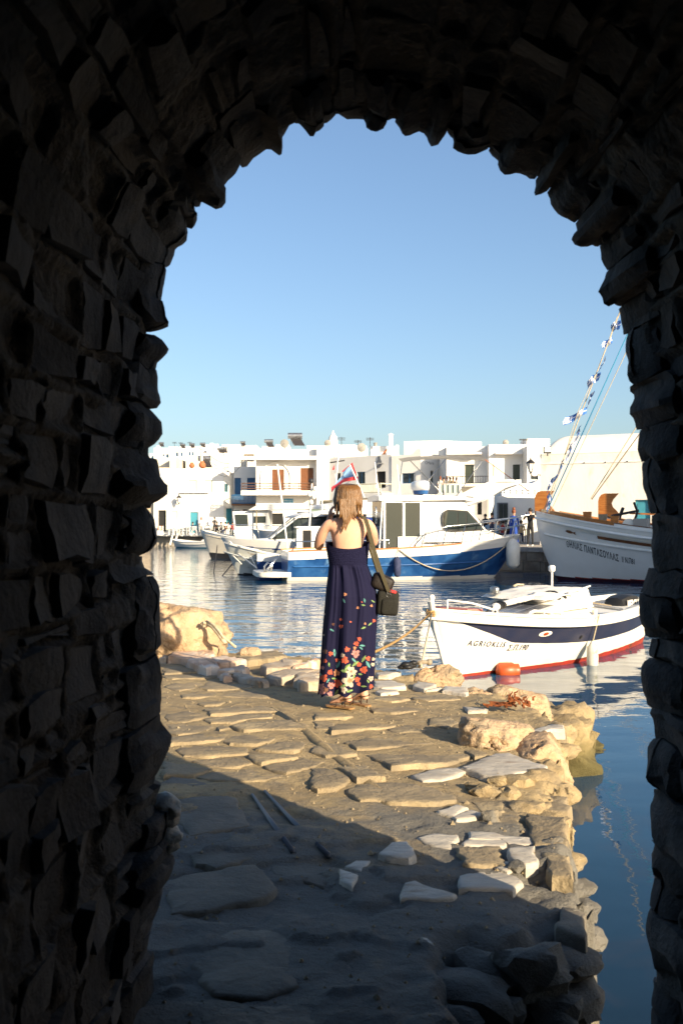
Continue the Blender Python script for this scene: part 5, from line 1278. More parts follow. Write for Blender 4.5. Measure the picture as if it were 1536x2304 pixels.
bl = MB(); bl.tube([(-1.62, -.1, 1.3), (-1.62, -.1, 1.92)], .022, n=8); o = bl.build('light_pole', M_bwhite, A); bl = MB(); bl.lathe([(.03, 1.92), (.06, 1.95), (.065, 2.08), (.04, 2.12)], c=(-1.62, -.1, 0), n=12); bl.build('stern_light', M_bwhite, o, smooth=60)
mb = MB(); mb.lathe([(.06, 0), (.075, .05), (.085, .16), (.06, .2)], c=(.35, -.35, 1.38), n=10); mb.build('deck_lamp', M_metal, A, smooth=60)
mb = MB(); mb.tube([(.62, -.35, 1.42), (.1, -.35, 1.40)], .018, n=5); mb.build('lamp_bracket', M_metal, A)
mb = MB(); mb.tube([(-.35, -.3, 1.56), (-.5, -.3, 1.60), (-.75, -.3, 1.58)], .03, n=6); mb.build('coiled_rope', M_rope, A, smooth=180)
mb = MB(); mb.tube([(2.82, 0, 1.0), (2.82, 0, 1.13)], .035, n=8); mb.ball((2.82, 0, 1.14), .045); mb.build('bow_post', M_bwhite2, A, smooth=60)
mb = MB(); mb.tube([(2.6, .1, 1.10), (2.3, .30, 1.05), (2.0, .46, .95)], .016, n=6); mb.tube([(2.6, .1, 1.10), (2.6, .1, .98)], .015, n=6); mb.build('bow_rail', M_bwhite, A, smooth=180)
for (x, yy) in ((-1.9, .62), (-1.92, .4)): mb = MB(); mb.tube([(x, yy, .66), (x, yy, .95)], .045, n=8); mb.build('bollard', M_bwhite2, A)
mb = MB(); mb.box((-1.0, -.5, .42), (-2.5, .5, .46)); mb.build('cockpit_sole', M_bwhite2, A)
mb = MB()
for k in range(40):
    a = .5 * k; mb.tube([(-1.95 + .16 * math.cos(a), -.1 + .16 * math.sin(a), .72 + .008 * k), (-1.95 + .16 * math.cos(a + .5), -.1 + .16 * math.sin(a + .5), .728 + .008 * k)], .02, n=4, cap=False)
mb.build('net_pile', M_fender, A)
ob = thing('outboard_motor', 'black outboard motor with white lettering on the small white boat', 'outboard motor', (0, 0, 0))
def cowl(x, w, z0, z1): return [(x, -w, z0), (x, -w, z0 + (z1 - z0) * .5), (x, -w * .8, z1 - .03), (x, -w * .3, z1), (x, w * .3, z1), (x, w * .8, z1 - .03), (x, w, z0 + (z1 - z0) * .5), (x, w, z0)]
loft([cowl(-2.45, .10, 1.02, 1.12), cowl(-2.52, .19, .97, 1.22), cowl(-2.8, .22, .95, 1.27), cowl(-3.2, .21, .96, 1.26), cowl(-3.4, .15, 1.0, 1.2)], M_black, ob, 'cowl')
mb = MB(); mb.box((-3.1, -.09, -.3), (-2.75, .09, .97)); mb.build('leg', M_black, ob)
vs, fs, w = text_mesh('MERCURY', .20, bold=.008); mb = MB(); mb.add([(-2.60 - v[0] * .75, .228, 1.04 + v[1]) for v in vs], fs); mb.build('lettering', M_bwhite, ob)
mb = MB(); mb.box((-2.75, -.225, 1.0), (-3.3, .225, 1.02)); mb.build('stripe', M_bwhite, ob)
ZI = ([0, .6, .85, 1.1, 1.56, 2.2], [0, .55, .72, .88, 1.17, 1.52])
for o in list(A.children) :
    nm = o.name.split('.')[0]
    objs = [o] + list(o.children)
    if nm in ('cabin', 'cabin_cover', 'solar_panel', 'windscreen_box', 'cabin_top', 'grab_handle', 'handrail', 'handrail_post', 'furled_sail', 'boom', 'sail_bag', 'spar_leg', 'light_pole', 'deck_lamp', 'lamp_bracket', 'coiled_rope', 'bollard', 'net_pile'):
        for q_ in objs:
            for v in q_.data.vertices: v.co.x = 1.62 - (1.62 - v.co.x) * .68; v.co.z = float(np.interp(v.co.z, *ZI)); v.co.y *= .92
for o in ob.children:
    for v in o.data.vertices: v.co.x = v.co.x * .85 - .45; v.co.z -= .38
ORG_A = (3.10, 15.70, 228.5)
place(A, *ORG_A); place(ob, *ORG_A)
p = W(A, hA.S(.46, .94, 1, .12)); fender_at(A, hA.S(.46, .62, 1, .10), M_fender, .09, .48, 'long grey fender hanging on the white side of the small boat', W(A, hA.S(.46, 1.04, 1, .05)))
q = W(A, hA.S(.17, .40, 1, .13)); q.z = .02
fl_ = thing('float', 'orange plastic can floating against the small white boat', 'float', q); mb = MB(); mb.lathe([(.02, -.02), (.09, 0), (.12, .04), (.12, .22), (.10, .25), (.10, .31), (.02, .32)], n=14, axis='x'); mb.v = [Vector(v) for v in mb.v]
mb.v = [q + Matrix.Rotation(R(5), 3, 'Z') @ v + Vector((-.2, 0, .03)) for v in mb.v]; mb.build('can', M_orange, fl_, smooth=40)
# mooring ropes of the small boat
bow = W(A, (2.85, 0, .93)); shore = G(845, 1470, .78); mb = MB(); mb.tube(sag(bow, shore + Vector((-.05, 0, 0)), .06), .016, n=6); tag(mb.build('mooring_rope', M_rope2, smooth=180), 'brown mooring rope from the small boat bow down behind the woman', 'rope')
s2 = G(947, 1500, .86); mb = MB(); mb.tube([W(A, (2.82, 0, .93)), s2], .010, n=6); tag(mb.build('mooring_rope', M_rope, smooth=180), 'thin pale cord hanging straight down from the small boat bow', 'rope')
mb = MB(); c = W(A, (2.85, 0, .94))
for k in range(24): a = k * .9; mb.tube([c + Vector((.05 * math.cos(a), .05 * math.sin(a), -.06 + .004 * k)), c + Vector((.06 * math.cos(a + .9), .05 * math.sin(a + .9), -.055 + .004 * k))], .014, n=4)
tag(mb.build('rope_knot', M_rope2), 'dark knot of rope at the bow of the small white boat', 'rope knot')

# ---- B: the blue and white cabin cruiser
B = thing('moored_boat', 'blue hulled cabin cruiser with white wheelhouse, behind the woman', 'boat', (0, 0, 0))
hB = Hull(9.5, 3.3, 1.72, 1.18, 1.12, .5, 1.5, tr=.82, full=.33, flare=.85, zlow=.75, cf=.45, stem_p=1.3)
def bandB(t, v, z, sh):
    if z < .13: return 2
    if z < sh - .36 - .1 * (1 - t): return 3 if t > .42 else 1
    return 0
hull_mesh(hB, 'hull', [M_bwhite, M_bnavy, M_bwhite2, M_bblue], lambda t, v, z, sh: (2 if z < .13 else (3 if z < sh - .36 + .05 * t else 0)), B, nt=70, nv=40)
deck_mesh(hB, M_bwhite, B, drop=.14)
rail_mesh(hB, M_wood, B, r=.04, hgt_=.045, name='wooden_rail', t0=.30); rail_mesh(hB, M_bwhite, B, r=.04, hgt_=.045, name='gunwale', t0=0, t1=.3)
mb = MB()
for sd in (1, -1):
    pts = [hB.S(.12 + .86 * i / 24, hB.vz(.12 + .86 * i / 24, .72 - .18 * (i / 24) ** .5 + .0), sd, .01) for i in range(25)]; mb.tube(pts, .035, n=6)
mb.build('rubbing_strake', M_bblue, B, smooth=60)
def wh(x, w, z0, z1, tw=None): tw = tw or w * .86; return [(x, -w, z0), (x, -w, z0 + (z1 - z0) * .45), (x, -tw, z1), (x, tw, z1), (x, w, z0 + (z1 - z0) * .45), (x, w, z0)]
# wheelhouse body with real side windows built proud of it
mb = MB()
prof = [(-1.0, .95), (-1.0, 2.86), (1.9, 2.86), (3.15, 1.72), (4.4, 1.42), (4.55, 1.35), (4.4, 1.2), (1.5, 1.0)]
secs = []
for y, k in ((-1.18, 0), (-1.22, 1), (1.22, 1), (1.18, 0)):
    secs.append([(x, y * (1 if z < 1.5 else .93) * (1 - max(0, x - 1.0) * .17), z) for x, z in prof])
loft(secs, M_bwhite, B, 'wheelhouse', smooth=30)
def sidewin(pts, name='side_window', m=None, yoff=0):
    def yy(x, z): return -(1.22 * (1 if z < 1.5 else .93) * (1 - max(0, x - 1.0) * .17))
    mb = MB(); o = [Vector((x, yy(x, 1.4) * (1 - .07 * min(1, max(0, (z - 1.0) / .5))) - .015 - yoff, z)) for x, z in pts]; mb.prism(o, (0, -.02, 0)); return mb.build(name, m or M_glass, B)
sidewin([(.72, 1.98), (.80, 1.80), (.95, 1.70), (1.3, 1.66), (3.05, 1.70), (2.62, 2.05), (2.10, 2.42), (1.0, 2.46), (.82, 2.38), (.72, 2.22)], 'window_frame', M_black)
for p_ in ([(.80, 2.0), (.88, 1.82), (1.0, 1.74), (1.52, 1.71), (1.52, 2.40), (1.02, 2.40), (.88, 2.32)], [(1.58, 1.71), (2.0, 1.72), (2.0, 2.38), (1.58, 2.40)], [(2.06, 1.72), (2.92, 1.74), (2.5, 2.05), (2.12, 2.34), (2.06, 2.36)]): sidewin(p_, 'side_window', M_glass, .022)
mb = MB(); o = [(-.9, -1.23, 1.32), (4.0, -.72, 1.32), (4.0, -.72, 1.29), (-.9, -1.23, 1.29)]
mb.tube([(-.85, -1.215, 1.31), (1.0, -1.215, 1.31), (3.9, -.66, 1.36)], .022, n=5); mb.build('black_stripe', M_black, B)
sidewin([(2.20, 1.28), (2.26, 1.22), (2.5, 1.22), (2.56, 1.28), (2.5, 1.36), (2.26, 1.36)], 'porthole', M_black, .03)
# roof with its brow and the aft glass door wall (turned to the camera side)
mb = MB(); secs = [[(-2.75, y, z) for y, z in ((-1.2, 2.80), (-1.15, 2.98), (0, 3.04), (1.15, 2.98), (1.2, 2.80))], [(-1.4, y, z) for y, z in ((-1.3, 2.80), (-1.2, 3.02), (0, 3.08), (1.2, 3.02), (1.3, 2.80))], [(1.9, y, z) for y, z in ((-1.18, 2.84), (-1.05, 2.98), (0, 3.02), (1.05, 2.98), (1.18, 2.84))], [(2.5, y, z) for y, z in ((-.95, 2.76), (-.85, 2.82), (0, 2.84), (.85, 2.82), (.95, 2.76))]]
loft(secs, M_bwhite, B, 'roof', smooth=30)
# aft saloon box whose starboard wall is glazed
dm = M_bwhite
for (x0, x1, z0, z1) in ((-2.58, -2.50, .95, 2.80), (-1.80, -1.70, .95, 2.80), (-1.08, -.98, .95, 2.80), (-2.5, -1.08, 2.72, 2.80), (-2.5, -1.08, .95, 1.02)):
    mb = MB(); mb.box((x0, -1.16, z0), (x1, -1.08, z1)); mb.build('door_frame', dm, B)
mb = MB(); mb.box((-2.5, -1.13, 1.02), (-1.8, -1.11, 2.72)); mb.build('glass_door', M_glass, B)
mb = MB(); mb.box((-1.7, -1.13, 1.45), (-1.08, -1.11, 2.72)); mb.build('glass_door', M_glass, B)
mb = MB(); mb.box((-2.0, -1.2, .95), (-1.02, -1.165, 1.50)); mb.build('door_panel', dm, B)
mb = MB(); mb.box((-2.56, 1.08, .95), (-1.0, 1.16, 2.8)); mb.build('port_wall', dm, B)
mb = MB(); mb.box((-2.58, -1.05, .95), (-2.54, 1.05, 2.8)); mb.build('aft_bulkhead', M_glass, B)
for x in (-.80, -2.9):
    mb = MB(); mb.tube([(x, -1.26, 1.95), (x, -1.32, 2.0), (x, -1.32, 2.5), (x, -1.26, 2.55)], .025, n=6); mb.build('grab_handle', M_chrome, B, smooth=60)
mb = MB(); mb.tube([(-2.75, -1.15, .95), (-2.62, -1.12, 2.8)], .03, n=6); mb.build('awning_post', M_bwhite, B)
# roof gear: life raft, bimini, masts
rf = thing('life_raft', 'round white life raft canister with blue base on the cruiser roof', 'life raft', (0, 0, 0)); mb = MB(); mb.lathe([(.02, .0), (.50, .0), (.58, .08), (.60, .22), (.55, .34), (.3, .40), (.02, .42)], c=(-.75, -.3, 3.22), n=18); mb.build('canister', M_bwhite, rf, smooth=50)
mb = MB(); mb.lathe([(.3, 0), (.46, .02), (.5, .12), (.5, .2)], c=(-.75, -.3, 3.05), n=18); mb.build('base', M_bblue, rf, smooth=50)
mb = MB(); mb.tube([(-.8, 1.0, 3.0), (2.4, 1.0, 2.98)], .03, n=6); mb.tube([(-.8, -1.0, 3.05), (2.4, -.95, 2.95)], .025, n=6); mb.build('roof_rail', M_chrome, B)
mb = MB(); mb.tube([(1.2, 0, 3.0), (1.2, 0, 3.25)], .03, n=6); mb.build('vent', M_dark, B)
# bow rail
def brail(t, z): p = hB.S(t, 1, -1); return p + Vector((0, .08, z))
ts = [.0, .03, .07, .13, .2, .28, .36, .45]
for (zz, nm) in ((.72, 'top_rail'),):
    pts = [brail(t, zz * (1 if t < .38 else .75)) for t in ts] + [brail(.5, .05)]
    ptl = [Vector((p.x, -p.y, p.z)) for p in pts]
    nose = [Vector((hB.L / 2 + .35, -.22, hB.zb + .82)), Vector((hB.L / 2 + .45, 0, hB.zb + .84)), Vector((hB.L / 2 + .35, .22, hB.zb + .82))]
    mb = MB(); mb.tube(pts[::-1] + nose + ptl, .026, n=6); rr0 = mb.build('bow_rail', M_chrome, B, smooth=180)
    mb = MB(); low = [p - Vector((0, 0, .36)) for p in pts[1:5]]; mb.tube(low[::-1] + [n_ - Vector((.12, 0, .38)) for n_ in nose] + [Vector((p.x, -p.y, p.z)) for p in low], .018, n=5); mb.build('lower_rail', M_chrome, rr0, smooth=180)
    for i, t in enumerate(ts[1:]):
        for sd in (1, -1): a = brail(t + .02, 0); b = brail(t, zz * (1 if t < .38 else .75)); a.y *= sd; b.y *= sd; mb = MB(); mb.tube([a, b], .02, n=5); mb.build('stanchion', M_chrome, rr0)
# stern rails and swim platform
mb = MB(); pts = [brail(.60, .02), brail(.60, .34), brail(.80, .34), brail(.97, .36), brail(.985, .02)]; mb.tube(pts, .026, n=6); mb.tube([brail(.72, .02), brail(.72, .34)], .02, n=5); mb.tube([brail(.88, .02), brail(.88, .34)], .02, n=5); mb.build('stern_rail', M_chrome, B, smooth=180)
pf = MB(); pf.grid(lambda u, v: (-5.15 - 1.45 * u, (2 * v - 1) * 1.35 * (1 - .25 * u ** 3), .28), 6, 6); loft([[(x, -w_, .16), (x, -w_ - .04, .24), (x, -w_, .34), (x, w_, .34), (x, w_ + .04, .24), (x, w_, .16)] for x, w_ in ((-5.1, 1.4), (-5.8, 1.42), (-6.4, 1.3), (-6.62, .95))], M_bwhite2, B, 'swim_platform', smooth=50)
ld = MB()
for y in (-1.0, -.62): ld.tube([(-5.6, y, .95), (-6.1, y, .45), (-6.2, y, .32)], .024, n=6); ld.tube([(-5.95, y, .34), (-5.9, y, .62), (-6.1, y, .70), (-6.25, y, .55), (-6.25, y, .34)], .022, n=6)
for k in range(3): ld.tube([(-5.6 - .2 * k, -1.0, .95 - .2 * k), (-5.6 - .2 * k, -.62, .95 - .2 * k)], .02, n=5)
ld.build('ladder', M_chrome, B, smooth=180)
# flagpole with the triangular club flag, masts
mb = MB(); mb.tube([(-4.6, .3, 1.2), (-5.0, .3, 4.5)], .035, n=6); mb.build('ensign_staff', M_bwhite, B)
XI = ([-9, -2.75, -2.5, -1.08, -1.0, .72, 3.05, 4.55, 9], [-7.5, -1.25, -1.0, .35, .43, 1.22, 3.05, 4.25, 8.7]); ZB = ([0, 1.0, 1.7, 2.46, 3.0, 4], [0, 1.05, 1.92, 2.72, 3.25, 4.25])
for o in list(B.children) + list(rf.children):
    nm = o.name.split('.')[0]
    if nm in ('wheelhouse', 'window_frame', 'side_window', 'black_stripe', 'porthole', 'roof', 'door_frame', 'glass_door', 'door_panel', 'port_wall', 'aft_bulkhead', 'grab_handle', 'awning_post', 'roof_rail', 'vent', 'canister', 'base'):
        for v in o.data.vertices: v.co.x = float(np.interp(v.co.x, *XI)) - (.0 if nm not in ('canister', 'base') else -.1); v.co.z = float(np.interp(v.co.z, *ZB))
    if nm in ('ladder', 'swim_platform'):
        for v in o.data.vertices: v.co.x = -4.7 + (v.co.x + 5.15) * .82
ORG_B = (2.48, 39.4, 9.5)
for o in (B, rf): place(o, *ORG_B)
hull_text(hB, 'ZANILA', 2.4, 1.28, .12, -1, M_black, B, aft=False) if False else None
fb = fender_at(B, hB.S(.565, .80, -1, .13), M_bfender, .14, .75, 'shaggy dark blue fender on the side of the blue cruiser', W(B, hB.S(.565, 1, -1, .03)))
fb2 = fender_at(B, hB.S(.055, .95, -1, .25), M_bwhite2, .28, 1.15, 'big white fender under the bow of the blue cruiser', W(B, hB.S(.04, 1.15, -1, .03)))
mb = MB(); mb.tube(sag(W(B, hB.S(.56, .97, -1, .05)), W(B, hB.S(.06, .9, -1, .08)), .95, 24), .022, n=5); tag(mb.build('mooring_rope', M_rope, smooth=180), 'slack white rope looping along the blue cruiser side', 'rope')

# ---- F: the big white caique with brown trim
Fb = thing('moored_boat', 'large white double ended wooden boat with Greek name and tall wooden stem head', 'boat', (0, 0, 0))
hF = Hull(15.0, 4.6, 2.62, 1.55, 2.0, .9, 1.5, tr=.06, full=.36, flare=.72, zlow=.62, cf=.42, stem_p=1.9)
hull_mesh(hF, 'hull', [M_bwhite, M_maroon, M_red], lambda t, v, z, sh: (1 if z < .11 else (2 if z < .14 else 0)), Fb, nt=90, nv=60)
deck_mesh(hF, M_bwhite2, Fb, drop=.35)
rail_mesh(hF, M_bwhite, Fb, r=.05, hgt_=.06, name='gunwale'); rail_mesh(hF, M_bwhite, Fb, r=.055, name='rubbing_strake', dz=-.22, out=.02, n=40)
mb = MB()
for sd in (1, -1): mb.tube([hF.S(t / 40, hF.vz(t / 40, hF.sheer(t / 40) - .78 + .14 * min(1, t / 16)), sd, .02) for t in range(1, 40)], .045, n=6)
mb.build('lower_strake', M_bwhite, Fb, smooth=60)
mb = MB()
for a, b in zip(range(7, 36), range(8, 37)):
    ta, tb = a / 40, b / 40; za, zb_ = hF.sheer(ta) - .52, hF.sheer(tb) - .52
    p = [hF.S(ta, hF.vz(ta, za), 1, .02), hF.S(tb, hF.vz(tb, zb_), 1, .02), hF.S(tb, hF.vz(tb, zb_ + .11), 1, .02), hF.S(ta, hF.vz(ta, za + .11), 1, .02)]
    mb.add(p, [(0, 1, 2, 3)])
mb.build('brown_stripe', M_wood2, Fb)
# carved fish
mb = MB(); fish = [(0, 0), (.08, .05), (.22, .055), (.32, .015), (.42, .06), (.40, 0), (.44, -.07), (.32, -.02), (.2, -.055), (.08, -.045)]
vs = []
for (a, b) in fish:
    x, z = 6.12 - a, 1.90 - a * .22 + b; t = .1
    for _ in range(12): t += (hF.S(t, hF.vz(t, z), 1).x - x) / hF.L
    vs.append(hF.S(t, hF.vz(t, z), 1, .03))
mb.add(vs, [tuple(range(len(vs)))]); mb.build('carved_fish', M_wood2, Fb)
hull_text(hF, '⊙ΗΛΙΑΣ ΠΑΝΤΑΣΟΥΛΑΣ', 6.12, 1.32, .34, 1, M_lettern, Fb, squash=.47, slope=-.26, spacing=1.10, bold=.02)
hull_text(hF, 'ΙΙ Ν.Π81', 4.00, .78, .28, 1, M_lettern, Fb, squash=.50, slope=-.16, bold=.012)
# wooden bulwark at the bow
def plank(t0, t1, z0, z1, m, nm, out=.0, th=.10, n=10, sides=(1, -1)):
    for sd in sides:
        mb = MB()
        for i in range(n):
            a, b = t0 + (t1 - t0) * i / n, t0 + (t1 - t0) * (i + 1) / n
            pa, pb = hF.S(a, 1, sd, out), hF.S(b, 1, sd, out); n_ = Vector((0, -sd * th, 0))
            mb.add([pa + Vector((0, 0, z0)), pb + Vector((0, 0, z0)), pb + Vector((0, 0, z1)), pa + Vector((0, 0, z1)), pa + n_ + Vector((0, 0, z0)), pb + n_ + Vector((0, 0, z0)), pb + n_ + Vector((0, 0, z1)), pa + n_ + Vector((0, 0, z1))], [(0, 1, 2, 3), (4, 5, 6, 7), (3, 2, 6, 7), (0, 1, 5, 4), (0, 3, 7, 4), (1, 2, 6, 5)])
        mb.build(nm, m, Fb)
plank(.05, .22, .06, .20, M_wood, 'bow_bulwark', out=.03)
plank(.22, .80, .06, .14, M_bwhite, 'bulwark', out=.0); plank(.22, .8, .141, .17, M_wood2, 'cap_rail', out=.02, th=.14)
# bowsprit platform and stem head
mb = MB(); mb.obox((5.3, .40, 2.30), (1.95, -.26, .34), (0, -.3, 0), (0, 0, .10)); mb.build('bowsprit', M_oldwood, Fb)
def stemhead(root, x, z, s):
    out_ = [(0, 0), (-.02, .9), (.06, 1.12), (.20, 1.22), (-.0, 1.22)]
    pl = [(.0, .0), (.0, .85), (-.05, 1.02), (-.14, 1.14), (-.30, 1.20), (-.95, 1.20), (-.70, .92), (-.62, .74), (-.68, .55), (-.85, .38), (-1.05, .12), (-1.1, -.10)]
    mb = MB(); mb.prism([(x + a * s, -.11 * s, z + b * s) for a, b in pl], (0, .22 * s, 0)); return mb.build('stem_head', M_wood, root)
stemhead(Fb, 7.52, 2.50, .78)
for (x, y, m_) in ((5.35, .75, M_wood), (4.75, .95, M_oldwood), (4.3, 1.05, M_wood)):
    z = hF.sheer((7.5 - x) / 15) - .02; mb = MB(); mb.prism([(x - .10, y, z), (x + .10, y, z), (x + .16, y, z + .42), (x - .16, y, z + .42)], (0, .14, 0)); mb.build('bitt', m_, Fb)
wl = MB(); wl.lathe([(.05, -.18), (.22, -.16), (.24, .16), (.05, .18)], c=(3.75, 1.25, 2.12), n=14, axis='y'); wl.build('winch_drum', M_bwhite2, Fb, smooth=40); mb = MB(); mb.box((3.1, .8, 1.6), (3.6, 1.5, 2.35)); mb.build('winch', M_grey, Fb)
mb = MB(); mb.box((2.4, -1.0, 1.5), (-.5, 1.0, 1.86)); mb.build('cabin_trunk', M_bwhite2, Fb)
# rigging: forestay with the line of little flags, two backstays
top = None
ORG_F = (14.35, 35.6, 155.0)
place(Fb, *ORG_F)
mastx = -1.0
mb = MB(); mb.tube([(mastx, 0, 1.4), (mastx, 0, 15.5)], [.16, .10], n=8); mb.build('mast', M_wood, Fb, smooth=60)

# ---- G: the second caique beyond it
G_ = thing('moored_boat', 'second white wooden boat with stem head, lying beyond the big named one', 'boat', (0, 0, 0))
hG = Hull(13.0, 4.2, 2.5, 1.6, 1.9, .8, 1.2, tr=.06, full=.36, flare=.72, zlow=.62, cf=.42, stem_p=1.9)
hull_mesh(hG, 'hull', [M_bwhite, M_maroon, M_bblue], lambda t, v, z, sh: (1 if z < .16 else (2 if abs(z - sh + .42) < .05 else 0)), G_, nt=50, nv=40)
deck_mesh(hG, M_bwhite2, G_, drop=.3); rail_mesh(hG, M_wood2, G_, r=.05, hgt_=.06, name='gunwale'); stemhead(G_, 6.5, 2.38, .86)
for (a, b) in (((5.2, .3, 2.55), (-1, .9, 2.3)), ((2.2, .6, 3.0), (-3, .9, 2.6))): mb = MB(); mb.obox(a, Vector(b) - Vector(a), (0, .28, 0), (0, 0, .07)); mb.build('gangplank', M_wood, G_)
for x in (3.4, 1.4, -.6):
    mb = MB(); mb.tube([(x + .6, 1.6, 1.7), (x + .4, 1.6, 2.2), (x - .2, 1.6, 2.55), (x - 1.2, 1.6, 2.55)], .045, n=6); mb.build('hoop_rail', M_chrome, G_, smooth=180)
place(G_, 16.6, 38.6, 158.0)
an = thing('anchor', 'small dark folding anchor stowed on the second caique rail', 'anchor', (0, 0, 0)); c = P(1405, 1155, 36.5); mb = MB(); mb.tube([c + Vector((-.5, 0, -.1)), c + Vector((.5, 0, .1))], .05, n=6); mb.tube([c + Vector((.3, -.1, .4)), c + Vector((.45, 0, .05)), c + Vector((.35, .1, -.35))], .045, n=6); mb.tube([c + Vector((-.1, -.1, .2)), c + Vector((-.2, .1, -.2))], .06, n=6); mb.build('shank', M_dark, an)
# stays seen against the sky, fixed to the mast heads of the two caiques
def stay(a, b, r, m, label, root=None): mb = MB(); mb.tube([a, b], r, n=5); o = mb.build('stay', m); return tag(o, label, 'rigging line')
lowF = P(1222, 1150, 37.6); topF = P(1392, 706, 36.5); k2 = lowF + (topF - lowF) * 1.35
fst = thing('forestay', 'slanting forestay of the big caique carrying small Greek flags', 'rigging line', lowF)
mb = MB(); mb.tube([lowF, k2], .022, n=5); mb.build('wire', M_rope, fst)
mb = MB(); pA = P(1238, 1125, 37.5); mb.tube([pA, P(1300, 925, 37.0), P(1345, 830, 36.8), P(1388, 712, 36.4)], .014, n=4); mb.build('flag_line', M_rope, fst)
stay(P(1232, 1145, 37.4), P(1475, 610, 36.2), .022, M_sblue, 'second thin blue stay just right of the flag line')
stay(P(1238, 1150, 37.2), P(1480, 640, 36.0), .014, M_rope, 'third thin pale stay right of the flag line')
stay(P(1328, 1122, 38.0), P(1520, 820, 37.0), .020, M_rope, 'left stay of the second caique, crossing the vaulted hall')
stay(P(1330, 1124, 37.8), P(1530, 850, 37.0), .024, M_oldwood, 'right stay of the second caique, crossing the vaulted hall')
def greek_flag(px, py, ang, w=.62, h=.36, bunch=0.0, Y=36.7, lab=''):
    """a small striped flag: cross in the canton, built from strips of cloth that ripple"""
    c = P(px, py, Y); rt = thing('greek_flag', lab, 'flag', c, 'small Greek flags on the forestay')
    u = Vector((-math.cos(R(ang)), .5 * math.sin(px * 1.7), math.sin(R(ang)))).normalized(); vv = Vector((math.sin(R(ang)) * .5, 0, -1)).normalized()
    def q(a, b): return c + u * (a * w * (1 - bunch * .6)) + vv * (b * h) + Vector((.04 * math.sin(b * 5 + px) * a, .12 * math.sin(a * 8 + px + b * 2) * (1 + bunch), .07 * math.sin(a * 6 + px) * a - .10 * a * a * (1 + bunch) - .06 * a * b))
    bl, wh_ = MB(), MB(); NX, NZ = 10, 9
    for i in range(NX):
        for j in range(NZ):
            a0, a1, b0, b1 = i / NX, (i + 1) / NX, j / NZ, (j + 1) / NZ
            if i < 6 and j < 9: col = 'w' if (j in (4,) or i in (2, 3)) else 'b'
            else: col = 'b' if j % 2 == 0 else 'w'
            (wh_ if col == 'w' else bl).add([q(a0, b0), q(a1, b0), q(a1, b1), q(a0, b1)], [(0, 1, 2, 3)])
    bl.build('blue_cloth', M_greekblue, rt); wh_.build('white_cloth', M_clothwhite, rt)
for i, (px, py, ang, w, b, l) in enumerate([(1393, 722, 8, .40, .3, 'topmost small Greek flag, half hidden by the arch stones'), (1378, 757, 2, .50, 0, 'second Greek flag from the top of the forestay, flying out'), (1364, 800, -30, .40, .5, 'crumpled Greek flag, third from the top of the forestay'), (1349, 838, -8, .50, .1, 'fourth Greek flag from the top, flying out'),
    (1336, 878, -40, .38, .5, 'crumpled Greek flag above the largest one'), (1321, 915, 0, .80, 0, 'largest Greek flag, spread flat just above the hall roof'), (1306, 956, -55, .36, .5, 'small folded flag at the height of the hall roof'), (1287, 995, -60, .34, .6, 'small folded flag in front of the vault'),
    (1268, 1032, -55, .36, .5, 'folded flag in front of the hall string course'), (1254, 1064, -25, .55, .2, 'lower dark blue flag in front of the hall wall'), (1238, 1105, -70, .55, .5, 'lowest flag on the forestay, hanging by the stem head')]):
    greek_flag(px, py, ang - 8 - (i * 13) % 17, w=w * (1.0 if i != 5 else 1.15), h=.26 + .03 * (i % 3 == 0), bunch=b, Y=36.6 + .9 * (py - 706) / 444, lab=l)

# ---- C: cruiser with slanted windscreen, behind the woman at the left
C_ = thing('moored_boat', 'white cruiser with raked windscreen and blue name, left of the woman', 'boat', (0, 0, 0))
hC = Hull(9.6, 3.0, 1.55, 1.25, 1.2, .4, 1.5, tr=.85, full=.32, flare=.9, zlow=.7, cf=.42, stem_p=1.1)
hull_mesh(hC, 'hull', [M_bwhite, M_bnavy, M_bgrey], lambda t, v, z, sh: (2 if z < sh - .42 else (1 if z < sh - .36 else 0)), C_, nt=50, nv=40)
deck_mesh(hC, M_bwhite, C_, drop=.04)
cs = lambda x, w_, z0, z1: [(x, -w_, z0), (x, -w_, z0 + (z1 - z0) * .5), (x, -w_ * .88, z1 - .03), (x, -w_ * .6, z1), (x, w_ * .6, z1), (x, w_ * .88, z1 - .03), (x, w_, z0 + (z1 - z0) * .5), (x, w_, z0)]
loft([cs(2.6, .5, 1.3, 1.42), cs(1.4, 1.0, 1.2, 1.5), cs(.5, 1.15, 1.2, 1.52), cs(-3.5, 1.2, 1.15, 1.5)], M_bwhite, C_, 'coachroof')
loft([cs(1.35, 1.0, 1.48, 1.52), cs(.1, 1.05, 1.48, 2.45), cs(-2.3, 1.1, 1.48, 2.62)], M_glass, C_, 'windscreen', smooth=20)
loft([cs(.55, .8, 2.45, 2.52), cs(.05, 1.05, 2.44, 2.66), cs(-1.4, 1.22, 2.55, 2.86), cs(-3.1, 1.22, 2.66, 2.92), cs(-3.2, 1.15, 2.7, 2.86)], M_bwhite, C_, 'hardtop')
for pts in ([(1.38, -1.02, 1.5), (.1, -1.08, 2.5)], [(-.9, -1.13, 1.5), (-.3, -1.12, 2.55)], [(1.38, 1.02, 1.5), (.1, 1.08, 2.5)]): mb = MB(); mb.tube(pts, .035, n=5); mb.build('screen_pillar', M_bwhite, C_)
mb = MB(); mb.box((-2.3, -1.14, 1.45), (-3.1, 1.14, 2.62)); mb.build('aft_cabin', M_bwhite, C_)
mb = MB(); pts = [(4.9, 0, 2.1), (4.2, -.55, 2.12), (3.0, -1.0, 2.1), (1.2, -1.3, 2.05), (-1.0, -1.42, 2.02)]; mb.tube(pts, .024, n=6)
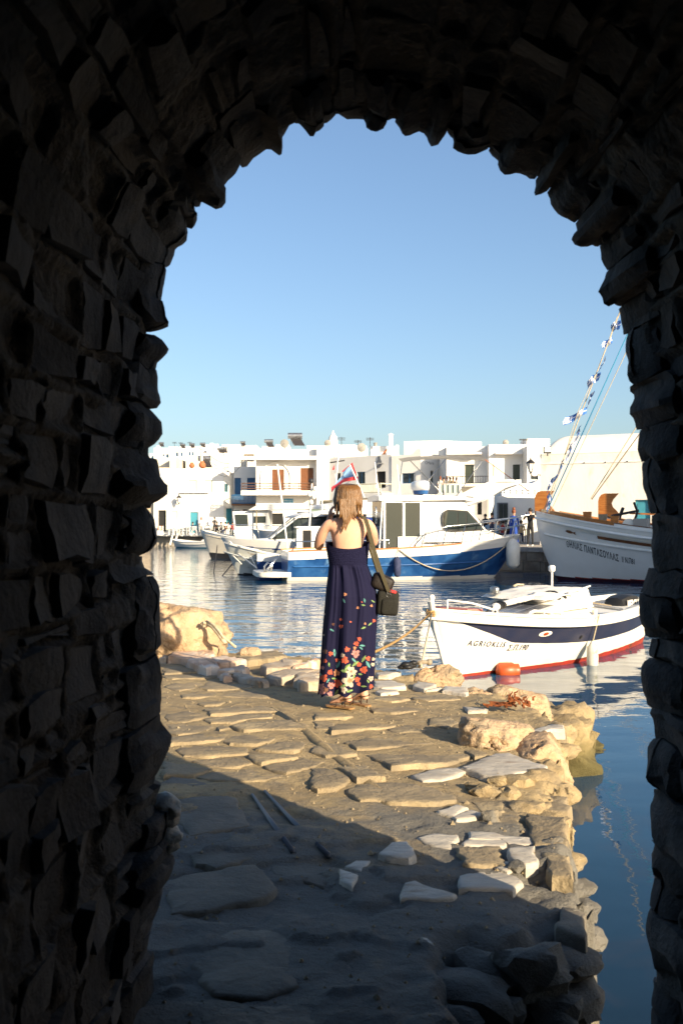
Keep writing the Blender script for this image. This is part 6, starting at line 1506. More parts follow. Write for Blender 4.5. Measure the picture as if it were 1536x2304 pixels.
for x, y in ((4.2, -.55), (3.0, -1.0), (1.2, -1.3), (-.9, -1.41)): mb.tube([(x - .15, y, 1.4), (x, y, 2.1)], .018, n=5)
mb.build('bow_rail', M_chrome, C_, smooth=180)
hull_text(hC, 'ΑΓ. ΠΑΡΑΣΚΕΥΗ', 1.15, .98, .30, 1, M_bnavy, C_, squash=.85, bold=.012)
mb = MB(); mb.tube([(-1.2, -.2, 2.8), (-1.2, -.2, 4.6)], .035, n=6); mb.box((-1.32, -.3, 4.5), (-1.02, -.1, 4.62)); mb.build('light_mast', M_bwhite, C_)
for o in list(C_.children):
    if o.name.split('.')[0] in ('coachroof', 'windscreen', 'hardtop', 'screen_pillar', 'aft_cabin', 'light_mast'):
        for v in o.data.vertices: v.co.x += 1.15
place(C_, -.95, 47.6, 190.0)
fc = fender_at(C_, hC.S(.36, .96, 1, .15), M_fender, .22, .95, 'pale fender with dark blue cone top on the slanted windscreen cruiser', W(C_, hC.S(.36, 1.1, 1, .0)))
mb = MB(); q = W(C_, hC.S(.36, .96, 1, .15)); mb.lathe([(.20, -.12), (.15, .05), (.03, .30)], c=q, n=10); mb.build('cone', M_bnavy, fc, smooth=50)
# ---- D: old white open boat in front of it
D_ = thing('moored_boat', 'old open wooden boat with rust stained grey white hull, nearest at left', 'boat', (0, 0, 0))
hD = Hull(6.6, 2.3, 1.35, .62, .75, .35, .75, tr=.3, full=.42, flare=.85, zlow=.7, cf=.45, stem_p=1.1)
hull_mesh(hD, 'hull', [M_bgrey, M_dark], lambda t, v, z, sh: (1 if z < .07 else 0), D_, nt=44, nv=26)
rail_mesh(hD, M_bwhite2, D_, r=.06, hgt_=.07, name='gunwale'); rail_mesh(hD, M_bgrey, D_, r=.03, name='rubbing_strake', dz=-.36, out=.015, t1=.9); deck_mesh(hD, M_bgrey, D_, drop=.32, inset=.08)
mb = MB(); mb.tube([(3.1, 0, 1.45), (2.7, 0, 1.0), (2.45, 0, .4)], .05, n=6); mb.build('stem', M_bwhite2, D_)
for pts in (((2.7, .45, .9), (2.0, 1.6, .35)), ((2.2, .75, .8), (1.9, 1.2, .15)), ((3.0, .3, .9), (2.6, .9, .5))): mb = MB(); mb.tube(pts, .03, n=5); mb.build('bow_spar', M_bwhite2, D_)
place(D_, -1.70, 42.6, 188.0)
for (a, b, l) in ((P(489, 1228, 46), P(480, 1297, 44), 'thin dark mooring line into the water left of the old boat'), (P(524, 1268, 42.5), P(500, 1296, 41.5), 'short slanting line into the water at the old boat bow')):
    mb = MB(); mb.tube([a, b], .025, n=4); tag(mb.build('mooring_line', M_dark), l, 'rope')
# ---- E: small fishing boat with wheelhouse and awning
E_ = thing('moored_boat', 'small fishing boat with square white wheelhouse under a long awning', 'boat', (0, 0, 0))
hE = Hull(9.0, 2.8, 1.75, 1.0, 1.1, .4, .8, tr=.5, full=.4, flare=.85, zlow=.7, cf=.45, stem_p=1.2)
hull_mesh(hE, 'hull', [M_cream, M_dark, M_bwhite], lambda t, v, z, sh: (1 if z < .35 else (2 if z > sh - .12 else 0)), E_, nt=40, nv=24); deck_mesh(hE, M_bwhite2, E_, drop=.2); rail_mesh(hE, M_bwhite, E_, r=.05, hgt_=.06, name='gunwale')
mb = MB(); mb.prism([(2.15, -.9, 1.1), (2.35, -.9, 2.95), (.1, -.9, 3.0), (.2, -.9, 1.1)], (0, 1.8, 0)); mb.build('wheelhouse', M_bwhite, E_)
for (x0, x1) in ((1.95, 1.95), ):
    mb = MB(); mb.prism([(2.10, .93, 2.05), (1.35, .93, 2.05), (1.40, .93, 2.75), (2.18, .93, 2.75)], (0, .03, 0)); mb.build('window', M_glass, E_)
mb = MB(); mb.prism([(1.0, .93, 2.25), (.25, .93, 2.25), (.25, .93, 2.65), (1.0, .93, 2.65)], (0, .03, 0)); mb.build('window', M_glass, E_)
mb = MB(); mb.prism([(1.30, -1.3, 3.02), (-6.6, -1.3, 3.10), (-6.6, -1.3, 3.17), (.6, -1.3, 3.42)], (0, 2.6, 0)); mb.build('awning', M_canvas, E_)
for x in (1.2, -2.4, -5.9):
    for y in (-1.2, 1.2): mb = MB(); mb.tube([(x - .4, y, 1.0), (x - .4, y, 3.05)], .04, n=5); mb.build('awning_post', M_oldwood, E_)
mb = MB(); mb.box((-2.5, 1.22, 2.4), (-6.4, 1.26, 3.08)); mb.build('side_curtain', M_greennet, E_)
place(E_, -4.35, 62.5, 176.0)
# ---- H: flybridge motor yacht behind the cruiser
H_ = thing('moored_boat', 'motor yacht with curved white arch and bimini frame, behind the blue cruiser', 'boat', (0, 0, 0))
hH = Hull(13, 4.0, 1.9, 1.5, 1.4, .5, 1.8, tr=.85, full=.32, flare=.9, zlow=.7, cf=.42, stem_p=1.1)
hull_mesh(hH, 'hull', [M_bwhite, M_bnavy], lambda t, v, z, sh: 0 if z > .2 else 1, H_, nt=40, nv=20); deck_mesh(hH, M_bwhite, H_, drop=.05)
loft([cs(4.5, .8, 1.7, 1.9), cs(2.5, 1.5, 1.6, 2.7), cs(-3.5, 1.7, 1.5, 3.0), cs(-4.0, 1.7, 1.5, 2.9)], M_bwhite, H_, 'superstructure')
loft([cs(3.4, 1.2, 2.95, 3.1), cs(1.0, 1.7, 2.9, 3.4), cs(-4.2, 1.7, 2.95, 3.5), cs(-5.0, 1.6, 3.0, 3.2)], M_bwhite, H_, 'flybridge')
mb = MB(); mb.tube([(3.0, -1.45, 3.35), (1, -1.72, 3.42), (-3.5, -1.72, 3.5)], .10, n=8); mb.build('rolled_cover', mat('khaki cover', (.26, .22, .14), .9), H_, smooth=180)
for sd in (1, -1):
    mb = MB(); pr_ = [(x + 2.6, z - .25) for x, z in [(-.2, 3.2), (-1.6, 3.35), (-3.2, 4.2), (-4.3, 4.62), (-5.3, 4.66), (-5.6, 4.45), (-4.9, 4.22), (-4.2, 3.8), (-3.2, 3.4), (-2.2, 3.2)]]
    mb.prism([(x, sd * 1.62, z) for x, z in pr_], (0, -.14 * sd, 0)); mb.build('radar_arch', M_bwhite, H_)
mb = MB(); mb.box((-1.8, -1.62, 4.20), (-2.8, 1.62, 4.30)); mb.build('arch_top', M_bwhite, H_)
mb = MB(); mb.grid(lambda u, v: (3.1 - 4.4 * u, (2 * v - 1) * 1.4, 5.50 + .14 * math.sin(math.pi * u) ** .6), 8, 4); o_ = mb.build('bimini', M_canvas, H_, smooth=180)
for pts in ([(2.7, -1.4, 5.6), (.6, -1.5, 3.4)], [(-1.2, -1.4, 5.6), (.4, -1.5, 3.4)], [(3.1, -1.4, 5.6), (3.4, -1.5, 3.4)], [(-1.3, -1.4, 5.6), (-3.6, -1.5, 3.9)], [(.7, -1.4, 5.75), (2.6, -1.5, 3.4)]):
    mb = MB(); mb.tube(pts, .025, n=5); mb.build('bimini_tube', M_terra if pts[1][0] < -3 else M_chrome, H_)
for o in list(H_.children):
    if o.name.split('.')[0] in ('bimini', 'bimini_tube', 'radar_arch', 'arch_top'):
        for v in o.data.vertices: v.co.x -= 4.6
place(H_, 1.6, 52.5, 172.0)
# wind generator / little mast of the yacht, and spare masts over the roofs
for (x0, y0, x1, y1, Y, r, l) in ((748, 1100, 763, 1000, 45, .07, 'white cruiser mast with a crossbar left of the woman head'), (860, 1120, 843, 1040, 42, .03, 'thin white antenna rod slanting above the woman right shoulder'), (905, 1100, 893, 1045, 42, .025, 'thin white antenna rod near the life raft'), (692, 1190, 702, 1080, 44, .06, 'white boat mast with lamps above the blue boat stern')):
    mt = thing('boat_mast', l, 'mast', P(x0, y0, Y)); mb = MB(); mb.tube([P(x0, y0 + 60, Y), P(x1, y1, Y)], [r, r * .6], n=6); mb.build('pole', M_bwhite, mt, smooth=60)
    if x0 == 748: mb = MB(); mb.tube([P(742, 1041, Y), P(775, 1036, Y)], .03, n=5); mb.build('crossbar', M_dark, mt)
    if x0 == 692:
        for (dx, dy) in ((700, 1082), (708, 1100), (696, 1112), (706, 1118), (700, 1130)): mb = MB(); mb.ball(P(dx, dy, Y - .1), (.10, .10, .12)); mb.build('lamp', M_bwhite2 if dy != 1082 else M_dark, mt, smooth=60)
# the red and blue pennant
pn = thing('club_flag', 'red and light blue flag streaming above the woman head', 'flag', P(790, 1045, 43))
def pan(a, b, Y=43): return P(a, b, Y) + Vector((0, .35 * math.sin((a + b) * .11), 0))
def patch(quads, m, name):
    mb = MB()
    for q in quads:
        def bil(u, v): 
            x = (q[0][0] * (1 - u) + q[1][0] * u) * (1 - v) + (q[3][0] * (1 - u) + q[2][0] * u) * v; y = (q[0][1] * (1 - u) + q[1][1] * u) * (1 - v) + (q[3][1] * (1 - u) + q[2][1] * u) * v; return pan(x, y)
        mb.grid(bil, 8, 5)
    return mb.build(name, m, pn, smooth=180)
patch([[(771, 1062), (787, 1047), (796, 1073), (772, 1076)], [(757, 1083), (771, 1068), (772, 1077), (752, 1092)]], M_flagblue, 'blue_field')
patch([[(787, 1046), (793, 1040), (805, 1079), (797, 1074)], [(771, 1062), (787, 1046), (793, 1040), (769, 1060)], [(772, 1076), (797, 1073), (804, 1080), (773, 1085)], [(752, 1092), (772, 1077), (773, 1085), (750, 1101)], [(745, 1096), (752, 1090), (751, 1101), (746, 1108)]], M_flagred, 'red_border')
mb = MB(); mb.tube([P(787, 1046, 42.95), P(820, 1120, 42)], .035, n=5); mb.build('staff', M_bwhite, pn)
pn2 = MB(); pn2.add([P(752, 1045, 44.8), P(752, 1057, 44.8), P(747, 1057, 44.7)], [(0, 1, 2)]); pn2.prism([P(752, 1045, 44.8), P(752, 1057, 44.8), P(747, 1057, 44.7)], (0, .01, 0)); tag(pn2.build('pennant', M_flagred), 'tiny red pennant hanging from the cruiser mast crossbar', 'pennant')
# the other blue hulled boat just behind the cruiser stern is its stern bulwark; here the small white wheelhouse seen left of the woman
I_ = thing('moored_boat', 'small boat with narrow blue white cuddy and open door, by the woman elbow', 'boat', (0, 0, 0))
hI = Hull(6.0, 2.2, 1.2, .9, .95, .3, .6, tr=.6, full=.4, flare=.8, zlow=.7, cf=.45, stem_p=1.2)
hull_mesh(hI, 'hull', [M_bwhite, M_bnavy], lambda t, v, z, sh: 0 if z > sh - .3 else 1, I_, nt=30, nv=18); deck_mesh(hI, M_bwhite, I_, drop=.1)
mb = MB(); mb.box((-1.3, -.75, .85), (.9, .75, 2.0)); mb.build('cuddy', M_bwhite, I_)
mb = MB(); mb.box((-1.12, -.78, .95), (-.78, -.755, 1.9)); mb.build('open_door', M_darkroom, I_)
mb = MB(); mb.box((-1.38, -.80, .92), (-1.14, -.76, 1.93)); mb.build('door_leaf', M_bwhite, I_)
mb = MB(); mb.box((-1.4, -.82, 2.0), (1.0, .82, 2.06)); mb.build('cuddy_roof', M_bwhite, I_)
mb = MB(); mb.ball((.35, -.85, 1.68), (.26, .1, .22)); mb.build('black_buoy', M_black, I_, smooth=60)
place(I_, -.55, 41.9, 6.0)
# blue tarpaulin boat behind the wheelhouse
J_ = thing('moored_boat', 'small boat under a bright blue tarpaulin behind the wheelhouse door', 'boat', (0, 0, 0))
hJ = Hull(7, 2.4, 1.5, 1.0, 1.0, .3, .7, tr=.6, full=.4, flare=.8); hull_mesh(hJ, 'hull', [M_bwhite], lambda t, v, z, sh: 0, J_, nt=24, nv=16)
loft([cs(2.4, .4, 1.3, 1.6), cs(1.0, 1.1, 1.1, 2.5), cs(-2.6, 1.15, 1.0, 2.4), cs(-3.2, 1.0, .9, 1.6)], M_bluecover, J_, 'tarpaulin')
loft([cs(2.2, .9, 2.6, 2.7), cs(.5, 1.2, 2.6, 2.95), cs(-2.6, 1.2, 2.6, 2.95)], M_bwhite, J_, 'hardtop')
place(J_, 1.35, 45.6, 178.0)
# ---- two small boats with outboards at the far quay
def skiff(px, Y, deg, label, motor_m, s):
    K = thing('moored_boat', label, 'boat', (0, 0, 0)); h = Hull(3.9 * s, 1.6 * s, .75, .55, .6, .2, .4, tr=.8, full=.4, flare=.8)
    hull_mesh(h, 'hull', [M_bwhite, M_teal], lambda t, v, z, sh: 0 if z > .08 else 1, K, nt=24, nv=14); deck_mesh(h, M_bwhite2, K, drop=.2); rail_mesh(h, M_bwhite, K, r=.04, hgt_=.05, name='gunwale')
    x, y = PX(px, Y); place(K, x, y, deg)
    m = thing('outboard_motor', 'tilted outboard motor on the ' + label.split(' with ')[0], 'outboard motor', (0, 0, 0)); L2 = -1.95 * s
    loft([[(L2 + dx, yy, z) for yy, z in ((-.16, z0), (-.16, z1), (.16, z1), (.16, z0))] for dx, z0, z1 in ((.25, .75, .95), (.0, .72, 1.25), (-.35, .85, 1.35), (-.5, 1.0, 1.2))], motor_m, m, 'cowl')
    mb = MB(); mb.tube([(L2 - .2, 0, .85), (L2 - .55, 0, .35), (L2 - .8, 0, .2)], [.09, .07, .1], n=6); mb.build('leg', M_dark, m); place(m, x, y, deg)
skiff(437, 90.5, 150, 'larger white skiff moored at the far left quay with grey motor', M_emblem, 1.25)
skiff(472, 93, 100, 'smaller white skiff with black motor beside the larger one', M_black, .95)
mb = MB(); a, b = P(383, 1226, 95.5), P(391, 1192, 97); mb.tube([a, b], .10, n=5); mb.tube([a + Vector((.45, 0, 0)), b + Vector((.45, 0, 0))], .10, n=5); tag(mb.build('boarding_ladder', M_bwhite), 'white boarding ladder leaning on the far left quay', 'ladder')
# ------------------------------------------------------------------ people
def skin_mesh(name, joints, edges, mats, parent, sub=2, root='pelvis', matfn=None, org=None):
    keys = list(joints); ix = {k: i for i, k in enumerate(keys)}
    me = bpy.data.meshes.new(name + '_skeleton'); me.from_pydata([joints[k][0] for k in keys], [(ix[a], ix[b]) for a, b in edges], [])
    ob = bpy.data.objects.new(name, me); COL.objects.link(ob)
    md = ob.modifiers.new('skin', 'SKIN'); md.use_smooth_shade = True; md.branch_smoothing = .6
    for i, k in enumerate(keys):
        r_ = joints[k][1]; r_ = r_ if isinstance(r_, tuple) else (r_, r_); me.skin_vertices[0].data[i].radius = r_; me.skin_vertices[0].data[i].use_root = (k == root)
    sb = ob.modifiers.new('subsurf', 'SUBSURF'); sb.levels = sub; sb.render_levels = sub
    dg = bpy.context.evaluated_depsgraph_get(); ev = ob.evaluated_get(dg); m2 = bpy.data.meshes.new_from_object(ev)
    COL.objects.unlink(ob); bpy.data.objects.remove(ob)
    org = Vector(org) if org is not None else (ORG[parent.name] if parent is not None else Vector((0, 0, 0)))
    for v in m2.vertices: v.co -= org
    m2.materials.clear()
    for m in mats: m2.materials.append(m)
    for p in m2.polygons:
        p.use_smooth = True
        if matfn: p.material_index = matfn(p.center + org)
    o = bpy.data.objects.new(name, m2); COL.objects.link(o)
    if parent is not None: o.parent = parent; ORG[o.name] = org
    else: o.location = org; ORG[o.name] = org
    return o

# ---- the woman with the camera
YW = 7.5
def wz(zx, zy, Y=YW): return P(660 + zx / 4.114, 1060 + zy / 4.114, Y)      # a point of the woman at depth Y
WM = thing('person', 'woman with long light brown hair in strapless navy floral maxi dress, seen from behind', 'person', (.03, 7.5, hgt(.03, 7.5)))
gz = .775
J = {
 'pelvis': ((.045, 7.50, 1.68), (.150, .150)), 'waist': ((.048, 7.49, 1.86), (.120, .120)), 'chest': ((.046, 7.50, 2.02), (.146, .146)), 'upper': ((.046, 7.505, 2.12), (.120, .120)),
 'neck': ((.052, 7.515, 2.205), (.052, .05)), 'neck2': ((.056, 7.54, 2.275), .047), 'head': ((.056, 7.565, 2.34), (.068, .078)), 'crown': ((.056, 7.56, 2.395), (.060, .070)),
 'shL': ((-.098, 7.515, 2.150), (.054, .052)), 'armL': ((-.150, 7.54, 2.07), .046), 'elL': ((-.180, 7.60, 1.955), .036), 'foreL': ((-.150, 7.68, 2.05), .034), 'wrL': ((-.095, 7.72, 2.165), (.022, .026)), 'palmL': ((-.085, 7.73, 2.225), (.016, .034)),
 'shR': ((.192, 7.515, 2.155), (.054, .052)), 'armR': ((.232, 7.57, 2.08), .046), 'elR': ((.250, 7.66, 1.985), .036), 'foreR': ((.215, 7.74, 2.08), .033), 'wrR': ((.165, 7.77, 2.17), (.022, .026)), 'palmR': ((.14, 7.77, 2.225), (.016, .034)),
 'hipL': ((-.02, 7.49, 1.60), .095), 'kneeL': ((.02, 7.47, 1.22), .055), 'calfL': ((.035, 7.455, 1.08), .050), 'ankL': ((.045, 7.45, gz + .095), .032), 'heelL': ((.060, 7.435, gz + .035), .030), 'midL': ((-.005, 7.485, gz + .045), (.034, .028)), 'ballL': ((-.055, 7.52, gz + .028), (.040, .018)),
 'hipR': ((.11, 7.52, 1.60), .095), 'kneeR': ((.14, 7.55, 1.22), .055), 'calfR': ((.155, 7.55, 1.08), .050), 'ankR': ((.172, 7.555, gz + .095), .032), 'heelR': ((.185, 7.54, gz + .035), .030), 'midR': ((.125, 7.595, gz + .045), (.034, .028)), 'ballR': ((.080, 7.635, gz + .028), (.040, .018)),
}
Eg = [('pelvis', 'waist'), ('waist', 'chest'), ('chest', 'upper'), ('upper', 'neck'), ('neck', 'neck2'), ('neck2', 'head'), ('head', 'crown'),
      ('upper', 'shL'), ('shL', 'armL'), ('armL', 'elL'), ('elL', 'foreL'), ('foreL', 'wrL'), ('wrL', 'palmL'), ('upper', 'shR'), ('shR', 'armR'), ('armR', 'elR'), ('elR', 'foreR'), ('foreR', 'wrR'), ('wrR', 'palmR'),
      ('pelvis', 'hipL'), ('hipL', 'kneeL'), ('kneeL', 'calfL'), ('calfL', 'ankL'), ('ankL', 'heelL'), ('ankL', 'midL'), ('midL', 'ballL'),
      ('pelvis', 'hipR'), ('hipR', 'kneeR'), ('kneeR', 'calfR'), ('calfR', 'ankR'), ('ankR', 'heelR'), ('ankR', 'midR'), ('midR', 'ballR')]
# fingers curl round the camera body held before the eyes; toes of unequal length
for sd, px_, dx in (('L', -.085, 1), ('R', .14, -1)):
    b = Vector(J['palm' + sd][0])
    for k in range(4):
        a = b + Vector((.004 * dx, -.022 + .015 * k, .034 - .006 * abs(k - 1.5))); m_ = a + Vector((.018 * dx, 0, .022)); t_ = m_ + Vector((.026 * dx, .0, .004 - .004 * k))
        J[f'f{sd}{k}a'] = (tuple(a), .0095); J[f'f{sd}{k}b'] = (tuple(m_), .0088); J[f'f{sd}{k}c'] = (tuple(t_), .0078)
        Eg += [('palm' + sd, f'f{sd}{k}a'), (f'f{sd}{k}a', f'f{sd}{k}b'), (f'f{sd}{k}b', f'f{sd}{k}c')]
    a = b + Vector((.012 * dx, -.03, -.008)); m_ = a + Vector((.022 * dx, -.008, .012)); J[f'th{sd}a'] = (tuple(a), .011); J[f'th{sd}b'] = (tuple(m_), .010); Eg += [('palm' + sd, f'th{sd}a'), (f'th{sd}a', f'th{sd}b')]
    c = Vector(J['ball' + sd][0]); fd = Vector((-.78, .62, 0)); fs_ = Vector((.62, .78, 0))
    for k in range(5):
        t_ = c + fs_ * (-.026 + .013 * k) * (1 if sd == 'L' else 1) + fd * (.052 - .006 * (k if sd == 'R' else 4 - k)) + Vector((0, 0, -.010)); J[f't{sd}{k}'] = (tuple(t_), .011 if k not in ((4,) if sd == 'L' else (0,)) else .013); Eg.append(('ball' + sd, f't{sd}{k}'))
bo = skin_mesh('body', J, Eg, [M_skin], WM, sub=2)
for v in bo.data.vertices:                     # flatten the trunk from front to back
    p = v.co + ORG[bo.name]
    f = max(0.0, min(1.0, (.185 - abs(p.x - .047)) / .05)) * max(0, min(1, (p.z - 1.50) / .08)) * max(0, min(1, (2.24 - p.z) / .05))
    if p.y < 7.66: v.co.y += (7.512 - p.y) * .36 * f
# face: nose, mouth, eyes and ears sit on the far side of the head
fc_ = MB(); hc = Vector((.056, 7.565, 2.335))
fc_.add([hc + Vector(p) for p in ((-.012, .078, .0), (.012, .078, .0), (0, .105, -.004), (0, .078, .045))], [(0, 1, 2), (0, 2, 3), (1, 3, 2)]); fc_.build('nose', M_skin, WM, smooth=180)
for sd in (-1, 1):
    e = MB(); e.ball(hc + Vector((sd * .03, .070, .028)), .012, n=8, m=6); e.build('eye', M_clothwhite, WM, smooth=180)
    e = MB(); e.ball(hc + Vector((sd * .076, .0, .0)), (.010, .018, .030)); e.build('ear', M_skin, WM, smooth=180)
e = MB(); e.ball(hc + Vector((0, .076, -.030)), (.024, .008, .008)); e.build('mouth', M_pink, WM, smooth=180)
R_ = random.Random(21)
def hair(u, v):
    th = R(-158 + 316 * u)                        # 0 is the back of the head, towards us
    s_, c_ = math.sin(th), math.cos(th)
    zt = 2.452; side = abs(th) / math.pi
    drop = .215 + .012 * nz((u * 14, 0, 0), 1, 3) + .012 * nz((u * 40, 1, 0)) - .02 * side
    if abs(th) > R(100): drop += .0
    k = v
    z = zt - drop * k ** 1.25 if k > .0 else zt
    rise = min(1, k / .30); rx = .093 * math.sin(math.pi / 2 * min(1, k / .36)) ** .62; ry = rx * 1.12
    rx += .016 * sstep(.3, 1.0, np.array(k)).item(); 
    hwz = 0; rg = 1 + .030 * nz((u * 22, k * .8, 0)) + .022 * nz((u * 60, k * 1.2, 4)) * min(1, k * 2)
    if k > .75: rg *= 1 - .10 * ((k - .75) / .25) ** 2
    x = .050 + s_ * rx * rg; y = 7.552 - c_ * ry * rg - .018 * k * max(0, c_) + .02 * (1 - k)
    return (x, y, z)
lk2 = R_
mb = MB(); mb.grid(hair, 160, 44); hr = mb.build('hair', M_hair, WM, smooth=180)
for i in range(70):
    th = R(lk2.uniform(-105, 105)) if False else R(-105 + 210 * i / 69); s_, c_ = math.sin(th), math.cos(th); o_ = R_.uniform(0, 9); pts = []
    ln = R_.uniform(.86, 1.0)
    for k in range(12):
        p = Vector(hair((th / R(316)) + .5, min(1, .08 + .92 * k / 11))); c0v = Vector((.050, 7.552, p.z)); d_ = (p - c0v)
        p = c0v + d_ * (1.012 + .02 * nz((o_, k * .25, 1))) + Vector((.004 * nz((o_, k * .3, 5)), 0, -(ln - 1) * .2 * k / 11)); pts.append(p)
    mb = MB(); mb.tube(pts, [.0035] + [.0055] * 8 + [.0045, .003, .0008], n=5); mb.build('lock', M_hair, hr, smooth=180)
# long locks gathering into a point down the back, and the ragged ends
lk = random.Random(5)
for i in range(26):
    x0 = .05 + lk.uniform(-.055, .045); tip = Vector((.004 + lk.uniform(-.006, .03), 7.392, 2.083 + lk.uniform(0, .085))) if i < 15 else Vector((x0 + lk.uniform(-.015, .015), 7.405, 2.185 + lk.uniform(-.01, .03)))
    a = Vector((x0, 7.425, 2.33)); b = Vector((x0 * .85 + tip.x * .15 + .005, 7.408, 2.245)); c = b.lerp(tip, .55) + Vector((.006, .002, 0))
    pts = []
    for k in range(13):
        t = k / 12; p = a * (1 - t) ** 3 + b * 3 * t * (1 - t) ** 2 + c * 3 * t * t * (1 - t) + tip * t ** 3; pts.append(p)
    mb = MB(); n = len(pts)
    for k, p in enumerate(pts):
        w_ = .013 * (1 - (k / (n - 1)) ** 2.2) + .0015
        mb.v += [p + Vector((-w_, .003, 0)), p + Vector((0, -.005, 0)), p + Vector((w_, .003, 0))]
    for k in range(n - 1): mb.f += [(3 * k, 3 * k + 1, 3 * k + 4, 3 * k + 3), (3 * k + 1, 3 * k + 2, 3 * k + 5, 3 * k + 4)]; mb.m += [0, 0]
    mb.build('lock', M_hair, hr, smooth=180)
for i in range(16):                                # side ends
    sd = -1 if i % 2 else 1; x0 = .05 + sd * lk.uniform(.05, .098); mb = MB(); a = Vector((x0, 7.50 - lk.uniform(0, .06), 2.29)); tip = a + Vector((lk.uniform(-.012, .008), 0, -.085 - lk.uniform(0, .03)))
    mb.tube([a, a.lerp(tip, .5) + Vector((sd * .002, 0, 0)), tip], [.004, .006, .001], n=5); mb.build('lock', M_hair, hr, smooth=180)
# dress
TB = [(655, 305, 697), (715, 309, 694), (780, 320, 686), (820, 327, 682), (860, 333, 680), (880, 331, 688), (930, 327, 706), (1000, 318, 735), (1100, 306, 762), (1200, 298, 779), (1300, 289, 780), (1400, 279, 772), (1500, 271, 766), (1600, 264, 762), (1700, 257, 757), (1800, 248, 755), (1900, 240, 751), (2000, 230, 747), (2075, 222, 742)]
ty = [t[0] for t in TB]; tl = [wz(t[1], t[0]).x for t in TB]; tr_ = [wz(t[2], t[0]).x for t in TB]
def dress_ring(zy, th, extra=0.0):
    L_, R_ = np.interp(zy, ty, tl), np.interp(zy, ty, tr_); cx, hw = (L_ + R_) / 2, (R_ - L_) / 2
    s_, c_ = math.sin(th), math.cos(th)
    dep = np.interp(zy, [655, 860, 1150, 2075], [.098, .100, .150, .150])
    n = 2.25; rr = (abs(s_) ** n + abs(c_) ** n) ** (-1 / n)
    f = np.interp(zy, [860, 900, 1100, 1700, 2075], [0, .018, .018, .040, .055])
    a1 = math.cos(th * 9 + 1.6 * nz((s_ * 1.5, c_ * 1.5, 2), 1, 2) + .9 * math.sin(zy * .0016) + 1.0) * .35 + .9 * nz((s_ * 2.6, c_ * 2.6, zy * .0007), 1, 4) + .34 * nz((s_ * 9, c_ * 9, zy * .0012), 1, 9) * np.interp(zy, [860, 1100, 1500], [2.2, 1.2, .8])
    fold = f * a1 * (1 - abs(s_) ** 6 * .75)
    x = cx + s_ * (hw * rr + fold * .5 + extra); y = YW - c_ * (dep * rr + fold * 1.25 + extra)
    return x, y
M_dress = bpy.data.materials.new('navy floral dress cloth'); M_dress.use_nodes = True
nt = M_dress.node_tree; b_ = nt.nodes['Principled BSDF']; b_.inputs['Roughness'].default_value = .8; b_.inputs['Specular IOR Level'].default_value = .12; b_.inputs['Sheen Weight'].default_value = .0
at = nt.nodes.new('ShaderNodeAttribute'); at.attribute_name = 'print'; nt.links.new(at.outputs['Color'], b_.inputs['Base Color'])
M_bodice = mat('smocked navy cloth', (.009, .009, .032), .85, spec=.12, bump=.004, bs=130, stretch=(1.2, 1.2, .6), bump2=.006, bs2=60)
mb = MB()
def bod(u, v):
    th = 2 * math.pi * u; c_ = math.cos(th); top = 655 + 62 * max(0, c_) ** 1.2; zy = top + (862 - top) * v
    x, y = dress_ring(zy, th, .004 + .003 * nz((u * 70, v * 26, 0)) + .0015 * math.sin(v * 60)); return (x, y, wz(0, zy).z)
mb.grid(bod, 120, 34, closeu=True); mb.build('bodice', M_bodice, WM, smooth=180)
mb = MB(); NU, NV = 260, 300
zrow = []
def skirt(u, v):
    th = 2 * math.pi * u; zy = 852 + (2042 - 852) * v; 
    hem = 1 + 0 * u; x, y = dress_ring(zy, th, .002)
    s_ = math.sin(th); low = (38 * max(0, -s_ - .1) * max(0, 1 - abs(s_ + .75) * 2) - 62 * max(0, s_) ** 1.5 + 10 * math.cos(th * 13)) * sstep(.5, 1, np.array(v)).item()
    return (x, y, wz(0, zy + low).z)
mb.grid(skirt, NU, NV, closeu=True); sk = mb.build('skirt', M_dress, WM, smooth=180)
me = sk.data; co = np.empty(len(me.vertices) * 3, 'f'); me.vertices.foreach_get('co', co); co = co.reshape(-1, 3) + np.array(ORG[sk.name])
zx = ((co[:, 0] * FPX / co[:, 1] + CXP) - 660) * 4.114; zy = ((HY - (co[:, 2] - CAMZ) * FPX / co[:, 1]) - 1060) * 4.114
zx = np.where(co[:, 1] > YW, 1010 - zx, zx)            # the print runs on round the front
colr = np.tile(np.array([.0085, .0085, .031, 1.0], 'f'), (len(co), 1))
CO, PK, CR, PE, TE, GR, BR = (.78, .16, .09), (.75, .34, .32), (.82, .66, .52), (.84, .38, .20), (.10, .27, .27), (.17, .26, .10), (.25, .12, .08)
def dab(x, y, r, c, kind='f', n=5, a0=0.0):
    dx, dy = zx - x, zy - y
    if kind == 'f':
        ph = np.arctan2(dy, dx) + a0; d = np.hypot(dx, dy); lim = r * (.58 + .34 * np.abs(np.cos(ph * n / 2 + .35 * np.sin(ph * 2 + a0))) + .16 * np.sin(ph * 3 + a0 * 5) * .6); m_ = d < lim
        sh = .70 + .45 * np.clip(d / r, 0, 1) * (.6 + .4 * np.abs(np.sin(ph * n / 2 + .4)))
        colr[m_, :3] = np.array(c)[None] * .60 * np.clip(sh[m_], .4, 1.2)[:, None]
        m2 = d < r * .18; colr[m2, :3] = BR
    else:
        ca, sa = math.cos(a0), math.sin(a0); u_ = dx * ca + dy * sa; v_ = -dx * sa + dy * ca
        m_ = (np.abs(u_) < r) & (np.abs(v_) < r * .42 * (1 - (u_ / r) ** 2)); colr[m_, :3] = np.array(c) * .65
        m2 = m_ & (np.abs(v_) < r * .06); colr[m2, :3] = np.array(c) * 1.8
fr = random.Random(3)
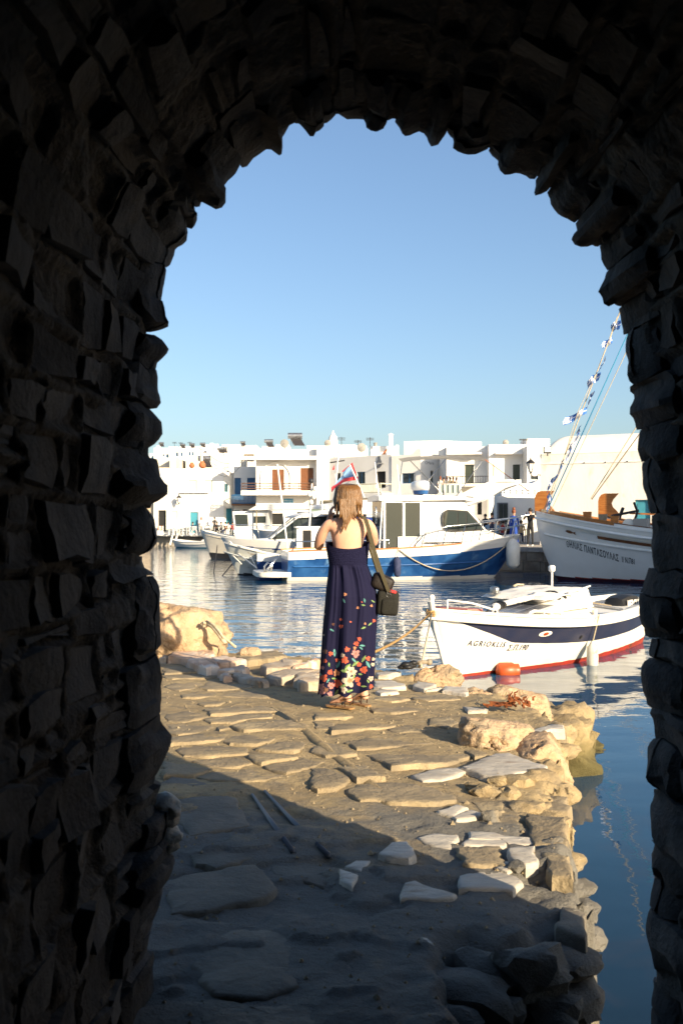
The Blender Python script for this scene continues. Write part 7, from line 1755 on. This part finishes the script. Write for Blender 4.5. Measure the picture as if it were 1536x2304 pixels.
for (x, y, r_, c, k) in [(478,1140,17,PE,'f'),(465,1198,24,TE,'l'),(657,1197,22,TE,'l'),(645,1240,20,GR,'l'),(633,1212,8,CO,'f'),(597,1266,14,PE,'f'),(736,1205,18,GR,'l'),(722,1246,13,PE,'f'),(287,1325,10,CR,'f'),(440,1372,14,CO,'f'),(440,1437,20,CO,'f'),(528,1397,9,CO,'f'),(368,1418,14,BR,'f'),(357,1472,22,TE,'l'),(745,1385,18,CO,'f'),(710,1415,22,GR,'l'),(663,1412,13,PE,'f'),(650,1450,24,GR,'l'),(280,1517,10,CR,'f'),
    (610,1555,22,CO,'f'),(582,1597,26,CO,'f'),(568,1637,18,PE,'f'),(637,1615,26,TE,'l'),(626,1640,20,TE,'l'),(290,1668,26,BR,'f'),(345,1690,24,CO,'f'),(380,1680,34,TE,'l'),(496,1650,28,CO,'f'),(455,1705,22,CR,'f'),(476,1750,38,CO,'f'),(576,1690,42,PK,'f'),(405,1750,20,CO,'f'),(415,1792,36,TE,'l'),(650,1738,34,GR,'l'),(690,1735,26,CO,'f'),(740,1740,18,CR,'f'),(735,1790,20,CR,'f'),(575,1782,38,GR,'l'),(560,1750,28,TE,'l'),(608,1790,24,CO,'f'),(652,1840,38,CO,'f'),(690,1790,36,TE,'l'),(270,1820,20,PK,'f'),(292,1757,22,CO,'f'),(500,1815,42,GR,'l'),(470,1850,36,GR,'l'),
    (340,1862,28,CO,'f'),(280,1915,40,CO,'f'),(400,1868,34,PE,'f'),(330,1790,24,GR,'l'),(408,1965,44,CO,'f'),(590,1930,30,CO,'f'),(535,1855,54,CR,'f'),(510,1945,62,CR,'f'),(525,1935,30,PE,'f'),(716,1920,28,CR,'f'),(690,1945,22,GR,'l'),(456,1990,34,GR,'l'),(468,2025,34,CR,'f'),(350,1985,36,PK,'f'),(255,1995,36,PK,'f'),(300,2025,28,BR,'f'),(262,2045,30,PK,'f'),(400,2045,30,GR,'l'),(520,2035,32,GR,'l'),(605,1972,20,CO,'f'),(720,1995,24,CO,'f'),(650,1992,26,GR,'l'),(340,2060,26,PK,'f'),(378,1920,26,GR,'l'),(560,1900,26,GR,'l'),(620,1880,22,GR,'l'),(250,1880,20,TE,'l'),(320,1940,22,TE,'l')]:
    dab(x, y, r_, c, k, n=fr.choice((5, 5, 6)), a0=fr.uniform(0, 3))
ca = me.color_attributes.new('print', 'FLOAT_COLOR', 'POINT'); ca.data.foreach_set('color', colr.reshape(-1))
# hem edge
# sandals
for sd, k_ in (('L', 0), ('R', 1)):
    he, ba = Vector(J['heel' + sd][0]), Vector(J['ball' + sd][0]); d = (ba - he); d.z = 0; d.normalize(); s_ = Vector((-d.y, d.x, 0)); a = he - d * .035; L_ = (ba - he).length + .105
    sl = MB(); out_ = []
    for t, w_ in ((0, .020), (.06, .032), (.3, .029), (.5, .030), (.72, .043), (.9, .040), (1.0, .018)): out_.append((t, w_))
    pl = [a + d * L_ * t + s_ * w_ for t, w_ in out_] + [a + d * L_ * t - s_ * w_ for t, w_ in out_[::-1]]
    pl = [Vector((p.x, p.y, gz - .012)) for p in pl]; sl.prism(pl, (0, 0, .012)); sl_o = sl.build('sandal', M_sole, WM, smooth=30)
    an_ = Vector(J['ank' + sd][0]); r_ = .041
    mb = MB(); ring = [an_ + Vector((r_ * math.cos(q_), r_ * 1.02 * math.sin(q_), -.028 + .006 * math.cos(q_))) for q_ in [2 * math.pi * i / 16 for i in range(17)]]; mb.tube(ring, .004, n=5); mb.build('ankle_strap', M_leather, sl_o, smooth=180)
    md_ = Vector(J['mid' + sd][0])
    for tt, hh in ((.68, .030),):
        c = he.lerp(ba, tt); c.z = gz; mb = MB(); mb.tube([c + s_ * .040, c + s_ * .034 + Vector((0, 0, hh * .7)), c + Vector((0, 0, hh + .018)), c - s_ * .034 + Vector((0, 0, hh * .7)), c - s_ * .040], .0045, n=5); mb.build('cross_strap', M_leather, sl_o, smooth=180)
    for sg_ in (1, -1): mb = MB(); mb.tube([an_ + s_ * sg_ * .035 + Vector((0, 0, -.03)), he + s_ * sg_ * .033 + d * .02 + Vector((0, 0, -.03))], .005, n=5); mb.build('side_strap', M_leather, sl_o)
# camera held to the face
cmr = thing('camera', 'dark camera held up to the face of the woman', 'camera', (.03, 7.75, 2.24))
mb = MB(); mb.box((-.055, 7.735, 2.245), (.105, 7.785, 2.325)); mb.box((.0, 7.72, 2.325), (.05, 7.785, 2.355)); mb.build('camera_body', M_dark, cmr)
mb = MB(); mb.lathe([(.034, 0), (.036, .03), (.032, .09), (.03, .095)], c=(.025, 7.785, 2.285), n=16, axis='y'); mb.build('lens', M_black, cmr, smooth=40)
# shoulder bag
bag = thing('shoulder_bag', 'dark olive camera bag hanging from the right shoulder of the woman', 'bag', wz(860, 1330))
def rbox(cx, cy, cz, hx, hy, hz, e, nm, m, rot=0.0, par=None, n=16):
    def fn(u, v):
        th, ph = 2 * math.pi * u, math.pi * (v - .5); q = lambda t, p: math.copysign(abs(t) ** p, t)
        x, y, z = hx * q(math.cos(th), e) * q(math.cos(ph), e), hy * q(math.sin(th), e) * q(math.cos(ph), e), hz * q(math.sin(ph), e)
        x, z = x * math.cos(rot) - z * math.sin(rot), x * math.sin(rot) + z * math.cos(rot)
        w_ = 1 + .03 * nz((x * 14, y * 14, z * 14), 1, cx)
        return (cx + x * w_, cy + y * w_, cz + z * w_)
    mb = MB(); mb.grid(fn, 36, 20, closeu=True); return mb.build(nm, m, par, smooth=180)
c0 = wz(868, 1215); rbox(c0.x, 7.47, c0.z, .082, .085, .092, .30, 'bag_body', M_bag, R(-4), bag)
rbox(wz(880, 1245).x, 7.40, wz(0, 1245).z, .060, .030, .060, .35, 'front_pocket', M_bag, R(-4), bag)
c1 = wz(820, 1030); rbox(c1.x, 7.47, c1.z, .085, .075, .062, .45, 'flap', M_bagtop, R(-24), bag)
c2_ = wz(905, 1108); rbox(c2_.x, 7.43, c2_.z, .036, .045, .012, .5, 'lining', M_baglin, R(-12), bag)
for (zx_, zy_) in ((885, 1120), (878, 1148)):
    mb = MB(); c = wz(zx_, zy_, 7.385); mb.tube([c + Vector((.016 * math.cos(q_), 0, .016 * math.sin(q_))) for q_ in [2 * math.pi * i / 10 for i in range(11)]], .004, n=5); mb.build('buckle', M_dark, bag)
mb = MB(); sp_ = [(592, 395, 7.50, 46), (640, 415, 7.452, 48), (668, 450, 7.425, 46), (690, 520, 7.405, 42), (715, 620, 7.392, 42), (745, 730, 7.385, 42), (790, 870, 7.380, 42), (830, 980, 7.376, 42), (868, 1085, 7.376, 38), (880, 1120, 7.38, 34)]
k0 = len(mb.v)
for (a, b2, Y_, w_) in sp_:
    c = wz(a, b2, Y_); hw = w_ / 4.114 * .00335 / 2 * .95; mb.v += [c + Vector((-hw, 0, .004)), c + Vector((hw, 0, -.004)), c + Vector((hw, .004, -.004)), c + Vector((-hw, .004, .004))]
for i in range(len(sp_) - 1):
    for j in range(4): mb.f.append((4 * i + j, 4 * i + (j + 1) % 4, 4 * i + 4 + (j + 1) % 4, 4 * i + 4 + j)); mb.m.append(0)
mb.build('strap', M_olive, bag, smooth=40)
mb = MB(); a = wz(600, 400, 7.50); mb.tube([a, a + Vector((.03, .06, -.02)), wz(700, 700, 7.62), wz(800, 1000, 7.58), wz(860, 1120, 7.54)], .012, n=5); mb.build('strap_front', M_olive, bag, smooth=180)

# ---- the small figures of the harbour
PC = {'black': (.02, .02, .022), 'blue': (.02, .07, .36), 'navy': (.02, .03, .08), 'white': (.7, .68, .64), 'grey': (.28, .28, .28), 'red': (.45, .05, .04), 'tan': (.45, .33, .2), 'skin': None, 'brown': (.10, .05, .03), 'lightblue': (.25, .40, .6), 'yellow': (.6, .5, .3)}
def pm(c): return mat('cloth ' + c, PC[c], .85)
M_skin2 = mat('small figure skin', (.48, .27, .18), .6); M_hdark = mat('dark hair', (.03, .018, .012), .6); M_hauburn = mat('auburn hair', (.22, .07, .03), .6)  # skin and hair tones of the background people
NP = [0]
def small_person(label, x, y, z, h=1.7, face=0, pose='stand', top='white', bot='navy', hairm=None, arms='down', group=None, long_dress=False):
    rt = thing('person', label, 'person', (x, y, z), group)
    k = h / 1.7; c, s_ = math.cos(R(face)), math.sin(R(face))
    def w(px, py, pz): return (x + (px * c - py * s_) * k, y + (px * s_ + py * c) * k, z + pz * k)      # local y is forward
    if pose == 'stand':
        Jp = {'pelvis': (0, 0, .93, .13), 'waist': (0, 0, 1.08, .11), 'chest': (0, 0, 1.28, .14), 'neck': (0, 0, 1.45, .05), 'head': (0, .02, 1.57, .085), 'crown': (0, .01, 1.63, .07),
              'hl': (-.09, 0, .86, .09), 'kl': (-.10, .01, .48, .06), 'al': (-.11, 0, .09, .04), 'fl': (-.12, .13, .04, .035), 'hr': (.09, 0, .86, .09), 'kr': (.10, .01, .48, .06), 'ar': (.11, 0, .09, .04), 'fr': (.12, .13, .04, .035)}
    else:
        Jp = {'pelvis': (0, 0, .52, .14), 'waist': (0, .02, .68, .12), 'chest': (0, .05, .88, .14), 'neck': (0, .08, 1.05, .05), 'head': (0, .11, 1.17, .085), 'crown': (0, .10, 1.23, .07),
              'hl': (-.10, .05, .50, .09), 'kl': (-.12, .42, .50, .065), 'al': (-.12, .44, .09, .04), 'fl': (-.12, .56, .04, .035), 'hr': (.10, .05, .50, .09), 'kr': (.12, .42, .50, .065), 'ar': (.12, .44, .09, .04), 'fr': (.12, .56, .04, .035)}
    sz = Jp['chest'][2] + .09; cy = Jp['chest'][1]
    Jp['sl'] = (-.17, cy, sz, .05); Jp['sr'] = (.17, cy, sz, .05)
    A_ = {'down': ((-.22, cy + .02, sz - .27), (-.20, cy + .10, sz - .52)), 'hip': ((-.36, cy - .05, sz - .24), (-.16, cy + .05, sz - .36)), 'up': ((-.24, cy + .20, sz - .18), (-.07, cy + .28, sz + .10)), 'table': ((-.22, cy + .12, sz - .24), (-.12, cy + .36, sz - .24)), 'out': ((-.30, cy + .14, sz - .20), (-.26, cy + .40, sz - .12))}[arms]
    for sd, nm in ((1, 'l'), (-1, 'r')):
        a, b = A_; mir = 1 if (arms != 'hip' or sd == 1) else 1
        Jp['e' + nm] = (a[0] * sd, a[1], a[2], .038); Jp['w' + nm] = (b[0] * sd, b[1], b[2], .028); Jp['d' + nm] = (b[0] * sd * .9, b[1] + .04, b[2] + (.05 if arms == 'up' else -.05), .030)
    Jq = {a: (w(*b[:3]), b[3] * k) for a, b in Jp.items()}
    ed = [('pelvis', 'waist'), ('waist', 'chest'), ('chest', 'neck'), ('neck', 'head'), ('head', 'crown')] + [(a + b, c_ + b) for b in 'lr' for a, c_ in (('h', 'k'), ('k', 'a'), ('a', 'f'), ('s', 'e'), ('e', 'w'), ('w', 'd'))] + [('pelvis', 'hl'), ('pelvis', 'hr'), ('chest', 'sl'), ('chest', 'sr')]
    hd = Vector(Jq['head'][0]); nkz = Jq['neck'][0][2]; pz = Jq['pelvis'][0][2]
    armset = [Vector(Jq[q_][0]) for q_ in ('el', 'wl', 'dl', 'er', 'wr', 'dr')]
    def mf(p):
        if p.z > nkz - .02 * k: return 0
        if min((p - q_).length for q_ in armset) < .085 * k and top not in ('blue',): return 0
        if p.z > pz + .02 * k: return 1
        if p.z < z + .10 * k: return 3
        return 2
    skin_mesh('body', Jq, ed, [M_skin2, pm(top), pm(bot) if bot != 'skin' else M_skin2, pm('white')], rt, sub=1, matfn=mf)
    m_ = MB(); back = Vector(w(0, -1, 0)) - Vector(w(0, 0, 0)); back.normalize()
    m_.ball(hd + back * .025 * k + Vector((0, 0, .035 * k)), (.098 * k, .105 * k, .105 * k), n=10, m=8)
    if hairm is M_hauburn: m_.ball(hd + back * .02 * k + Vector((0, 0, .17 * k)), .07 * k)
    m_.build('hair', hairm or M_hdark, rt, smooth=180)
    if long_dress:
        d = MB(); base_ = Vector(w(0, 0, 0)); top_z = pz + .18 * k
        d.lathe([(.135 * k, top_z - z), (.16 * k, .92 * k), (.20 * k, .5 * k), (.24 * k, .22 * k), (.20 * k, .21 * k)], c=base_, n=16); d.build('dress', pm(top), rt, smooth=60)
    return rt
def at_px(px, py, Y): q_ = P(px, py, Y); return q_.x, q_.y
x, y = at_px(1155, 1225, 45.4); small_person('woman in sunglasses and long royal blue dress, hair in a bun, on the quay', x, y, 1.1, 1.72, 200, 'stand', 'blue', 'blue', M_hauburn, 'down', long_dress=True)
x, y = at_px(1192, 1230, 44.8); small_person('person in black with white shoes photographing, by the big caique bow', x, y, 1.13, 1.75, 150, 'stand', 'black', 'black', M_hdark, 'up')
x, y = at_px(453, 1200, 97.6 - 1.2); small_person('woman in white top and short grey skirt standing hand on hip by turquoise door', x, y, 1.1, 1.68, 60, 'stand', 'white', 'grey', M_hauburn, 'hip')
x, y = at_px(432, 1200, 95.9); small_person('dark haired woman in dark top sitting before the turquoise door', x, y, 1.1, 1.7, 250, 'sit', 'navy', 'navy', None, 'table')
x, y = at_px(483, 1200, 95.9); small_person('standing waiter in black bending over a terrace table', x, y, 1.1, 1.75, 200, 'stand', 'black', 'black', None, 'table')
for (px, t, b, l) in ((488, 'black', 'black', 'seated person in black beside the waiter'), (497, 'grey', 'navy', 'seated man in grey shirt at the terrace table'), (508, 'brown', 'navy', 'seated person in brown, right of the grey shirted man'), (514, 'white', 'white', 'seated person in white trousers leaning forward'), (524, 'red', 'grey', 'seated person in dull red beside the wheelhouse boat')):
    x, y = at_px(px, 1200, 94 + (px % 3) * .5); small_person(l, x, y, 1.1, 1.7, 160 + px % 50, 'sit', t, b, None, 'table', 'people seated on the left terrace')
for (px, t, l) in ((588, 'black', 'dark clothed diner behind the boat windscreen, left'), (604, 'red', 'diner in red behind the boat windscreen, right')):
    x, y = at_px(px, 1195, 88); small_person(l, x, y, 1.1, 1.7, 120, 'sit', t, 'navy', None, 'table')
for i, (px, t) in enumerate(((991, 'white'), (998, 'tan'), (1004, 'grey'), (1011, 'yellow'), (1017, 'tan'), (1024, 'white'))):
    q_ = P(px, 1109, 82.8 + .1 * (i % 2)); small_person(['leftmost person in white on the terrace with glass panels', 'second person from the left, in tan, on the glass terrace', 'person in grey in the middle of the glass terrace group', 'person in pale yellow on the glass terrace', 'person in tan, second from the right on the glass terrace', 'rightmost person in white on the glass terrace'][i], q_.x, q_.y, q_.z, 1.7, 150 + 20 * i, 'sit', t, 'tan', None if i % 2 else M_hauburn, 'table', 'people on the glass terrace')
for i, (px, py, Y, t, l) in enumerate(((1079, 1205, 62, 'tan', 'blond person in tan seen between the yacht and the quay'), (1091, 1205, 60, 'black', 'person in black at the restaurant behind the cruiser bow'), (1098, 1210, 56, 'lightblue', 'person in pale blue seated behind the cruiser bow'), (1106, 1210, 54, 'navy', 'person in navy with back turned behind the bow rail'), (1117, 1210, 55, 'lightblue', 'person in light blue near the little Greek flag'), (1128, 1210, 57, 'red', 'person in red at a table left of the blue dress woman'), (1143, 1210, 56, 'black', 'seated person in black left of the blue dress woman'), (1172, 1210, 55, 'tan', 'seated person in tan between the two standing women'))):
    x, y = at_px(px, py, Y); small_person(l, x, y, 1.1, 1.68, 100 + 37 * i, 'sit' if i not in (1, 3) else 'stand', t, 'navy', M_hauburn if i in (0, 4) else None, 'table', 'people at the quayside restaurant')
x, y = at_px(861, 1109, 88.3); q_ = P(872, 1112, 88.6); small_person('person with red hair on the white railed balcony', q_.x, q_.y, q_.z, 1.65, 200, 'stand', 'red', 'black', M_hauburn, 'down')
# terrace chairs and tables
def chair(x, y, z, rot, label, grp, m=None):
    rt = thing('terrace_chair', label, 'chair', (0, 0, 0), grp); m = m or M_bwhite
    mb = MB(); mb.box((-.2, -.2, .43), (.2, .2, .46)); mb.build('seat', m, rt)
    for sx_ in (-1, 1):
        for sy_ in (-1, 1): mb = MB(); mb.box((sx_ * .2 - .018, sy_ * .2 - .018, 0), (sx_ * .2 + .018, sy_ * .2 + .018, .43 if sy_ > 0 else .9)); mb.build('leg', m, rt)
    for zz in (.56, .68, .80): mb = MB(); mb.box((-.18, -.215, zz), (.18, -.19, zz + .06)); mb.build('back_slat', m, rt)
    rt.location = (x, y, z); rt.rotation_euler = (0, 0, R(rot)); return rt
def table(x, y, z, label, grp, m=None):
    rt = thing('terrace_table', label, 'table', (0, 0, 0), grp); m = m or M_bwhite
    mb = MB(); mb.box((-.4, -.4, .72), (.4, .4, .75)); mb.build('tabletop', m, rt)
    for a in (-1, 1):
        for b in (-1, 1): mb = MB(); mb.box((a * .35 - .02, b * .35 - .02, 0), (a * .35 + .02, b * .35 + .02, .72)); mb.build('leg', m, rt)
    rt.location = (x, y, z); return rt
c0_ = None
for i, (px, Y, rot) in enumerate(((362, 96.4, 20), (385, 96.0, 90), (397, 96.2, 270), (409, 96.4, 100), (418, 96.1, 260), (426, 96.3, 180), (438, 95.8, 0), (463, 96.4, 90), (470, 96.0, 200), (477, 96.3, 150), (487, 95.4, 20), (494, 95.9, 170), (500, 94.6, 60), (510, 95.6, 200))):
    x, y = PX(px, Y)
    lb = 'white slatted chair on the left terrace, ' + ['nearest the brown doorway', 'left of the first white table', 'right of the first white table', 'left of the second table', 'right of the second table', 'just left of the turquoise door', 'before the turquoise door', 'right of the standing woman', 'second right of the standing woman', 'left of the waiter', 'in front of the waiter', 'right of the waiter', 'nearest the dark quay corner', 'among the seated group'][i]
    if c0_ is None: c0_ = chair(x, y, 1.1, rot, lb, 'white chairs on the left terrace')
    else: c = copy_tree(c0_); c.location = (x, y, 1.1); c.rotation_euler = (0, 0, R(rot)); c['label'] = lb
t0_ = None
for i, (px, Y) in enumerate(((391, 96.2), (414, 96.2), (468, 95.6), (502, 95.0))):
    x, y = PX(px, Y); lb = ['white terrace table nearest the brown doorway', 'white terrace table left of the turquoise door', 'white terrace table right of the standing woman', 'white terrace table with the seated group'][i]
    if t0_ is None: t0_ = table(x, y, 1.1, lb, 'white tables on the left terrace')
    else: c = copy_tree(t0_); c.location = (x, y, 1.1); c['label'] = lb
t2 = None
for i, (px, Y) in enumerate(((1085, 59), (1100, 57.5), (1122, 58), (1135, 55), (1165, 57), (1180, 58))):
    x, y = PX(px, Y); lb = 'brown wooden restaurant table ' + ['at the far left end by the cruiser bow', 'behind the seated pale blue figure', 'by the drinks fridge', 'nearest the blue dress woman', 'between the two standing women', 'nearest the vaulted hall'][i]
    if t2 is None: t2 = table(x, y, 1.1, lb, 'wooden restaurant tables', M_wood2)
    else: c = copy_tree(t2); c.location = (x, y, 1.1); c['label'] = lb
bx = thing('crate', 'small orange brown crate by the dark doorway at far left', 'crate', (*PX(359, 96.2), 1.1)); a = Vector((*PX(355, 96.2), 1.55)); mb = MB(); mb.box(a, (a.x + .42, a.y + .3, a.z + .45)); mb.build('box', M_terra, bx); mb = MB(); mb.box((a.x - .05, a.y - .05, 1.1), (a.x + .5, a.y + .35, 1.55)); mb.build('stand', M_bwhite, bx)
# mooring cord, black rag and bollard on the small rock; rope round the big boulder
mb = MB()
rr_ = random.Random(9); c = P(918, 1500, 9.0)
for k in range(18): a = c + Vector((rr_.gauss(0, .045), rr_.gauss(0, .03), rr_.gauss(.02, .02))); mb.ball(c + (a - c) * .55, (.045, .03, .022), n=8, m=5)
tag(mb.build('black_rag', M_black, smooth=180), 'crumpled black rag or buoy on the small ochre rock', 'rag')
mb = MB(); a, b = P(930, 1494, 9.05), P(965, 1490, 9.1); mb.tube([a, a.lerp(b, .5) + Vector((0, 0, .01)), b], .018, n=6); mb.ball(b, .03); mb.tube([P(945, 1503, 9.05), P(945, 1490, 9.05)], .02, n=6); tag(mb.build('mooring_peg', M_oldwood, smooth=180), 'old wooden mooring peg on the small ochre rock', 'peg')
mb = MB(); pts = [P(462, 1402, 10.3), P(478, 1410, 10.22), P(490, 1424, 10.15), P(500, 1438, 10.12), P(508, 1448, 10.1)]
mb.tube(pts, .022, n=6); mb.tube([p + Vector((.015, -.02, .02)) for p in pts[:4]] + [P(516, 1444, 10.2), P(530, 1456, 10.1)], .014, n=6)
for k in range(10): a = P(462, 1403, 10.28); mb.tube([a + Vector((rr_.gauss(0, .022), rr_.gauss(0, .012), rr_.gauss(0, .015))) for _ in range(3)], .014, n=4)
tag(mb.build('rope', M_rope, smooth=180), 'pale knotted rope lying over the big left boulder', 'rope')
